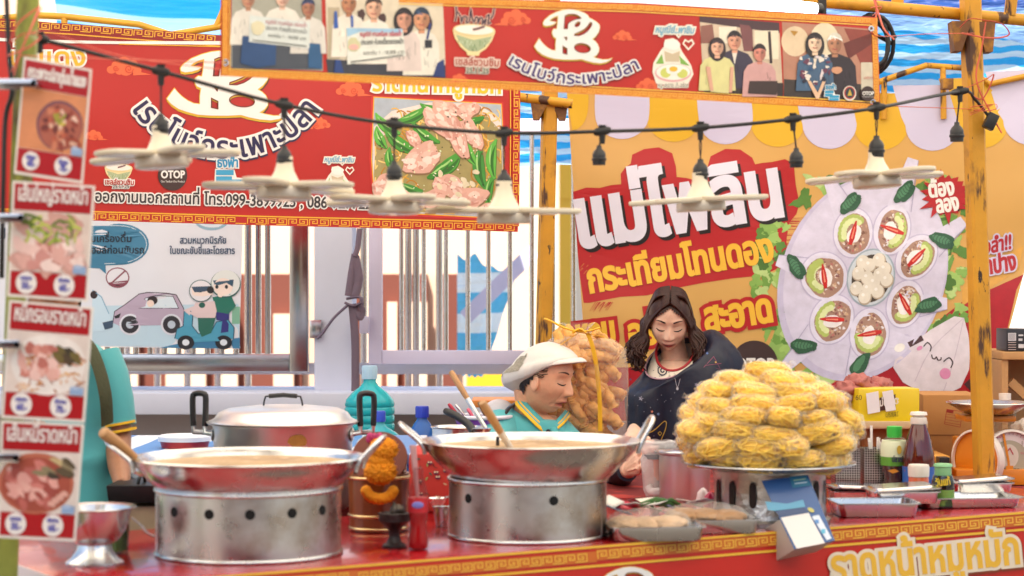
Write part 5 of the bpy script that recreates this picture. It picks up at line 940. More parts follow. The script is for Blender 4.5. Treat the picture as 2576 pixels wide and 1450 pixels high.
# ---------------- bowl and tumbler at the left end
b0 = at(238, 1408, 4.2); b0.z = TBL + .001; k = s(1, 4.2); t = thing('pedestal_bowl', 'footed stainless steel bowl at the left end of the counter', 'bowl', b0)
m = MB(); m.lathe([(72 * k, 0), (72 * k, 4 * k), (58 * k, 14 * k), (45 * k, 34 * k), (42 * k, 48 * k), (58 * k, 58 * k), (78 * k, 84 * k), (88 * k, 120 * k), (92 * k, 136 * k), (105 * k, 141 * k), (104 * k, 143 * k), (90 * k, 139 * k), (84 * k, 118 * k), (72 * k, 84 * k), (50 * k, 64 * k), (0, 58 * k)], 64); m.build('bowl', STEEL, t, smooth=45)
b0 = at(297, 1380, 4.36); b0.z = TBL + .001; k = s(1, 4.36); t = thing('green_tumbler', 'tall glass tumbler of green drink with a green cup on top', 'tumbler', b0)
m = MB(); m.lathe([(26 * k, 0), (27 * k, 4 * k), (30 * k, 92 * k), (28 * k, 92 * k), (25 * k, 6 * k), (0, 5 * k)], 32); m.build('glass', mat('clear_glass', '#7a847e', .06, clear=.92, rim=.7), t, smooth=50)
m = MB(); m.lathe([(24 * k, 6 * k), (27 * k, 70 * k), (0, 70 * k)], 32); m.build('drink', mat('green_drink', '#5f8a3a', .2), t, smooth=50)
m = MB(); m.lathe([(27 * k, 84 * k), (27 * k, 118 * k), (30 * k, 122 * k), (0, 124 * k)], 32); m.tube([(0, 0, 121 * k), (-60 * k, -4 * k, 122 * k)], 6 * k, 8); m.build('cup', mat('green_plastic', '#6fae4e', .35), t, smooth=50)
m = MB(); m.tube(spline([at(330, 1302, 4.3), at(355, 1322, 4.3), at(372, 1342, 4.28), at(392, 1350, 4.28)], 4), [.010] * 12 + [.012], 8, flat=.25); tag(m.build('plastic_strip', mat('clear_film', '#e6e2e2', .12, clear=.55, bump=(40, .5)), smooth=60), 'curl of clear plastic wrap hanging beside the footed bowl', 'plastic wrap')
# griddle behind the left vendor area
t = thing('charcoal_stove', 'rusty box stove with a black griddle pan behind the larger wok', 'stove', (at(345, 0, 4.95).x, 4.95, TBL - .1))
m = MB(); a, b = at(292, 1275, 4.9), at(420, 1376, 4.9); m.box(((a.x + b.x) / 2, 5.06, (a.z + b.z) / 2), (b.x - a.x, .3, a.z - b.z)); m.build('box', mat('rusty_box', '#9a8468', .7, spots=[('#5a3420', 7, .52, .1), ('#2c2420', 16, .6, .05)], bump=(30, .2)), t, world=True, bevel=.006)
m = MB(); a, b = at(270, 1222, 4.88), at(430, 1268, 4.88); m.box(((a.x + b.x) / 2, 5.07, (a.z + b.z) / 2), (b.x - a.x, .36, a.z - b.z), taper=1.05); m.build('griddle', mat('black_iron', '#141214', .45, .3, bump=(20, .1)), t, world=True, bevel=.004)
m = MB(); m.tube(spline([at(345, 1225, 4.92), at(352, 1200, 4.92), at(362, 1196, 4.95), at(366, 1222, 5)], 4), .004, 8); m.build('handle', BLACK, t, world=True, smooth=60)
t = thing('cooking_tongs', 'small glass sauce jar behind the griddle', 'jar', at(338, 1222, 5.1)); t.name = 'sauce_jar'
m = MB(); k = s(1, 5.1); m.lathe([(22 * k, 0), (24 * k, 20 * k), (20 * k, 30 * k), (20 * k, 36 * k), (0, 36 * k)], 24); m.build('glass', mat('jar_glass', '#b8c4cc', .1, clear=.5), t, smooth=50)
m = MB(); m.lathe([(0, 0), (13 * k, 0), (17 * k, 16 * k), (15 * k, 16 * k), (0, 4 * k)], 24)
# small cups by the second stove
for lb, px, py, D, rr_, hh in (('small steel cup low beside the narrower stove ring', 1112, 1326, 4.85, 24, 50), ('pointed steel scoop above the small steel cup', 1100, 1262, 5.0, 26, 30)):
    b0 = at(px, py, D); 
    if 'cup low' in lb: b0.z = TBL + .001
    k = s(1, D); t = thing('steel_cup' if 'cup low' in lb else 'steel_scoop', lb, 'cup' if 'cup low' in lb else 'scoop', b0); m = MB(); m.lathe([(rr_ * .7 * k, 0), (rr_ * k, hh * k), (rr_ * k + .002, hh * k), (rr_ * .95 * k, hh * k - .002), (rr_ * .66 * k, .004), (0, .004)] if 'cup low' in lb else [(2 * k, -30 * k), (18 * k, -6 * k), (rr_ * k, hh * k * .3), (rr_ * .94 * k, hh * k * .3), (0, -20 * k)], 36); m.build('cup', STEEL, t, smooth=45)
    if 'scoop' in lb: m = MB(); m.tube([(0, 0, 6 * k), (30 * k, .1, 2 * k)], .004); m.build('handle', STEEL, t)
# ---------------- utensils behind
t = thing('utensil_pot', 'stainless pot holding ladles behind the second wok', 'pot', at(1150, 1165, 5.75)); k = s(1, 5.75); m = MB(); m.lathe([(60 * k, 0), (64 * k, 88 * k), (68 * k, 91 * k), (66 * k, 92 * k), (60 * k, 86 * k), (56 * k, 4 * k), (0, 4 * k)], 56); m.build('body', STEEL, t, smooth=45)
t = thing('steel_ladle', 'black handled ladle lying across the utensil pot', 'ladle', at(1180, 1072, 5.65)); m = MB(); m.tube(spline([at(1118, 1033, 5.68), at(1150, 1048, 5.66), at(1178, 1068, 5.64), at(1192, 1088, 5.62)], 5), [.007, .009] + [.011] * 10 + [.011] * 4, 12); m.build('handle', BLACK, t, world=True, smooth=60)
m = MB(); m.lathe([(18 * k, -8 * k), (24 * k, 4 * k), (22 * k, 4 * k), (0, -5 * k)], 24, at(1212, 1082, 5.6)); m.build('scoop', STEEL, t, world=True, smooth=50)
t = thing('utensil_basket', 'purple and white plastic basket of kitchen utensils', 'basket', at(1215, 1090, 6.0)); k = s(1, 6.0)
m = MB(); m.lathe([(58 * k, 0), (72 * k, 40 * k), (70 * k, 40 * k), (56 * k, 3 * k), (0, 3 * k)], 44); m.build('body', mat('purple_plastic', '#8a4ab0', .4, spots=('#c890c8', 18, .6, .05)), t, smooth=45)
m = MB(); m.tube(torus_pts(73 * k, 42 * k), .006, 8, closed=True); m.build('rim', mat('white_rim', '#e0dce6', .4), t, smooth=60)
for nm, lb, a, b, r_, mt in (('spatula', 'crimson handled spatula in the purple basket', (1128, 1016), (1165, 1062), 8, mat('crimson_plastic', '#b0203c', .4)), ('spoon_tool', 'shiny metal handled spoon in the purple basket', (1146, 1018), (1180, 1060), 6, STEEL), ('peeler', 'pink handled peeler in the purple basket', (1176, 1028), (1200, 1066), 8, mat('pink_plastic', '#e0607a', .4)), ('whisk', 'dark handled whisk in the purple basket', (1204, 1012), (1228, 1060), 8, BLACK)):
    m = MB(); A_, B_ = at(*a, 6.0), at(*b, 6.0); m.tube([A_, A_ + (B_ - A_) * .1, A_ + (B_ - A_) * .5, B_], [s(r_ * .6, 6), s(r_, 6), s(r_ * .9, 6), s(r_ * .5, 6)], 12, flat=.6); tag(m.build(nm, mt, smooth=60), lb, nm.replace('_', ' '), 'utensils standing in the purple basket')
t = thing('clear_lid', 'round clear plastic lid leaning in the purple basket', 'lid', at(1255, 1046, 6.05)); m = MB(); m.lathe([(44 * k, 0), (42 * k, 6 * k), (30 * k, 16 * k), (0, 20 * k)], 40, M=Matrix.Rotation(R(70), 3, 'X')); m.build('dome', mat('lid_clear', '#dcdfe8', .12, clear=.45), t, smooth=60)
ladle('wooden_ladle', 'long wooden handled steel ladle leaning behind the white cap', (1134, 935), (1222, 1078), 5.8, 5.75, .0085, .006, .5)
m = MB(); m.box(at(1262, 1012, 6.3), (.18, .2, .022)); tag(m.build('orange_tray', mat('orange_plastic', '#d07a2a', .45), bevel=.004), 'small orange tray behind the woman in the white cap', 'tray')
# ------------------------------------------------------------------ string lights
CP = [(100, 98, 4.0), (405, 180, 4.1), (715, 264, 4.25), (992, 313, 4.38), (1268, 335, 4.5), (1515, 331, 4.62), (1762, 322, 4.74), (1995, 300, 4.86), (2205, 272, 4.97), (2415, 231, 5.55), (2452, 250, 5.68), (2492, 300, 5.7)]
cabl = thing('string_light_cable', 'black festoon cable with hanging sockets strung across the stall front', 'cable', at(1268, 335, 4.5))
m = MB(); m.tube(spline([at(60, 84, 3.96)] + [at(*p) for p in CP], 8), .0042, 8); m.build('cord', RUBBER, cabl, world=True, smooth=60)
lamps = {1: 346, 2: 425, 3: 463, 4: 486, 6: 459, 8: 400}         # cable point -> y of the lamp cone top
empt = {5: (1507, 392), 7: (2003, 398), 9: (2407, 333)}
def connector(p, i):
    m = MB(); q = at(*p); a = at(p[0] - 22, p[1] - (4 if i < 4 else -3), p[2]); b = at(p[0] + 22, p[1] + (4 if i < 4 else -4), p[2]); m.tube([a, a + (q - a) * .35, q, b + (q - b) * .35, b], [.006, .009, .011, .009, .006], 10)
    m.tube([q + Vector((0, 0, .014)), q - Vector((0, 0, .028))], [.009, .006], 10); m.build('connector', RUBBER, cabl, world=True, smooth=50)
def socket(px, ytop, D, sc_=1):
    m = MB(); k = s(1, D) * sc_; c = at(px, ytop, D); m.lathe([(7 * k, 0), (8 * k, -8 * k), (15 * k, -15 * k), (19 * k, -24 * k), (19 * k, -34 * k), (21 * k, -36 * k), (21 * k, -41 * k), (18.5 * k, -43 * k), (18 * k, -54 * k), (14 * k, -54 * k), (0, -50 * k)], 28, c); m.build('socket', BLACK, cabl, world=True, smooth=40)
for i, p in enumerate(CP):
    if i in (0, 10, 11): 
        if i == 0: connector(p, 0)
        continue
    connector(p, i)
    px, py = (p[0], lamps[i] - 58) if i in lamps else empt[i]
    if i in empt: py -= 25
    a, b = at(p[0], p[1] + 8, p[2]), at(px, py + 2, p[2]); m = MB(); off = s(2, p[2])
    for sx in (-1, 1): m.tube(spline([a + Vector((sx * off, 0, 0)), (a + b) / 2 + Vector((sx * off * (.4 if (i % 2) else -1.2), 0, 0)), b + Vector((sx * off * .6, 0, 0))], 5), .0014, 6)
    m.build('drop_wire', mat('dark_red_wire', '#2a1414', .5), cabl, world=True, smooth=60); socket(px, py, p[2], 1 if i in lamps else .9)
m = MB(); m.box(at(2492, 306, 5.7), (.03, .03, .045), Matrix.Rotation(R(25), 3, 'Y')); m.build('plug', BLACK, cabl, world=True, bevel=.003)
def make_lamp(Rr=.168):
    t = thing('folding_led_lamp', '', 'lamp', (0, 0, 0), 'folding lamps on the festoon cable')
    m = MB(); m.lathe([(.0165, .05), (.0168, .034), (.02, .02), (.028, .004), (.034, -.006), (.03, -.014)], 36); m.build('cone', CREAM, t, smooth=50)
    for k in range(5):
        a = R(72 * k); d = Vector((math.cos(a), math.sin(a), -.02)); x = Vector((-math.sin(a), math.cos(a), 0)); pts = []
        L0, L1, w_ = .038, Rr, .036
        for u, v in [(L0, -w_ * .72), (L0 + .03, -w_)] + [(L1 - w_ * .75 + w_ * .75 * math.sin(t_), -w_ * math.cos(t_)) for t_ in [math.pi * j / 10 for j in range(11)]] + [(L0 + .03, w_), (L0, w_ * .72)]: pts.append(d * u + x * v)
        m = MB(); m.prism([p + Vector((0, 0, -.014)) for p in pts], (0, 0, .0095)); pt = m.build('petal', CREAM, t, bevel=.003, smooth=50)
        c_ = d * (L0 + L1) / 2; m = MB(); m.prism([c_ + (p - c_) * .9 + Vector((0, 0, -.0165)) for p in pts], (0, 0, .003)); m.build('led_panel', LENS, pt, smooth=50)
    m = MB(); m.lathe([(.03, -.012), (.05, -.014), (.056, -.02), (.057, -.036), (.054, -.039), (0, -.0395)], 44); m.build('hub_lens', LENS, t, smooth=50)
    return t
lampl = {1: 'cream folding lamp over the price circles of the topmost card, first from the left post', 2: 'cream folding lamp hanging below the monogram of the rear banner', 3: 'cream folding lamp over the left side of the printed food photo', 4: 'cream folding lamp just left of the rear orange post', 6: 'cream folding lamp in front of the big white lettering', 8: 'cream folding lamp under the corner of the front banner'}
L0 = make_lamp(); first = True
for i, yt in lamps.items():
    p = CP[i]; c = at(p[0], yt + 30, p[2]); o = L0 if first else dup(L0, c); first = False; o.location = c; o.rotation_euler = (R(rnd.uniform(-4, 4)), R(rnd.uniform(-4, 4)), R({1: 15, 2: 40, 3: 8, 4: 52, 6: 20, 8: 18}[i])); o['label'] = lampl[i]
    k = {1: .94, 2: 1.0, 3: .97, 4: 1.04, 6: 1.0, 8: 1.03}[i]; o.scale = (k, k, k)
# left power lead, coil, raffia
m = MB(); m.tube(spline([at(14, -60, 3.9), at(22, 120, 3.9), at(30, 230, 3.9), at(14, 300, 3.92), at(8, 480, 3.92), at(4, 700, 3.94)], 6), .0048, 8); tag(m.build('power_cord', RUBBER, smooth=60), 'black power cord hanging down beside the green post', 'cord')
m = MB(); P = []
for i in range(110):
    a = i / 110 * 2 * math.pi * 5; P.append(at(2196 + 5 * math.sin(i * .13) + (44 + 9 * math.sin(a * .21 + 1)) * math.cos(a), 112 + (66 + 10 * math.sin(a * .17)) * math.sin(a), 5.66 + .03 * math.sin(a * .9)))
m.tube([at(2080, 62, 5.64), at(2130, 48, 5.64)] + P, .0058, 8); tag(m.build('cable_coil', RUBBER, smooth=60), 'coil of thick black cable tied under the orange beam', 'cable coil')
RAF = mat('pink_raffia', '#e0705c', .45, translucent=.25)
def raffia(label, paths, r_=.0016):
    m = MB()
    for p in paths: m.tube(spline([at(*q) for q in p], 6), r_, 6, flat=.5)
    tag(m.build('raffia_string', RAF, smooth=60), label, 'string')
raffia('pink raffia string tying the upper corner of the front banner to the rusty post', [[(2192, 80, 5.2), (2215, 92, 5.25), (2330, 86, 5.5), (2452, 84, 5.68)], [(2415, 70, 5.68), (2440, 48, 5.66), (2480, 52, 5.66), (2520, 60, 5.66), (2538, 88, 5.68), (2490, 96, 5.68), (2420, 84, 5.68)], [(2480, 55, 5.66), (2470, 120, 5.67), (2456, 200, 5.68), (2490, 280, 5.7), (2520, 335, 5.7)]], .0022)
raffia('pink raffia string tying the lower corner of the front banner to the rusty post', [[(2192, 262, 5.22), (2260, 268, 5.35), (2420, 274, 5.7), (2470, 280, 5.7)], [(2440, 285, 5.68), (2500, 262, 5.66), (2505, 275, 5.66), (2470, 280, 5.68)], [(2430, 222, 5.68), (2480, 200, 5.66), (2500, 190, 5.66), (2470, 250, 5.68), (2430, 225, 5.68)], [(2440, 270, 5.68), (2496, 264, 5.66), (2440, 290, 5.68)]], .0022)
raffia('pink raffia knot holding the front banner to the orange beam', [[(2200, -20, 5.5), (2205, 30, 5.5), (2198, 60, 5.45)], [(2195, -10, 5.5), (2212, 40, 5.48), (2225, 75, 5.45), (2250, 100, 5.45)], [(2190, 20, 5.49), (2218, 18, 5.49), (2195, 40, 5.49)]], .0024)
raffia('pink raffia wound round the green post and stretched to the front banner', [[(25, 110, 3.86), (60, 85, 3.84), (102, 92, 3.86), (70, 120, 3.85), (20, 140, 3.88)], [(100, 15, 3.88), (70, 90, 3.84), (30, 180, 3.86)], [(105, 20, 3.88), (60, 110, 3.84), (35, 190, 3.86)], [(60, 95, 3.84), (120, 80, 3.9), (300, 140, 4.0), (555, 175, 4.18)], [(25, 110, 3.86), (45, 60, 3.85), (95, 20, 3.88)], [(48, 140, 3.85), (200, 146, 3.95), (555, 158, 4.18)]], .002)
# ------------------------------------------------------------------ strap on the gate pillar
m = MB(); STR = mat('mauve_strap', '#6f5f6e', .75, bump=(90, .3))
for P, wd in (([(905, 575), (900, 620), (893, 645)], 7), ([(893, 640), (884, 690), (876, 745)], 9), ([(893, 645), (902, 700), (893, 745)], 11), ([(886, 690), (890, 730), (888, 750)], 8), ([(872, 752), (905, 748), (910, 765)], 10), ([(868, 762), (890, 770), (912, 762)], 9), ([(875, 768), (840, 800), (812, 838), (798, 852)], 10), ([(886, 765), (893, 850), (894, 960), (893, 985)], 10), ([(890, 770), (905, 800), (912, 782), (902, 762)], 8)):
    m.tube(spline([at(x, y, 7.36 - .004 * i) for i, (x, y) in enumerate(P)], 6), s(wd, 7.4), 8, flat=.35)
tag(m.build('webbing_strap', STR, smooth=60), 'mauve webbing strap knotted round the white gate pillar', 'strap')
# ------------------------------------------------------------------ silver pedestal with bags of yellow noodles
SIL = mat('carved_silver', (.62, .6, .57), .34, 1, bump=(45, .5), spots=((.3, .27, .22), 10, .58, .1)); dark = mat('opening_shade', '#2e201c', .9)  # openings are dark ovals on the drum, their inner shade painted
b0 = at(1936, 1328, 4.95); b0.z = TBL + .001; k = s(1, 4.95); t = thing('pedestal_dish', 'silver pedestal dish with a pierced drum base piled with noodle bags', 'dish', b0); zr = at(0, 1166, 4.95).z - b0.z
m = MB(); m.lathe([(152 * k, 0), (152 * k, 10 * k), (143 * k, 16 * k), (138 * k, 60 * k), (140 * k, 120 * k), (148 * k, 128 * k), (148 * k, 134 * k), (120 * k, 138 * k)], 72); m.build('drum', SIL, t, smooth=45)
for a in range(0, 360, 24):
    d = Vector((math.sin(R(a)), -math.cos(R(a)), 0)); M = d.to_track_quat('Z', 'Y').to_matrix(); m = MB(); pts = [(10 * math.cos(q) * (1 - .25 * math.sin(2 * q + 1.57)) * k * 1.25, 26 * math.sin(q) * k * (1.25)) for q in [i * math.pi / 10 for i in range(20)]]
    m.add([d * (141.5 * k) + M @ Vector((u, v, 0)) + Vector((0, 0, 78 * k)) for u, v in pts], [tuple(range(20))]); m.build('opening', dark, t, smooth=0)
m = MB(); m.lathe([(118 * k, 136 * k), (135 * k, 146 * k), (170 * k, zr - 12 * k), (205 * k, zr - 2 * k), (217 * k, zr + 2 * k), (216 * k, zr + 5 * k), (200 * k, zr + 3 * k), (165 * k, zr - 6 * k), (0, zr - 9 * k)], 88); m.build('tray', STEEL2, t, smooth=45)
NOOD = mat('egg_noodle', '#ffd448', .35, var=(30, .12)); NOODC = mat('noodle_core', '#ffcc40', .6, var=(50, .2))
FILM = mat('clear_bag_film', '#f4f1ea', .05, clear=.97, rim=.66, bump=(45, 1.0))
def packet(seed):
    rr = random.Random(seed); t = thing('noodle_packet', 'knotted clear bag of curly yellow egg noodles heaped on the silver dish', 'noodle bag', (0, 0, 0), 'bags of yellow noodles heaped on the silver dish'); ax = Vector((.051, .037, .0225))
    m = MB(); m.ball((0, 0, 0), ax * .86, 24, 14, disp=lambda d: .1 * noise.noise(d * 4 + Vector((seed, 0, 0)))); 
    m.build('core', NOODC, t, smooth=70); m = MB()
    for i in range(96):
        a, b = rr.uniform(0, 6.28), math.acos(rr.uniform(-1, 1)); h = rr.uniform(0, 6.28); P = []; q = rr.uniform(.8, 1.0); cv = rr.uniform(-.5, .5)
        for j in range(9):
            d = Vector((math.sin(b) * math.cos(a), math.sin(b) * math.sin(a), math.cos(b))); w_ = 1 + .04 * math.sin(j * 2.1 + i); e_ = 1 / (abs(d.x) ** 2.8 + abs(d.y) ** 2.8 + abs(d.z) ** 2.8) ** (1 / 2.8); P.append(Vector((d.x * ax.x, d.y * ax.y, d.z * ax.z)) * q * w_ * e_)
            a += .24 * math.cos(h) / max(.35, math.sin(b)); b += .24 * math.sin(h); h += cv + rr.uniform(-.35, .35)
        m.tube(P, rr.uniform(.0011, .0015), 5)
    m.build('noodles', NOOD, t, smooth=70)
    m = MB(); m.ball((0, 0, 0), ax * 1.1, 30, 18, disp=lambda d: 1 / (abs(d.x) ** 2.8 + abs(d.y) ** 2.8 + abs(d.z) ** 2.8) ** (1 / 2.8) - 1 + .1 * noise.noise(d * 3.2 + Vector((0, seed, 0))) + .06 * noise.noise(d * 8 + Vector((0, seed, 0)))); s_ = rr.choice((-1, 1))
    m.tube([(s_ * .050, 0, .002), (s_ * .056, .003, .006), (s_ * .07, .006, .012)], [.006, .005, .012], 10, flat=.5); m.build('bag', FILM, t, smooth=70); return t
protos = [packet(k + 1) for k in range(5)]; used = set(); cen = Vector((b0.x + s(-6, 4.95), b0.y, b0.z + zr)); layers = [(.162, 11, .018), (.174, 12, .05), (.172, 12, .082), (.164, 11, .113), (.146, 10, .142), (.118, 8, .169), (.078, 5, .193), (.028, 2, .211), (.085, 5, .04), (.09, 5, .1), (.06, 3, .15)]
for li, (rad, n, z) in enumerate(layers):
    for i in range(n):
        a = 2 * math.pi * (i + .5 * (li % 2)) / n + rnd.uniform(-.08, .08); rj = rad + rnd.uniform(-.008, .008); loc = cen + Vector((rj * math.cos(a) * 1.02, rj * math.sin(a) * .95, z + rnd.uniform(-.006, .006)))
        k_ = rnd.randrange(5); rot = (R(rnd.uniform(-13, 13)), R(rnd.uniform(-11, 11)), a + math.pi / 2 * (1 if rnd.random() < .75 else 0) + R(rnd.uniform(-32, 32))); sc_ = rnd.uniform(1.02, 1.2)
        if k_ in used: dup(protos[k_], loc, rot, scale=(sc_, sc_, sc_))
        else: used.add(k_); protos[k_].location = loc; protos[k_].rotation_euler = rot
# ------------------------------------------------------------------ payment stand hanging over the edge
t = thing('payment_stand', 'blue faced payment box with a blank white panel hung over the table edge', 'payment box', at(2030, 1400, 4.72))
f0 = [at(1916, 1212, 4.80), at(2032, 1197, 4.80), at(2100, 1362, 4.70), at(1998, 1384, 4.70)]; nn = (f0[1] - f0[0]).cross(f0[3] - f0[0]).normalized(); nn = -nn if nn.y > 0 else nn; f0[2] = Sheet(f0[0], nn).map(2100, 1362)
d = at(1952, 1412, 4.76) - at(1998, 1384, 4.70)
m = MB(); mid = [f0[0] * .45 + f0[3] * .55, f0[1] * .45 + f0[2] * .55]; m.prism([mid[0], mid[1], f0[2], f0[3]], d); m.build('box', mat('grey_plastic', '#b9ada4', .45), t, world=True, bevel=.004)
m = MB(); m.prism([p + nn * .001 for p in f0], nn * .003); m.build('panel', mat('blue_card', '#27538c', .3, coat=.3), t, world=True)
SQ = Sheet(f0[0] + nn * .005, nn); c = Canvas(); c.poly([(1964, 1303), (2034, 1291), (2075, 1367), (2004, 1381)], '#ded8d4', 1); c.poly([(1950, 1287), (2024, 1277), (2032, 1289), (1962, 1301)], '#22406e', 1); c.poly([(1925, 1262), (1980, 1268), (2020, 1258), (2026, 1276), (1950, 1286), (1932, 1284)], '#4f97b8', 1.2)
c.poly([(2042, 1300), (2060, 1296), (2092, 1355), (2080, 1360)], '#cfd8e4', 1); c.rect(2050, 1308, 2060, 1318, '#4f86c0', 2); c.rect(2066, 1332, 2076, 1343, '#4fa8c8', 2); c.poly([(1985, 1200), (2028, 1196), (2040, 1222), (1994, 1228)], '#2f7290', 1); c.line([(1996, 1210), (2026, 1206)], 3, '#9fc0a0', 2); c.line([(1999, 1218), (2030, 1214)], 3, '#bfd0dc', 2); c.ell(2040, 1284, 9, 5, '#b9b05a', 2, 30)
c.build('printed_face', SQ, PAPER, t)
# ------------------------------------------------------------------ steel pans
def pan(name, label, px, py, D, L_, W_, H_, rz, lid=False, z=None, group=None, inner=None):
    b = at(px, py, D); b.z = TBL + .001 if z is None else z; t = thing(name, label, 'pan' if 'pan' in name else 'tray', b, group, R(rz)); hx_, hy_ = L_ / 2, W_ / 2
    def rr_(sx, sy, z_, r_=.018): 
        out = []
        for cx_, cy_, a0 in ((1, 1, 0), (-1, 1, 90), (-1, -1, 180), (1, -1, 270)):
            for j in range(5): a = R(a0 + j * 22.5); out.append(Vector((cx_ * (sx - r_) + r_ * math.cos(a), cy_ * (sy - r_) + r_ * math.sin(a), z_)))
        return out
    m = MB(); m.loft([rr_(hx_ * .9, hy_ * .86, 0), rr_(hx_ * .93, hy_ * .91, .004), rr_(hx_ * .97, hy_ * .96, H_), rr_(hx_ * 1.03, hy_ * 1.05, H_ + .001), rr_(hx_ * 1.03, hy_ * 1.05, H_ - .002), rr_(hx_ * .96, hy_ * .95, H_ - .003), rr_(hx_ * .91, hy_ * .88, .003)], caps=(1, 1)); m.build('body', STEEL, t, smooth=40)
    if lid:
        m = MB(); zz = H_ + .004; m.loft([rr_(hx_ * 1.06, hy_ * 1.08, zz), rr_(hx_ * 1.06, hy_ * 1.08, zz + .003), rr_(hx_ * .9, hy_ * .88, zz + .005), rr_(hx_ * .86, hy_ * .84, zz + .009)], caps=(1, 1)); l = m.build('lid', SH, t, smooth=40); l.rotation_euler = (R(rnd.uniform(-2, 2)), R(lid), 0)
    return t
g_ = 'steel pans at the right end of the counter'
pan('steel_pan', 'open empty steel pan nearest the payment box', 2196, 1296, 5.1, .205, .14, .034, 4, group=g_)
pan('steel_pan', 'long shallow steel tray under the lidded pans by the post', 2420, 1284, 5.32, .27, .16, .026, 8, group=g_)
pan('steel_pan', 'lidded steel pan left of the orange capped shaker', 2176, 1250, 5.47, .19, .13, .026, 2, 2, group=g_)
pan('steel_pan', 'lidded steel pan in front of the white capped orange shaker', 2268, 1262, 5.24, .17, .12, .03, 6, -3, z=TBL + .018, group=g_)
pan('steel_pan', 'lidded steel pan right of the small dark green capped bottle', 2462, 1246, 5.45, .155, .12, .024, 8, -4, z=TBL + .026, group=g_)
pan('steel_pan', 'small lidded steel pan behind the dark green capped bottle', 2400, 1222, 5.62, .14, .1, .02, 4, -2, z=TBL + .01, group=g_)
BAGC = mat('brown_rice_noodle', '#c9a47e', .6, var=(30, .2), bump=(50, .6))
def lump(px, py, D, rx, ry, rz_, seed, m): m.ball(at(px, py, D), (s(rx, D), ry, s(rz_, D)), 30, 18, disp=lambda d: .16 * noise.noise(d * 3 + Vector((seed, 0, 0))) + .08 * noise.noise(d * 8 + Vector((seed, 0, 0))))
for px, py, D, L_, lb, lb2, lx, ly in ((1645, 1352, 4.62, .21, 'steel pan of bagged pale rice noodles beside the second stove ring', 'plastic bag of pale rice noodles in the pan by the stove', 1632, 1318), (1808, 1342, 4.76, .165, 'steel pan of bagged brown noodles by the silver dish', 'plastic bag of browned noodles in the pan by the silver dish', 1780, 1304)):
    pan('steel_pan', lb, px, py, D, L_, .14, .032, 6, group='steel pans of bagged noodles')
    t = thing('noodle_bag', lb2, 'bag', at(lx, ly + 16, D)); m = MB(); rr = random.Random(px); cm = BAGC if px < 1700 else mat('browned_noodle', '#a87a4a', .6, var=(30, .25), bump=(50, .6))
    for i in range(3): lump(lx - 60 + i * 55, ly + rr.uniform(-4, 5), D + rr.uniform(-.01, .01), 48, .05, 22, i + px, m)
    m.build('noodles', cm, t, world=True, smooth=70); m = MB(); lump(lx, ly - 3, D, 112, .068, 36, px * .1, m); m.build('bag', FILM, t, world=True, smooth=70)
# sachets, chillies
rr = random.Random(31); cols = ['#e2ddd4', '#2c3a58', '#c8243a', '#dfe6dc', '#8a2430', '#e8e0d0', '#3c6a48', '#f0ece4']
for i in range(16):
    px, py = 1545 + i * 15 + rr.uniform(-8, 8), rr.uniform(1262, 1292); D = 4.98 + rr.uniform(-.07, .07); b = at(px, py, D); M = Matrix.Rotation(rr.uniform(0, 3.1), 3, 'Z') @ Matrix.Rotation(rr.uniform(-.6, .6), 3, 'X') @ Matrix.Rotation(rr.uniform(-.3, .3), 3, 'Y'); m = MB()
    vs = [b + M @ Vector((u * .03, v * .019, .004 * noise.noise(Vector((u * 2, v * 2, i))) + .002)) for v in (-1, -.4, .2, 1) for u in (-1, -.5, 0, .5, 1)]; m.add(vs, [(j * 5 + k_, j * 5 + k_ + 1, j * 5 + k_ + 6, j * 5 + k_ + 5) for j in range(3) for k_ in range(4)])
    o = m.build('seasoning_sachet', mat('sachet_' + cols[i % 8], cols[i % 8], .3), smooth=60, solid=.002); tag(o, 'small seasoning sachet scattered behind the bagged noodle pans', 'sachet', 'seasoning sachets behind the noodle pans')
m = MB()
for i in range(16): a = rr.uniform(-.4, .4); b = at(1640 + rr.uniform(-40, 40), 1268 + rr.uniform(-8, 8), 4.93); m.tube([b, b + Vector((.02, 0, .006)), b + Vector((.045, .005, -.004 + a * .02))], [.002, .0035, .001], 8)
tag(m.build('green_chilli', mat('green_chilli', '#4a7a34', .35), smooth=60), 'handful of thin green chillies lying on the sachets', 'chillies')
t = thing('snack_packet', 'magenta and white packet leaning on the silver dish', 'packet', at(1778, 1290, 5.15)); m = MB(); m.ball(at(1768, 1262, 5.18), (s(17, 5.15), .02, s(34, 5.15)), 20, 14, disp=lambda d: .12 * noise.noise(d * 4)); m.build('back', mat('white_film', '#e2d6d4', .3), t, world=True, smooth=60)
m = MB(); m.ball(at(1785, 1268, 5.15), (s(15, 5.15), .018, s(30, 5.15)), 20, 14, disp=lambda d: .12 * noise.noise(d * 4)); m.build('front', mat('magenta_film', '#b01848', .3), t, world=True, smooth=60)
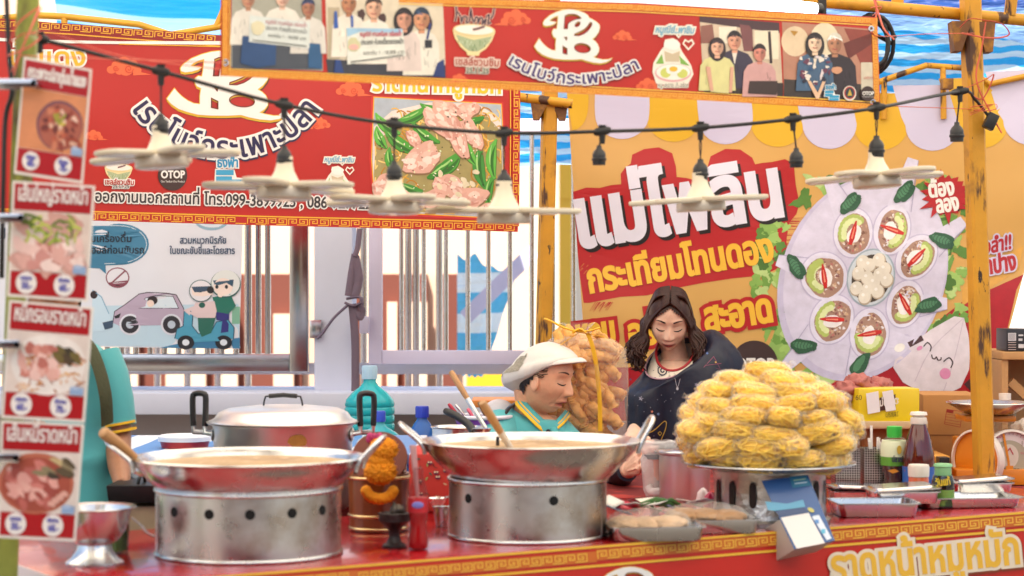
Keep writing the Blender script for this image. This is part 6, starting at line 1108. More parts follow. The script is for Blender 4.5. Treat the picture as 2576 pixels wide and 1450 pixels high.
# steel pot and carrier bag with a drink on the rear table
zq = TBL - .011
b0 = at(1722, 1243, 5.5); b0.z = zq; k = s(1, 5.62); t = thing('steel_pot', 'straight sided steel pot with a flat lid beside the noodle pile', 'pot', b0)
m = MB(); m.lathe([(56 * k, 0), (62 * k, 8 * k), (63 * k, 118 * k), (74 * k, 124 * k), (74 * k, 127 * k), (60 * k, 122 * k)], 64); m.build('body', mat('brushed_pot_steel', (.56, .56, .56), .36, .85, bump=(90, .04, (1, 1, .05))), t, smooth=45)
m = MB(); m.lathe([(70 * k, 127 * k), (64 * k, 131 * k), (20 * k, 134 * k), (0, 134 * k)], 48); m.build('lid', STEEL, t, smooth=45)
t = thing('drink_cup', 'plastic cup of milky drink inside the thin carrier bag', 'cup', (at(1654, 0, 5.58).x, 5.58, zq + .01)); k = s(1, 5.58); m = MB(); m.lathe([(24 * k, 0), (36 * k, 92 * k), (37 * k, 94 * k), (0, 96 * k)], 40); m.build('cup', mat('milky_drink', '#d8b8a4', .3), t, smooth=50); m = MB(); m.lathe([(38 * k, 94 * k), (36 * k, 104 * k), (20 * k, 110 * k), (0, 110 * k)], 40); m.build('lid', mat('grey_film', '#6a6664', .2, clear=.3), t, smooth=50)
m = MB(); rg = []
for j, (z, rx) in enumerate([(0, 28), (20, 34), (60, 38), (98, 44), (112, 36), (122, 46), (140, 56), (146, 50)]):
    rg.append([Vector((at(1654, 0, 5.58).x + s(rx, 5.58) * math.cos(a) * (1 + .1 * noise.noise(Vector((math.cos(a) * 3, math.sin(a) * 3, j * .6)))), 5.58 + s(rx, 5.58) * .8 * math.sin(a), zq + .004 + z * k + .008 * noise.noise(Vector((math.cos(a) * 2, math.sin(a) * 2, 4))) * (j > 3))) for a in [i * 2 * math.pi / 36 for i in range(36)]])
m.loft(rg, caps=(1, 0)); m.tube(spline([at(1632, 1225, 5.54), at(1640, 1238, 5.53), at(1665, 1236, 5.52), at(1690, 1232, 5.53)], 4), .012, 8)
tag(m.build('carrier_bag', mat('thin_white_film', '#e8e2e0', .2, clear=.5, bump=(40, .8)), smooth=70), 'thin white carrier bag holding a drink beside the steel pot', 'carrier bag')
# ------------------------------------------------------------------ bottles and holders
def bt(px, D): return Vector((at(px, 0, D).x, D, TBL + .001))
k = s(1, 5.6); H = (at(0, 1072, 5.6).z - TBL) / k
t = bottle('fish_sauce_bottle', 'fish sauce bottle with bright green cap and green label', bt(2250, 5.6), None, [('glass', [(26 * k, 0), (33 * k, 4 * k), (33 * k, 16 * k), (24 * k, 44 * k), (33 * k, 70 * k), (34 * k, 122 * k), (28 * k, 138 * k), (17 * k, 148 * k), (15 * k, H * k - 14 * k)], mat('clear_bottle', '#8a867e', .08, clear=.9, rim=.7)), ('sauce', [(24 * k, 2 * k), (31.5 * k, 6 * k), (31.5 * k, 16 * k), (23 * k, 44 * k), (31.5 * k, 70 * k), (31.5 * k, 80 * k), (0, 80 * k)], mat('dark_sauce', '#4a1414', .1, coat=.5)),
     ('label_base', [(34.6 * k, 74 * k), (34.6 * k, 96 * k)], mat('label_green', '#5f9a34', .4)), ('label', [(34.6 * k, 96 * k), (34.6 * k, 122 * k), (30 * k, 136 * k)], mat('label_cream', '#d8ddb8', .4)), ('cap', [(17 * k, H * k - 30 * k), (19 * k, H * k - 24 * k), (19 * k, H * k - 2 * k), (0, H * k)], mat('bright_green_cap', '#3fbf4a', .35))])
SL = Sheet((0, 5.6 - 36 * k, 1), (0, -1, 0)); c = Canvas(); c.text('ปลาหมึก', 2243, 1162, 20, '#2a2a48', 2, bold=1.4, fit=40); c.ell(2262, 1132, 6, 11, '#c9a63a', 2); c.poly([(2232, 1184), (2250, 1180), (2262, 1186), (2246, 1192)], '#d8892c', 2); c.build('label_print', SL, PAPER, t)
k = s(1, 5.55); H = (at(0, 1040, 5.55).z - TBL) / k
t = bottle('chilli_sauce_bottle', 'tall brown sauce bottle with a white flip cap', bt(2311, 5.55), None, [('glass', [(38 * k, 0), (40 * k, 6 * k), (40 * k, 88 * k), (38 * k, 110 * k), (33 * k, 132 * k), (29 * k, 150 * k), (20 * k, 176 * k), (17 * k, H * k - 26 * k)], mat('brown_glass', '#5a1c16', .1, clear=.12, tint='#a03020', coat=.6)), ('label', [(40.6 * k, 6 * k), (40.6 * k, 76 * k)], mat('label_blue', '#2f62b0', .4, spots=('#c8443a', 9, .55, .03))), ('cap', [(20 * k, H * k - 28 * k), (21 * k, H * k - 26 * k), (20 * k, H * k - 12 * k), (13 * k, H * k - 9 * k), (22 * k, H * k - 5 * k), (20 * k, H * k + 2 * k), (0, H * k + 4 * k)], mat('white_cap', '#e8dcd0', .35))])
k = s(1, 5.36); H = (at(0, 1170, 5.36).z - TBL) / k
bottle('shaker', 'small orange shaker with a white cap before the tall brown bottle', bt(2311, 5.36), None, [('body', [(22 * k, 0), (24 * k, 4 * k), (25 * k, H * k - 34 * k), (22 * k, H * k - 28 * k)], mat('orange_powder', '#d8622c', .3, coat=.4, spots=('#e2d6c8', 14, .62, .03))), ('cap', [(26 * k, H * k - 30 * k), (27 * k, H * k - 6 * k), (25 * k, H * k), (0, H * k)], mat('white_cap', '#e8dcd0', .35))])
k = s(1, 5.26); H = (at(0, 1168, 5.26).z - TBL) / k
t = bottle('seasoning_bottle', 'small dark sauce bottle with a pale green cap', bt(2372, 5.26), None, [('glass', [(26 * k, 0), (28 * k, 4 * k), (28 * k, H * k * .6), (24 * k, H * k * .74), (19 * k, H * k - 34 * k)], mat('black_glass', '#1a1512', .1, coat=.6)), ('label', [(28.6 * k, 6 * k), (28.6 * k, H * k * .42)], mat('label_green2', '#6f9a44', .4, spots=('#2c4a22', 12, .55, .05))), ('cap', [(20 * k, H * k - 38 * k), (21 * k, H * k - 36 * k), (21 * k, H * k - 8 * k), (24 * k, H * k - 6 * k), (22 * k, H * k), (0, H * k + 2 * k)], mat('pale_green_cap', '#86c08a', .35))])
SL = Sheet((0, 5.26 - 30 * k, 1), (0, -1, 0)); c = Canvas(); c.text('วันแท้', 2354, 1224, 26, '#e0c83a', 2, bold=1.5, fit=38, rot=-8); c.build('label_print', SL, PAPER, t)
PERF = mat('perforated_steel', (.6, .58, .55), .28, 1); n = PERF.node_tree.nodes; Lk = PERF.node_tree.links; vo = n.new('ShaderNodeTexVoronoi'); vo.inputs['Scale'].default_value = 150; vo.inputs['Randomness'].default_value = 0; tcn = n.new('ShaderNodeTexCoord'); Lk.new(tcn.outputs['Object'], vo.inputs['Vector']); ltn = n.new('ShaderNodeMath'); ltn.operation = 'LESS_THAN'; ltn.inputs[1].default_value = .38; Lk.new(vo.outputs['Distance'], ltn.inputs[0]); mx = n.new('ShaderNodeMix'); mx.data_type = 'RGBA'; mx.inputs[6].default_value = (.6, .58, .55, 1); mx.inputs[7].default_value = (.06, .05, .045, 1); Lk.new(ltn.outputs[0], mx.inputs[0]); Lk.new(mx.outputs[2], n['Principled BSDF'].inputs['Base Color'])
WST = mat('white_straw_paper', '#e6ddd6', .6)
for lb, px0, px1, ns in (('perforated steel straw holder half hidden by the noodle pile', 2096, 2158, 5), ('perforated steel holder of paper wrapped straws beside the green capped bottle', 2168, 2238, 12)):
    D = 5.68; a, b = at(px0, 1128, D), at(px1, 1250, D); t = thing('straw_holder', lb, 'straw holder', ((a.x + b.x) / 2, D, TBL + .001), 'perforated straw holders'); w_, h_ = b.x - a.x, a.z - TBL; m = MB()
    for sx, sy, dx, dy in ((0, -1, w_, .002), (0, 1, w_, .002), (-1, 0, .002, .078), (1, 0, .002, .078)): m.box((sx * (w_ / 2 - .001), sy * .04, h_ / 2), (dx, dy, h_))
    m.build('box', PERF, t)
    for i in range(ns): m = MB(); x, y = rnd.uniform(-.4, .4) * w_, rnd.uniform(-.03, .03); m.tube([(x * .7, y * .7, .01), (x * 1.1 + rnd.uniform(-.006, .006), y, h_ + rnd.uniform(.008, .03) + (.03 if i == 3 else 0))], .0036, 8); tag(m.build('wrapped_straw', WST, smooth=60), 'paper wrapped straw standing in a perforated steel holder', 'straw', 'paper wrapped straws in the steel holders').location = t.location
# ------------------------------------------------------------------ boxes and scale behind
CARD = mat('cardboard', '#b07a42', .75, var=(4, .08), bump=(50, .08)); CARD2 = mat('brown_cardboard', '#9a6230', .75, var=(4, .1)); zq = TBL - .011
def carton(name, label, x0, x1, y0, D, dep, mt, z0=zq, rz=0, flap=True):
    a, b = at(x0, y0, D), at(x1, 0, D); t = thing(name, label, 'box', ((a.x + b.x) / 2, D + dep / 2, z0), rz=R(rz)); w_, h_ = b.x - a.x, a.z - z0
    m = MB(); m.box((0, 0, h_ / 2), (w_, dep, h_)); m.build('box', mt, t, bevel=.003)
    if flap: m = MB(); m.box((0, -dep / 2 - .0008, h_ * .5), (w_ * .98, .001, .003)); m.build('seam', mat('seam_brown', '#7a4e28', .8), t)
    return t, w_, h_
carton('cardboard_box', 'brown cardboard box under the beige tray and yellow snack box', 2176, 2330, 1078, 6.12, .2, CARD2)
t, w_, h_ = carton('cardboard_box', 'big cardboard box with a red stamped table behind the post', 2330, 2470, 994, 6.3, .25, CARD, rz=-4)
SL = Sheet((0, 6.27, 1), (0, -1, 0)); c = Canvas(); c.line([(2391, 1030), (2430, 1036), (2424, 1075), (2385, 1067)], 1.4, '#9a3428', 2, closed=True); c.poly([(2391, 1030), (2408, 1033), (2407, 1041), (2390, 1038)], '#8e2c24', 2)
for i in range(4): c.line([(2390 - i * 1.2, 1042 + i * 7), (2428 - i * 1.2, 1048 + i * 7)], 1, '#9a3428', 2)
c.build('stamp', SL, PRINT, t)
carton('cardboard_box', 'flat orange cardboard box lying behind the sauce bottles', 2290, 2390, 1148, 5.98, .2, mat('orange_card', '#d89a44', .7, var=(4, .06)))
m = MB(); m.box(at(2372, 1160, 5.95), (s(26, 5.95), .05, s(20, 5.95))); tag(m.build('black_case', BLACK, bevel=.002), 'small black case on the flat orange box', 'case')
zt2 = at(0, 1078, 6.12).z
t = thing('beige_tray', 'beige plastic tray under the yellow snack box', 'tray', (at(2232, 0, 6.1).x, 6.18, zt2 + .002)); w2 = s(182, 6.1); m = MB(); m.box((0, 0, .003), (w2, .24, .006)); 
for sx, sy, dx, dy in ((0, -1, w2, .006), (0, 1, w2, .006), (-1, 0, .006, .24), (1, 0, .006, .24)): m.box((sx * w2 / 2, sy * .12, .013), (dx + .006, dy, .02))
m.build('tray', mat('beige_plastic', '#c8ae86', .4), t, bevel=.002)
t, w_, h_ = carton('snack_box', 'bright yellow snack box with white tape over its lettering', 2153, 2310, 978, 6.1, .12, mat('yellow_box', '#e2c414', .4, coat=.2), z0=zt2 + .01, rz=6, flap=False)
rzm = Matrix.Rotation(R(6), 3, 'Z'); o = Vector(t.location); fc = o + rzm @ Vector((0, -.061, h_ / 2)); fn = rzm @ Vector((0, -1, 0)); SL = Sheet(fc, fn); c = Canvas()
c.poly([(2206, 1001), (2279, 986), (2281, 1024), (2208, 1034)], '#4a2416', 1); c.text('แม่ตานตะวัน', 2196, 1024, 26, '#e2dcd0', 2, bold=1.2, fit=84, rot=-8, slant=.1); c.text('กลิ่นวอลนัท', 2254, 1030, 12, '#e2dcd0', 2, fit=26, rot=-6); c.text('山核桃味瓜子', 2221, 1050, 15, '#4a3c14', 2, fit=44, rot=-4)
c.poly([(2170, 990), (2202, 984), (2207, 1036), (2175, 1042)], '#e4e0e2', 4); c.poly([(2212, 986), (2240, 981), (2248, 1032), (2222, 1036)], '#e4e0e2', 4); c.ell(2292, 1030, 13, 11, '#b0703c', 3, jag=.1); c.ell(2276, 1032, 6, 12, '#2c2420', 3, -15); c.ell(2290, 1014, 12, 5, '#3f7a2c', 3, -30); c.text('60', 2142, 1006, 18, '#4a3820', 3)
c.build('box_print', SL, PRINT, t)
m = MB()
for i in range(4): m.ball(at(2130 + i * 28, 985 - (i % 2) * 18 + (i == 3) * 8, 6.2 + .03 * i), (s(34, 6.2), .06, s(26, 6.2)), 22, 14, disp=lambda d: .35 * noise.noise(d * 3 + Vector((i, 0, 0))) + .15 * noise.noise(d * 8))
tag(m.build('cloth_bundle', mat('pink_cloth', '#a8625a', .7, spots=[('#8e1a1e', 8, .5, .08), ('#dccab8', 5, .62, .06)]), smooth=70), 'crumpled pink and red cloth bundle behind the yellow snack box', 'cloth')
m = MB(); a, b = at(2085, 1010, 6.16), at(2180, 0, 6.16); m.box(((a.x + b.x) / 2, 6.28, (a.z + zq) / 2), (b.x - a.x, .2, a.z - zq)); tag(m.build('storage_crate', CARD2, bevel=.004), 'plain brown crate behind the noodle pile under the pink cloth', 'crate')
# weighing scale
t = thing('weighing_scale', 'orange two faced weighing scale with steel platter behind the post', 'scale', (at(2490, 0, 6.0).x, 6.05, TBL - .011)); SO_ = mat('scale_orange', '#d8811c', .4, var=(5, .06))
zd = at(0, 1157, 6.0).z; xc = at(2490, 0, 6.0).x; dr = s(77, 6.0)
def disc_at(px, yaw, inner, nm):
    c_ = Vector((at(px, 0, 6.0).x, 6.0, zd)); M = Matrix.Rotation(R(yaw), 3, 'Z') @ Matrix.Rotation(R(90), 3, 'X')
    m = MB(); m.lathe([(dr * .97, -.01), (dr, 0), (dr, .016), (dr * .93, .018), (dr * .92, .008)], 64, c_, M, caps=False); b_ = m.build(nm + '_rim', mat('clear_rim', '#dfd2c6', .25), t, world=True, smooth=40)
    m = MB(); m.lathe([(dr * .96, 0), (dr * .95, .006), (0, .006)], 64, c_, M, caps=False); m.build(nm, inner, b_, world=True, smooth=30); return c_, M
cD, MD = disc_at(2538, 12, mat('dial_face', '#ddd0cc', .4), 'dial'); disc_at(2462, -52, SO_, 'back_face')
m = MB(); m.box((xc, 6.12, zd - .01), (s(120, 6), .14, dr * 1.5)); m.box((xc + .02, 6.08, TBL + .012), (s(210, 6), .2, .046)); m.box((xc + .01, 6.1, at(0, 1056, 6).z), (s(130, 6), .14, .018)); m.build('housing', SO_, t, world=True, bevel=.006)
m = MB(); zp = at(0, 1030, 6).z
for sx in (-1, 1): m.prism([Vector((xc + .012 + sx * .02, 6.06, zp - .03)), Vector((xc + .012 + sx * .045, 6.06, zp - .03)), Vector((xc + .012 + sx * .085, 6.06, zp + .012)), Vector((xc + .012 + sx * .07, 6.06, zp + .012))], (0, .02, 0))
m.build('platter_bracket', SO_, t, world=True, bevel=.002)
m = MB(); m.lathe([(0, 0), (.07, 0), (.115, .026), (.125, .032), (.124, .034), (.11, .028), (.068, .004), (0, .004)], 60, (xc + .012, 6.06, zp - .016)); m.build('platter', STEEL, t, world=True, smooth=45)
fn = MD @ Vector((0, 0, 1)); SL = Sheet(cD + fn * .0075, fn); c = Canvas(); c.ell(2538, 1160, 50, 52, '#a8a08a', 1, n=36); c.ell(2538, 1148, 24, 30, '#cfc4b4', 2); c.line([(2522, 1085), (2536, 1160), (2538, 1195)], 6, '#d8861e', 4); c.poly([(2530, 1172), (2548, 1172), (2548, 1192), (2528, 1192)], '#d8861e', 4)
c.text('ตราชั่งวาด', 2510, 1188, 16, '#5a5040', 3, bold=1, fit=54); c.text('20', 2505, 1102, 14, '#c2707a', 3); c.text('1', 2566, 1122, 18, '#8a8078', 3); c.text('3', 2570, 1206, 16, '#8a8078', 3); c.text('900', 2566, 1143, 8, '#c2707a', 3); c.line([(2530, 1140), (2540, 1128), (2548, 1144)], 3, '#b0404a', 3)
for i in range(40): a = i * math.pi / 20; c.line([(2538 + 62 * math.cos(a), 1158 + 64 * math.sin(a)), (2538 + 67 * math.cos(a), 1158 + 69 * math.sin(a))], 1.4, '#9a8a84', 2)
c.build('dial_print', SL, PRINT, t)
# shelf and black box at the right edge
t = thing('plywood_shelf', 'plywood shelf unit at the right edge holding a black printed box', 'shelf', (at(2590, 0, 6.55).x, 6.65, 0)); zt3 = at(0, 886, 6.5).z; PLY = mat('plywood', '#b98a58', .6, var=(5, .15), bump=(30, .1, (1, 1, 6)))
x0, x1 = at(2522, 0, 6.5).x, at(2800, 0, 6.5).x; m = MB(); m.box(((x0 + x1) / 2, 6.7, zt3 - .012), (x1 - x0, .4, .024)); m.build('top', PLY, t, world=True, bevel=.002)
m = MB(); m.box(((x0 + x1) / 2, 6.86, (zt3 - .03) / 2), (x1 - x0, .02, zt3 - .03)); m.build('back_panel', PLY, t, world=True); m = MB(); m.box((x0 + .01, 6.7, (zt3 - .026) / 2), (.02, .38, zt3 - .026)); m.build('side_panel', PLY, t, world=True)
m = MB(); a, b = at(2548, 960, 6.55), at(2600, 1020, 6.55); m.box((a + b) / 2, (s(90, 6.5), .02, s(22, 6.5)), Matrix.Rotation(R(42), 3, 'Y')); m.build('brace', PLY, t, world=True)
a, b = at(2534, 828, 6.52), at(2640, 0, 6.52); t = thing('product_box', 'black printed product box standing on the plywood shelf', 'box', ((a.x + b.x) / 2, 6.6, zt3 + .001)); m = MB(); m.box((0, 0, (a.z - zt3) / 2), (b.x - a.x, .14, a.z - zt3 - .002)); m.build('box', mat('black_box', '#20202a', .4), t, bevel=.002)
SL = Sheet((0, 6.528, 1), (0, -1, 0)); c = Canvas()
for x, y0, y1, w_ in ((2536, 838, 858, 20), (2562, 842, 846, 12), (2562, 852, 858, 10), (2562, 866, 876, 14), (2584, 840, 866, 30)): c.rect(x, y0, min(x + w_, 2636), y1, '#c9c6cc', 1)
for y in (862, 868, 874, 880): c.line([(2536, y), (2556, y)], 1.4, '#c9b6b6', 1)
for i in range(8): c.line([(2538, 841 + i * 2), (2553, 841 + i * 2)], .7, '#7a7a80', 2)
c.build('box_print', SL, PRINT, t)
t = thing('water_bottle', 'clear water bottle with white cap behind the scale platter', 'bottle', (at(2528, 0, 6.4).x, 6.4, TBL)); k = s(1, 6.4); m = MB(); H = at(0, 990, 6.4).z - TBL; m.lathe([(26 * k, 0), (28 * k, H * .2), (26 * k, H * .5), (28 * k, H * .75), (14 * k, H - 16 * k)], 28); m.build('bottle', mat('clear_glass', '#7a847e', .06, clear=.92, rim=.7), t, smooth=50); m = MB(); m.lathe([(15 * k, H - 16 * k), (15 * k, H), (0, H)], 24); m.build('cap', mat('white_cap', '#e8dcd0', .35), t)
m = MB(); m.ball(at(2574, 1100, 6.25), (s(34, 6.2), .07, s(46, 6.2)), 26, 16, disp=lambda d: .25 * noise.noise(d * 4) + .1 * noise.noise(d * 9)); tag(m.build('crumpled_bag', mat('crumpled_film', '#cdbcae', .2, clear=.4, bump=(30, .8)), smooth=60), 'crumpled clear plastic bag behind the scale dial', 'plastic bag')
# ------------------------------------------------------------------ bag of fried fish maw
FRY = mat('fried_dough', '#e2a653', .5, var=(26, .14), bump=(70, .5), spots=[('#c07a30', 22, .55, .15)], sss=.1)
rr = random.Random(8); bagc = at(1468, 985, 6.15); n = 0
def roll(c_, L_, r_, ang, bend, seed):
    o = thing('fried_roll', 'golden fried fish maw roll packed inside the big clear bag', 'fried roll', c_, 'fried rolls inside the big clear bag'); d = Vector((math.cos(ang), rr.uniform(-.25, .25), -math.sin(ang))).normalized(); q = d.cross(Vector((0, 1, 0))).normalized(); P = []
    for i in range(15): u = i / 14 - .5; P.append(d * u * L_ + q * bend * math.sin(u * 3) * .03 + Vector((0, .006 * math.sin(u * 9 + seed), 0)))
    rs = [r_ * (.72 + .28 * math.sin(math.pi * (i + 1.2) / 16.4)) * (1 + .16 * noise.noise(Vector((i * .8, seed, 0)))) for i in range(15)]; m = MB(); m.tube([v for p_, q_ in zip(P, P[1:]) for v in (p_, (p_ + q_) / 2)] + [P[-1]], [v for p_, q_ in zip(rs, rs[1:]) for v in (p_, (p_ + q_) / 2)] + [rs[-1]], 22)
    for v in m.v: v += (v.normalized() if v.length else v) * (.009 * noise.noise(v * 55 + Vector((seed, 0, 0))) + .005 * noise.noise(v * 120 + Vector((seed, 3, 0))))
    b_ = m.build('crust', FRY, o, smooth=80); q2 = P[-1]; m = MB(); t_ = (P[-1] - P[-2]).normalized(); M = t_.to_track_quat('Z', 'Y').to_matrix(); m.lathe([(rs[-1] * 1.05, 0), (rs[-1] * 1.15, .004), (rs[-1] * .8, .005), (rs[-1] * .6, -.004), (0, -.012)], 16, q2, M, wob=lambda a, z: 1 + .12 * math.sin(a * 3 + seed)); m.build('curled_end', FRY, o, smooth=80)
for layer in range(2):
    for j in range(8):
        for i in range(3 if j % 2 else 4):
            px = 1408 + (i + (.5 if j % 2 else 0)) * 40 + rr.uniform(-9, 9); py = 868 + j * 29 + rr.uniform(-7, 7); px = min(1522, max(1416, px))
            roll(at(px, py, 6.09 + layer * .075 + rr.uniform(-.012, .012)), rr.uniform(.07, .105), rr.uniform(.015, .021), R(rr.choice([52, 58, 45, 64, 38, 20]) + rr.uniform(-14, 14)), rr.uniform(-1, 1), j * 9 + i + layer * 50)
m = MB(); rg = []
for j, (py, hw, hd) in enumerate([(1098, 98, .08), (1085, 108, .105), (1040, 112, .12), (980, 112, .125), (920, 110, .125), (880, 104, .11), (858, 84, .075), (843, 56, .045), (832, 18, .012), (824, 26, .014), (812, 44, .012)]):
    rg.append([at(1468 + (hw + 6 * noise.noise(Vector((a, j * .7, 1))) + 4 * noise.noise(Vector((a * 3, j * 2.1, 5)))) * (abs(math.cos(a)) ** .55) * (1 if math.cos(a) > 0 else -1) - (j > 5) * (j - 5) * 3, py + 5 * noise.noise(Vector((math.cos(a) * 2, math.sin(a) * 2, j))), 6.12 + hd * math.sin(a)) for a in [i * 2 * math.pi / 44 for i in range(44)]])
m.loft(rg, caps=(1, 0)); tag(m.build('snack_bag', mat('clear_snack_film', '#dcd8d0', .05, clear=.92, rim=.66, bump=(26, 1.0)), smooth=70), 'big clear plastic bag packed with fried fish maw and tied with yellow ribbon', 'bag')
TIE = mat('yellow_raffia', '#f0c02a', .4, translucent=.3)
t = thing('yellow_ribbon', 'yellow plastic ribbon knotted round the neck of the big clear bag', 'ribbon', at(1452, 834, 6.0))
for P, wd in (([(1452, 834), (1420, 825), (1385, 808), (1368, 802)], 11), ([(1452, 834), (1480, 833), (1510, 825)], 10), ([(1440, 838), (1458, 828), (1474, 838)], 13), ([(1478, 838), (1490, 870), (1500, 920), (1508, 1000), (1510, 1085)], 5.5), ([(1455, 838), (1425, 858), (1405, 872)], 4), ([(1455, 836), (1490, 842), (1520, 848)], 4)):
    m = MB(); m.tube(spline([at(x, y, 6.0 + (.0 if y < 850 else -.002)) for x, y in P], 6), s(wd, 6), 8, flat=.25); m.build('strand', TIE, t, world=True, smooth=60)
# ------------------------------------------------------------------ people
def sm(a, b, x): t = min(1, max(0, (x - a) / (b - a))); return t * t * (3 - 2 * t)
def G(x, w_): return math.exp(-(x / w_) ** 2)
def face_shape(v, age=0, open_=0, crown=1):
    """head facing -Y, eye level z = 0, about 0.225 m tall"""
    x, y, z = v
    if z > 0:
        t_ = min(.999, z / .112); g_ = min(1.22, (1 - t_ ** 2.4) ** (1 / 2.4) / math.sqrt(1 - t_ * t_)); x *= g_; y *= g_; z *= crown
    if z < -.015:
        k = (-.015 - z) / .097; x *= 1 - (.19 if not age else .18) * k ** 1.4
        if y > 0: y *= 1 - .5 * k
    f = sm(.0, .05, -y); ax = abs(x)
    if f > 0:
        y += .008 * f * G(x, .06) * G(z - .01, .06) * 1.2                      # flatten the face plane
        d = .0
        d += (.0175 + .003 * age) * G(x, .0075 + .004 * sm(.01, -.03, z)) * sm(.022, -.032, z) * sm(-.049, -.036, z)      # nose ridge and tip
        d += .008 * G(ax - .0125, .0065) * G(z + .034, .008)                                             # wings
        d -= .0085 * G(ax - .031, .017) * G(z - .003, .0125)                                              # sockets
        d += .0065 * G(ax - .032, .012) * G(z + .0005, .0075)                                             # lids
        d += .0045 * G(ax - .03, .022) * G(z - .028, .008)                                               # brow
        d += .0065 * G(ax - .044, .02) * G(z + .03, .022)                                                 # cheeks
        d += .0082 * G(x, .02) * G(z + .062, .0058) + .0092 * G(x, .017) * G(z + .074 + open_ * .006, .0062)  # lips
        d -= .0085 * G(x, .024) * G(z + .068 + open_ * .002, .0026 + open_ * .003)                        # mouth line
        d += .004 * G(x, .03) * G(z + .066, .02)                                                         # muzzle
        d -= .004 * G(x, .022) * G(z + .086, .006)
        d += (.0145 - .004 * age) * G(x, .021) * G(z + .1, .014)                                                      # chin
        d -= age * (.0018 * G(ax - .058, .012) * G(((z + .004) % .006) - .003, .0012) * G(z + .003, .012) + .0015 * G(x, .04) * G(((z - .05) % .011) - .0055, .002) * G(z - .06, .018))
        d -= age * .0042 * G(ax - .028 - .12 * (-.045 - z), .004) * sm(-.03, -.04, z) * sm(-.085, -.07, z)  # fold
        d -= age * .004 * G(ax - .05, .015) * G(z + .065, .022)
        y -= d * f
    return Vector((x, y, z))
def skin_color(p, base, lips, age=0):
    x, y, z = p; ax = abs(x); c = Vector(base)
    if y < -.02 and -.13 < z < .12:
        m_ = G(x, .023) ** 1 * math.exp(-((z + .068) / .0098) ** 4); m_ = min(1, m_ * 1.3) if ax < .026 else 0
        c = c.lerp(Vector(lips), m_ * .95); c = c.lerp(Vector((.42, .16, .11)), .22 * G(ax - .045, .022) * G(z + .03, .022))
        c = c.lerp(Vector((.10, .05, .035)), .85 * G(ax - .009, .0042) * G(z + .0425, .0034)); c = c.lerp(Vector((.2, .1, .07)), .25 * G(ax - .032, .018) * G(z - .002, .009))  # nostril and mouth line shading put into the skin colour
        c = c.lerp(Vector((.12, .05, .04)), .9 * G(x, .021) * G(z + .068, .0024))
    return c
def make_body(root, name, build, M, base, lips, age=0, vox=.0024):
    """one continuous skin: pieces fused by a voxel remesh, then toned by place"""
    m = MB(); build(m); me = bpy.data.meshes.new('raw'); me.from_pydata([tuple(v) for v in m.v], [], m.f); bm = bmesh.new(); bm.from_mesh(me); bmesh.ops.remove_doubles(bm, verts=bm.verts, dist=1e-6); bmesh.ops.recalc_face_normals(bm, faces=bm.faces); bm.to_mesh(me); bm.free()
    o = bpy.data.objects.new('raw', me); COL.objects.link(o); q = o.modifiers.new('r', 'REMESH'); q.mode = 'VOXEL'; q.voxel_size = vox; q2 = o.modifiers.new('s', 'SMOOTH'); q2.factor = .5; q2.iterations = 1
    dg = bpy.context.evaluated_depsgraph_get(); dg.update(); nm = bpy.data.meshes.new_from_object(o.evaluated_get(dg)); bpy.data.objects.remove(o)
    Mi = M.inverted(); off = worldpos(root); at_ = nm.color_attributes.new('Col', 'FLOAT_COLOR', 'POINT'); cols = []
    for v in nm.vertices:
        p = Mi @ v.co; c = skin_color(p, base, lips, age); cols += [c.x, c.y, c.z, 1]; 
    at_.data.foreach_set('color', cols)
    for v in nm.vertices: v.co -= off
    nm.polygons.foreach_set('use_smooth', [True] * len(nm.polygons)); nm.materials.clear(); nm.materials.append(mat('skin', rough=.43, attr=1, sss=.1, var=(55, .09), bump=(180, .12))); nm.name = name
    o = bpy.data.objects.new(name, nm); COL.objects.link(o); o.parent = root; return o
def head_into(m, M, age=0, open_=0, crown=1, ears=True):
    h = MB(); h.ball((0, 0, 0), (.074, .095, .112), 132, 100); h.v = [M @ face_shape(v, age, open_, crown) for v in h.v]; m.add(h.v, h.f)
    if ears:
        for sx in (-1, 1):
            e = MB(); e.ball((0, 0, 0), (.007, .018, .031), 20, 14); R_ = Matrix.Rotation(R(20 * sx), 3, 'Z') @ Matrix.Rotation(R(-10), 3, 'X'); e.v = [M @ (Vector((sx * .074, -.004, -.012)) + R_ @ Vector((v.x - sx * .005 * math.exp(-((v.y + .003) / .008) ** 2 - ((v.z - .003) / .013) ** 2), v.y, v.z))) for v in e.v]; m.add(e.v, e.f)
def surf(x, z, age=0, crown=1, out=0.0):
    """point on the face at x, z"""
    best = None
    zz = z / (crown if z > 0 else 1); q = 1 - (zz / .112) ** 2; k = 1
    if z < -.015: k = 1 - (.19 if not age else .18) * ((-.015 - z) / .097) ** 1.4
    q -= (x / k / .074) ** 2; v = face_shape(Vector((x / k, -.095 * math.sqrt(max(q, .001)), zz)), age, 0, crown); return v + Vector((0, -out, 0))
def face_lines(root, M, hair, age=0, lash=(.1, .05, .04), crown=1):
    for sx in (-1, 1):
        m = MB(); m.tube([M @ surf(sx * (.014 + .034 * i / 8), .0275 + .0065 * math.sin(i / 8 * 2.4) - .003 * i / 8, age, crown, .0006) for i in range(9)], [.0016, .0024, .0026, .0026, .0024, .002, .0016, .0012, .0006], 8); m.build('eyebrow', hair, root, world=True, smooth=70)
        m = MB(); m.tube([M @ surf(sx * (.0165 + .031 * i / 8), -.0045 - .0042 * math.sin(i / 8 * math.pi) + .0018 * i / 8, age, crown, .0008) for i in range(9)], [.0008, .0012, .0016, .0017, .0018, .0018, .0018, .0015, .0008], 8); m.build('eyelash', mat('lash_dark', '#1c1210', .6), root, world=True, smooth=70)
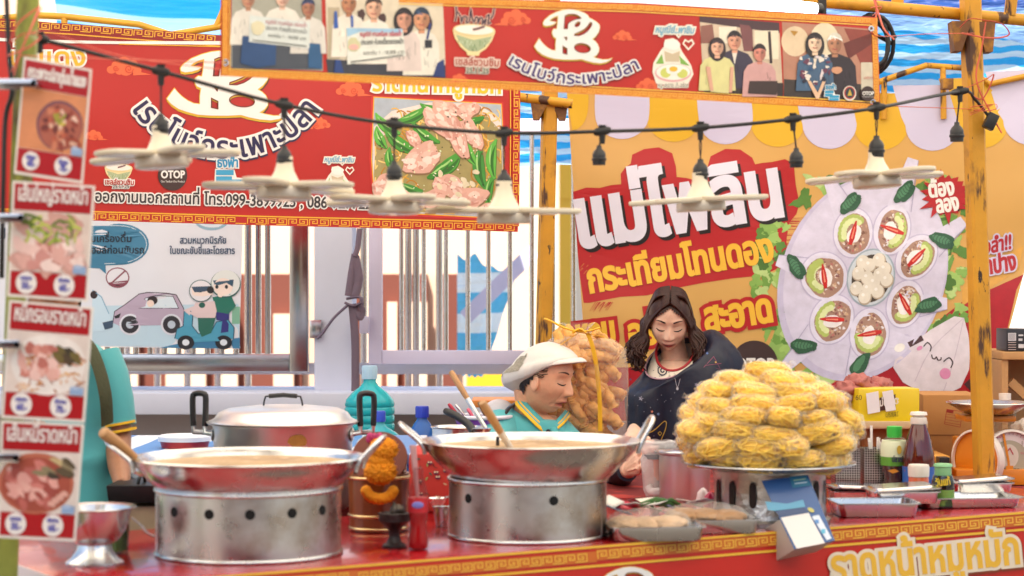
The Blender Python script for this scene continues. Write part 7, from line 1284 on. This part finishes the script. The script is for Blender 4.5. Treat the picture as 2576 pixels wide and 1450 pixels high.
def ring(cx, cy, hw, D, dep, front=0, roll=0, n=40, sq=1.0):
    out = []
    for i in range(n):
        a = 2 * math.pi * i / n; ca, sa = math.cos(a), math.sin(a); ca = math.copysign(abs(ca) ** sq, ca); out.append(at(cx + hw * ca, cy - roll * ca - front * sa, D + dep * sa))
    return out
def wrinkle(m, amp, sc_, seed):
    for v in m.v: n = noise.noise_vector(Vector((v.x * sc_, v.y * sc_, v.z * sc_ * .45 + seed))); v += n * amp
def basis(loc, yaw, pitch, roll, k): return Matrix.Translation(loc) @ Matrix.Rotation(R(yaw), 4, 'Z') @ Matrix.Rotation(R(roll), 4, 'Y') @ Matrix.Rotation(R(pitch), 4, 'X') @ Matrix.Scale(k, 4)
# ---------------- young woman bending over
DY = 6.6; MY = basis(at(1684, 803, DY), -4, 27, 2, .87); yb = thing('person', 'woman with long brown hair in a navy star printed poncho bending forward', 'person', at(1700, 1240, 6.62))
HAIRB = mat('brown_hair', '#34180f', .42, var=(60, .3), spec=.3); HAIRD = mat('dark_hair', '#1e1512', .5, var=(60, .3), spec=.3)
def yb_build(m):
    head_into(m, MY, crown=.92); nk = MY @ Vector((0, .05, -.05)); m.tube([nk, (nk + at(1702, 925, 6.68)) / 2, at(1704, 940, 6.7)], [.043, .04, .05], 28)
    m.loft([ring(1705, 905, 40, 6.67, .05, 4), ring(1706, 925, 85, 6.66, .075, 8, 8), ring(1712, 975, 100, 6.64, .09, 10, 12), ring(1712, 1060, 105, 6.62, .11), ring(1710, 1240, 105, 6.62, .12)], caps=(1, 1))
    m.tube([at(1632, 985, 6.64), at(1610, 1080, 6.56), at(1552, 1198, 6.3)], [.036, .036, .034], 20); m.tube([at(1545, 1195, 6.3), at(1560, 1196, 6.05), at(1584, 1180, 5.86)], [.037, .032, .024], 20)
    m.tube([at(1800, 960, 6.64), at(1825, 1060, 6.6), at(1820, 1180, 6.5)], [.036, .036, .034], 20)
    W = at(1584, 1180, 5.86); Kn = at(1630, 1136, 5.74); u = (Kn - W).normalized(); nrm = Vector((-.45, -.8, .35)).normalized(); sd = u.cross(nrm).normalized(); nrm = sd.cross(u)
    m.loft([[W + u * t + sd * w_ * math.cos(a) + nrm * h * math.sin(a) for a in [i * 2 * math.pi / 20 for i in range(20)]] for t, w_, h in ((-.01, .022, .019), (.012, .026, .018), (.04, .036, .017), (.068, .04, .015), (.082, .037, .012), (.088, .028, .008))], caps=(1, 1))
    for j, (o_, L_) in enumerate(((-.029, .062), (-.01, .074), (.0095, .07), (.028, .054))):
        b_ = W + u * .078 + sd * o_; d1 = (u + sd * o_ * 3 + nrm * .12).normalized(); d2 = (d1 - nrm * .75).normalized(); d3 = (d2 - nrm * .9).normalized(); p1 = b_ + d1 * L_ * .44; p2 = p1 + d2 * L_ * .34; m.tube([b_ - u * .012, b_, b_ + d1 * L_ * .2, p1, p1 + d2 * L_ * .17, p2, p2 + d3 * L_ * .26], [.0095, .0105, .0092, .0098, .0085, .0088, .0065], 12); m.ball(p2 + d3 * L_ * .26, .0066, 10, 8)
        m.tube([W + u * .02 + sd * o_ * .55 + nrm * .0165, b_ + nrm * .0125], [.0022, .0028], 6)
    b_ = W + u * .03 - sd * .03; d1 = (u * .75 - sd * .75 - nrm * .3).normalized(); d2 = (u - nrm * .4).normalized(); m.tube([b_ + sd * .012, b_ + d1 * .018, b_ + d1 * .04, b_ + d1 * .04 + d2 * .022, b_ + d1 * .04 + d2 * .042], [.012, .0125, .0105, .0105, .0075], 12)
make_body(yb, 'body', yb_build, MY, hx('#efc4aa'), hx('#a03434'))
face_lines(yb, MY, HAIRB, crown=.92)
# hair
hm = MB(); base_ = MB(); base_.ball((0, 0, 0), (.077, .0985, .115), 56, 44); keep = []
for f in base_.f:
    c_ = sum((base_.v[i] for i in f), Vector()) / len(f); fr = c_.y < -.03 and c_.z < .092 - abs(c_.x) * .95 and abs(c_.x) < .068
    low = c_.z < -.05
    if not fr and not low: keep.append(f)
def cran(v): t_ = min(.999, max(0, v.z / .117)); g_ = min(1.2, (1 - t_ ** 2.4) ** (1 / 2.4) / math.sqrt(1 - t_ * t_)); return Vector((v.x * g_, v.y * g_, v.z * (.93 if v.z > 0 else 1)))
hm.add([MY @ cran(v) for v in base_.v], keep)
rr = random.Random(17); down = Vector((0, 0, -1))
for side in (-1, 1):
    for i in range(250):
        t = rr.random(); q = rr.random(); p0_ = Vector((side * .002, -.066 + .12 * t, 0)); p0_.z = .108 * max(.02, 1 - abs(p0_.y / .112) ** 2.7) ** (1 / 2.7); k_ = 1.0 + .03 * q
        a1 = Vector((side * .05, p0_.y * .9 + .004, 0)); a1.z = .106 * max(.02, 1 - ((a1.x / .086) ** 2 + (a1.y / .108) ** 2) ** 1.35) ** (1 / 2.7); a2 = Vector((side * .079, min(.075, p0_.y * .62 + .012 + .02 * (1 - t)), .012 - .02 * q)); a3 = Vector((side * (.08 + .012 * q), min(.07, p0_.y * .5 + .016), -.035))
        if t < .34:
            e = t / .34; fy = lambda x, z, o: -.0955 * math.sqrt(max(.03, 1 - (x / .08) ** 2 - (z / .113) ** 2)) - o
            a1 = Vector((side * .03, fy(.03, .074, .004) * (1 - e) + a1.y * e, .074 * (1 - e) + a1.z * e)); a2 = Vector((side * (.062 * (1 - e) + .079 * e), fy(.062, .024, .005) * (1 - e) + a2.y * e, .026 * (1 - e) + a2.z * e)); a3 = Vector((side * (.073 * (1 - e) + .084 * e), -.045 * (1 - e) + a3.y * e, -.03))
        w0, w1, w2, w3 = MY @ (p0_ * k_), MY @ (a1 * k_), MY @ (a2 * (k_ + .02)), MY @ (a3 * (k_ + .06))
        L_ = rr.uniform(.06, .125) * (1.05 if side > 0 else .92); o_ = Vector((side * (.012 + .03 * rr.random()), rr.uniform(-.035, .02), 0)); w4 = w3 + down * L_ * .55 + o_ * .5; w5 = w3 + down * L_ + o_ * .9 + Vector((side * .014 * rr.uniform(-1, 1), 0, 0)); w6 = w5 + down * .02 + Vector((side * rr.uniform(-.004, .024), 0, .004))
        P = spline([w0, w1, w2, w3, w4, w5, w6], 5); n = len(P); ph_ = rr.uniform(0, 1.2) + side; P = [p + Vector((side * .010 * math.sin(j * .62 + ph_) * sm(10, 20, j), .006 * math.cos(j * .62 + ph_) * sm(10, 20, j), 0)) for j, p in enumerate(P)]; hm.tube(P, [.0042 * (1 - .72 * (j / n) ** 2.2) for j in range(n)], 6)
for i in range(0):
    side = 1 if i % 3 else -1; b_ = MY @ Vector((side * .085, rr.uniform(-.02, .05), rr.uniform(-.02, .03))); P = spline([b_, b_ + Vector((side * .02, 0, .004)), b_ + Vector((side * rr.uniform(.014, .03), rr.uniform(-.03, 0), -.05)), b_ + Vector((side * rr.uniform(.012, .035), -.02, -.12 - rr.random() * .04))], 5); hm.tube(P, .0006, 5)
hm.build('hair', HAIRB, yb, world=True, smooth=80)
# poncho, shirt, trim
NAVY = mat('navy_satin', '#11142a', .45, bump=(9, .5), spec=.4); m = MB()
R0 = ring(1697, 902, 74, 6.6, .085, 46, 26, 60)
RG = [[p + Vector((0, 0, -.006)) for p in ring(1697, 906, 68, 6.6, .078, 42, 24, 60)], R0, ring(1702, 903, 97, 6.6, .115, 44, 58, 60), ring(1713, 928, 135, 6.61, .13, 30, 54, 60), ring(1718, 978, 150, 6.61, .135, 14, 24, 60), ring(1716, 1060, 146, 6.61, .14, 0, 8, 60), ring(1708, 1150, 140, 6.62, .15, 0, 0, 60), ring(1706, 1240, 140, 6.62, .15, 0, 0, 60)]
for k, r_ in enumerate(RG[3:]):
    for i in range(60):
        a = 2 * math.pi * i / 60; r_[i] += Vector((math.cos(a), math.sin(a), 0)) * (.004 + .004 * k) * (math.sin(a * 5 + 1 + k * .25) + .6 * math.sin(a * 11 + 2 - k * .3))
m.loft(dense(RG, 4)); wrinkle(m, .010, 9, 2.0); wrinkle(m, .006, 22, 5.0); m.build('poncho', NAVY, yb, world=True, smooth=80)
m = MB(); m.tube([at(1540, 1200, 6.34), at(1548, 1200, 6.15), at(1566, 1191, 5.98), at(1578, 1184, 5.885)], [.05, .046, .036, .031], 24); m.build('sleeve', NAVY, yb, world=True, smooth=80)
m = MB(); m.tube([p + Vector((0, -.001, .001)) for p in R0], .003, 6, closed=True); m.build('collar_piping', mat('pink_piping', '#b08a96', .5), yb, world=True, smooth=80)
SHIRT = mat('cream_print_shirt', '#d8ccbc', .7); m = MB()
m.loft([ring(1700, 880, 50, 6.62, .066, 52, 10, 48), ring(1700, 905, 64, 6.61, .08, 44, 12, 48), ring(1702, 930, 78, 6.61, .09, 36, 10, 48), ring(1705, 985, 92, 6.61, .1, 20, 0, 48)]); m.build('shirt', SHIRT, yb, world=True, smooth=80)
m = MB(); m.tube(ring(1700, 880, 50, 6.62, .068, 52, 10, 48), .0042, 8, closed=True); m.build('shirt_trim', mat('red_trim', '#a82028', .5), yb, world=True, smooth=80)
class Wrap:
    """print that lies on a rounded garment: each drawing point is dropped onto the cloth along the sight line"""
    def __init__(self, ob): 
        dg = bpy.context.evaluated_depsgraph_get(); dg.update(); self.e = ob.evaluated_get(dg); self.off = worldpos(ob); self.n = Vector((0, -1, 0)); self.eye = Vector((0, 0, CAMZ))
    def map(self, px, py, h=0):
        d = Vector(((px - CX) / FP, 1, (CY - py) / FP)).normalized(); ok, loc, nr, _ = self.e.ray_cast(self.eye - self.off, d)
        return loc + self.off + (nr if nr.dot(d) < 0 else -nr) * (h + .0008) if ok else self.eye + d * 6.75
bpy.context.view_layer.update()
c = Canvas(); rr = random.Random(5); WP = Wrap([o for o in yb.children if o.name.startswith('poncho')][0])
def star(c, x, y, r_, col): c.poly([(x + (r_ if k % 2 == 0 else r_ * .42) * math.sin(k * math.pi / 5 + .3), y - (r_ if k % 2 == 0 else r_ * .42) * math.cos(k * math.pi / 5 + .3)) for k in range(10)], col, 1)
for x, y, r_, col in ((1613, 1003, 7, '#8a8494'), (1640, 1036, 4, '#c87a5a'), (1656, 1042, 5, '#5f6f96'), (1632, 1059, 5, '#c8603e'), (1592, 1152, 7, '#75707e'), (1593, 1092, 9, '#7a4a44'), (1586, 955, 4, '#5a5f86'), (1779, 890, 4, '#5f77b0'), (1800, 912, 3, '#d8b04a'), (1816, 940, 9, '#b8bcc8'), (1752, 968, 6, '#777488'), (1740, 1005, 4, '#77809a')): star(c, x, y, r_, col)
c.build('star_print', WP, PRINT, yb); c = Canvas(); c.line([(1612, 1090), (1640, 1086), (1672, 1060), (1676, 1075), (1662, 1110), (1648, 1130)], 2, '#c8a23e', 1, sm=4); c.line([(1655, 1090), (1660, 1086), (1665, 1090), (1660, 1096)], 1.6, '#c8a23e', 1, closed=True); c.line([(1638, 1120), (1650, 1124), (1646, 1134)], 1.6, '#c8a23e', 1)
c.build('moon_print', WP, PRINT, yb); c = Canvas(); c.line([(1770, 925), (1795, 898), (1812, 930), (1776, 920), (1814, 915)], 1.2, '#8a3a5a', 1); c.line([(1829, 935), (1838, 950), (1832, 965)], 3, '#7a4a9a', 1, sm=3); c.ell(1575, 993, 7, 7, '#9a94a0', 1); c.ell(1575, 993, 5.4, 5.4, '#20233c', 1.6); c.line([(1565, 1062), (1590, 1072), (1580, 1082), (1600, 1086)], 1.2, '#5a3a50', 1)
c.build('comet_print', WP, PRINT, yb); c = Canvas(); c.line([(1698, 952), (1704, 975), (1711, 953)], 1.2, '#a8a4ac', 1, sm=3); c.ell(1704, 978, 3, 4, '#b0acb4', 1)
for i in range(30): c.ell(rr.uniform(1580, 1700), rr.uniform(985, 1150), 1.1, 1.1, '#8f8c98', 1, n=6)
c.build('dot_print', WP, PRINT, yb)
c = Canvas()
for x, y in ((1668, 934), (1745, 932)): c.line([(x + (2 + t * .8) * math.cos(t * .7), y + (2 + t * .8) * math.sin(t * .7)) for t in range(18)], 3.2, '#2c2a3c', 1)
for i in range(34): x, y = rr.uniform(1645, 1750), rr.uniform(905, 955); c.line([(x, y), (x + rr.uniform(-6, 6), y + rr.uniform(-4, 4))], 1.2, '#4a4650', 1)
c.build('shirt_print', Wrap([o for o in yb.children if o.name.startswith('shirt')][0]), PRINT, yb)
# ---------------- older woman in the white cap
DO = 6.02; MO = basis(at(1371, 948, DO), 62, 12, 0, .94); ob = thing('person', 'older woman in a white cap and teal polo shirt talking over the wok', 'person', at(1340, 1260, 6.05))
def ob_build(m):
    head_into(m, MO, 1, 1, .86); nk = MO @ Vector((0, .042, -.045)); m.tube([nk, (nk + at(1336, 1050, 6.06)) / 2, at(1334, 1078, 6.07)], [.05, .046, .056], 28)
    m.loft([ring(1345, 1045, 50, 6.06, .05), ring(1340, 1070, 95, 6.06, .085), ring(1338, 1110, 112, 6.06, .1), ring(1338, 1260, 112, 6.06, .11)], caps=(1, 1))
    m.tube([at(1240, 1100, 6.0), at(1225, 1180, 5.8), at(1262, 1230, 5.55)], [.05, .042, .03], 18); m.ball(at(1272, 1236, 5.5), (.035, .05, .02), 16, 10); m.tube([at(1405, 1100, 6.08), at(1440, 1165, 5.98), at(1470, 1230, 5.68)], [.04, .036, .03], 18)
    m.ball(at(1482, 1236, 5.6), (.03, .05, .02), 16, 10)
make_body(ob, 'body', ob_build, MO, hx('#e2ab88'), hx('#a84c44'), 1)
face_lines(ob, MO, mat('faint_brow', '#5a382a', .6), 1, crown=.86)
m = MB(); b_ = MB(); b_.ball((0, 0, 0), (.0765, .0975, .114), 56, 44); b_.v = [face_shape(v, 1, 0, .86) * 1.0 for v in b_.v]; kp = []
for f in b_.f:
    c_ = sum((b_.v[i] for i in f), Vector()) / len(f)
    if c_.y > .002 + max(0, -c_.z) * .6 + .5 * max(0, .03 - abs(c_.x)) and -.065 < c_.z < .042: kp.append(f)
m.add([MO @ (v * 1.025) for v in b_.v], kp)
rr = random.Random(3)
for i in range(46):
    sx = rr.choice((-1, 1)); z_ = rr.uniform(.008, .05); P = [Vector((sx * .072, -.036 + rr.uniform(-.008, .01), z_)), Vector((sx * .077, -.022, z_ - .006)), Vector((sx * .079, -.005, z_ - .004)), Vector((sx * .076, .03, z_ - .012))]; m.tube(spline([MO @ p for p in P], 4), .0011, 5)
m.build('hair', HAIRD, ob, world=True, smooth=80)
CAPM = mat('white_cap_cloth', '#d8d2ca', .75, bump=(160, .08), sheen=.2); m = MB(); cap = MB(); cap.ball((0, 0, 0), (1, 1, 1), 96, 40); vs = []
for v in cap.v:
    a = math.atan2(v.x, -v.y); t = max(0, v.z); r_ = math.sqrt(max(0, 1 - t * t)); q = (1 - math.cos(a)) / 2
    p = Vector((v.x * (.083 + .022 * q), v.y * (.097 + .036 * q) + .004, .076 + t * .034 - .134 * q ** 1.15 * (1 - t) ** .8))
    puff = 1 + .07 * math.sin(min(1, t * 2.2) * math.pi) * (.4 + q); p.x *= puff; p.y *= puff
    if v.z < 0: p.z += v.z * .016; p.x *= 1 + v.z * .1; p.y *= 1 + v.z * .1
    ga = math.sin(a * 34) * .0016 * math.exp(-(t / .22) ** 2) * sm(.05, .4, q); p.x *= .95; p.y = p.y * .95 - .002; vs.append(MO @ (p + Vector((v.x, v.y, 0)) * ga + noise.noise_vector(p * 16) * .0035))
m.add(vs, cap.f); cp = m.build('cap', CAPM, ob, world=True, smooth=80)
m = MB(); rg = []
for j in range(9):
    u = j / 8; rg.append([MO @ Vector((math.sin(a) * (.082 + .005 * u), -math.cos(a) * (.094 + .036 * u * math.cos(a * .9)) + .004, .079 + .004 * u - .008 * u ** 2 - .05 * (1 - math.cos(a)) + .004 * math.sin(u * 3))) for a in [R(-72 + 144 * i / 28) for i in range(29)]])
m.loft(rg, closed=False); m.build('cap_brim', CAPM, cp, smooth=80, solid=.003, world=True)
m = MB(); b_ = MB(); b_.add(vs, cap.f); kp = []
for f in b_.f:
    c_ = sum((MO.inverted() @ b_.v[i] for i in f), Vector()) / len(f)
    if c_.x < -.05 and .045 < c_.y < .125 and .012 < c_.z - (c_.y - .045) * -.45 < .062: kp.append(f)
ctr = MO @ Vector((0, .03, .03)); m.add([v + (v - ctr).normalized() * .0015 for v in vs], kp); m.build('mesh_patch', mat('cap_mesh', '#a49c8c', .8, spots=('#7a7466', 260, .5, .02)), cp, world=True, smooth=80)
TEAL = mat('teal_polo', '#4aa3a8', .8, var=(7, .06), bump=(9, .22), sheen=.25); m = MB()
m.loft(dense([ring(1347, 1040, 55, 6.05, .062, 14, -10), ring(1344, 1052, 84, 6.05, .085, 8, -6), ring(1340, 1072, 108, 6.05, .1, 6), ring(1337, 1104, 122, 6.05, .108), ring(1336, 1160, 126, 6.05, .112), ring(1338, 1270, 122, 6.05, .115)], 6)); m2 = m; wrinkle(m, .010, 9, 4); wrinkle(m, .006, 24, 3); m.build('polo_shirt', TEAL, ob, world=True, smooth=80, sub=1)
m = MB(); m.tube([at(1262, 1085, 6.02), at(1238, 1130, 5.92), at(1228, 1180, 5.82)], [.07, .064, .058], 24); m.tube([at(1402, 1092, 6.06), at(1438, 1130, 5.98), at(1456, 1175, 5.92)], [.05, .05, .048], 24); wrinkle(m, .008, 12, 9); m.build('sleeve', TEAL, ob, world=True, smooth=80)
def ribbon(m, up, lo, cols, th=.004, n=18):
    U = spline([at(*p) for p in up], n // (len(up) - 1) + 1); Lw = spline([at(*p) for p in lo], n // (len(lo) - 1) + 1); nn = min(len(U), len(Lw)); K = len(cols)
    for k in range(K):
        rg = []
        for i in range(nn): rg.append([U[i].lerp(Lw[i], k / K), U[i].lerp(Lw[i], (k + 1) / K)])
        m.add([p for r_ in rg for p in r_], [(2 * i, 2 * i + 1, 2 * i + 3, 2 * i + 2) for i in range(nn - 1)], cols[k])
TC, YC = hx('#4aa3a8'), hx('#e8b524'); cl = [TC, TC, TC, YC, TC, YC, YC]; KN = mat('knit_collar', rough=.75, attr=1)
m = MB(); ribbon(m, [(1322, 992, 6.1), (1318, 1002, 6.03), (1340, 1030, 5.985), (1366, 1055, 5.975), (1384, 1072, 5.98)], [(1305, 1002, 6.13), (1296, 1018, 6.0), (1326, 1050, 5.955), (1352, 1076, 5.945), (1372, 1092, 5.955)], cl); ribbon(m, [(1424, 1026, 6.1), (1418, 1036, 6.05), (1404, 1052, 6.0), (1392, 1066, 5.985)], [(1440, 1036, 6.12), (1436, 1046, 6.06), (1420, 1066, 5.99), (1404, 1080, 5.965)], cl); m.build('collar', KN, ob, world=True, smooth=60, solid=.003)
m = MB(); ribbon(m, [(1382, 1074, 5.968), (1388, 1090, 5.945), (1392, 1110, 5.94)], [(1402, 1076, 5.965), (1406, 1092, 5.945), (1408, 1110, 5.94)], [TC, TC]); m.ball(at(1379, 1086, 5.945), .0052, 12, 8, col=hx('#1c2a34')); m.build('placket', KN, ob, world=True, smooth=60, solid=.003)
m = MB(); m.tube(spline([at(1318, 1010, 6.12), at(1296, 1016, 6.06), at(1276, 1032, 5.99), at(1250, 1075, 5.94)], 5), .008, 8, flat=.4); m.build('apron_strap', BLACK, ob, world=True, smooth=60)
# ---------------- vendor behind the menu cards
lb = thing('person', 'vendor in a teal polo and dark green shoulder strap half hidden behind the menu cards', 'person', at(180, 1300, 5.2)); ML = basis(at(128, 752, 5.2), 30, 15, 0, .9)
def lb_build(m):
    head_into(m, ML); nk = ML @ Vector((0, .02, -.06)); m.tube([nk, at(150, 850, 5.22), at(160, 890, 5.22)], [.054, .055, .065], 24)
    m.loft([ring(165, 862, 55, 5.2, .06), ring(175, 890, 92, 5.2, .085), ring(182, 960, 100, 5.2, .1), ring(185, 1280, 100, 5.2, .1), ring(185, 1500, 95, 5.2, .1)], caps=(1, 1))
    m.tube([at(262, 930, 5.2), at(288, 1010, 5.19), at(296, 1100, 5.17), at(300, 1170, 5.1), at(308, 1222, 5.02)], [.05, .043, .034, .029, .02], 20); m.ball(at(318, 1240, 5.0), (.03, .03, .026), 16, 10)
make_body(lb, 'body', lb_build, ML, hx('#9a684a'), hx('#7a3a34'), vox=.004)
m = MB(); m.ball((0, 0, 0), (.082, .104, .118), 40, 30); m.v = [ML @ v for v in m.v if True]; fs = [f for f in m.f if not ((sum(((ML.inverted() @ m.v[i]) for i in f), Vector()) / 4).y < -.03 and (sum(((ML.inverted() @ m.v[i]) for i in f), Vector()) / 4).z < .06)]; m.f = fs; m.c = [None] * len(fs); m.build('hair', HAIRD, lb, world=True, smooth=80)
m = MB(); m.loft(dense([ring(165, 852, 50, 5.2, .062), ring(175, 868, 82, 5.2, .085, 0, -8), ring(182, 905, 104, 5.2, .1, 0, -6), ring(188, 1000, 112, 5.2, .112), ring(190, 1120, 108, 5.2, .11), ring(190, 1160, 112, 5.2, .115), ring(192, 1200, 104, 5.2, .11), ring(192, 1292, 110, 5.2, .114)], 5)); wrinkle(m, .013, 8, 1); wrinkle(m, .009, 20, 6); m.build('polo_shirt', TEAL, lb, world=True, smooth=80, sub=1)
m = MB(); m.tube([at(245, 905, 5.19), at(268, 950, 5.18), at(284, 1010, 5.175), at(292, 1072, 5.17)], [.058, .054, .05, .048], 26); wrinkle(m, .006, 9, 5); sl_ = m.build('sleeve', TEAL, lb, world=True, smooth=80)
YB = mat('yellow_knit', '#e8b524', .75)
for py in (1064, 1082): m = MB(); q = at(292 - (1072 - py) * .13, py, 5.17); m.tube([q, q + Vector((.001, 0, -.006))], .0495, 26); m.build('cuff_stripe', YB, sl_, world=True, smooth=60)
m = MB(); m.tube(spline([at(196, 840, 5.12), at(226, 872, 5.09), at(250, 930, 5.075), at(266, 1000, 5.07), at(270, 1068, 5.09)], 6), .021, 10, flat=.18); m.build('shoulder_strap', mat('olive_strap', '#3f4228', .8, bump=(120, .3)), lb, world=True, smooth=60)
bpy.data.objects.remove(_to)
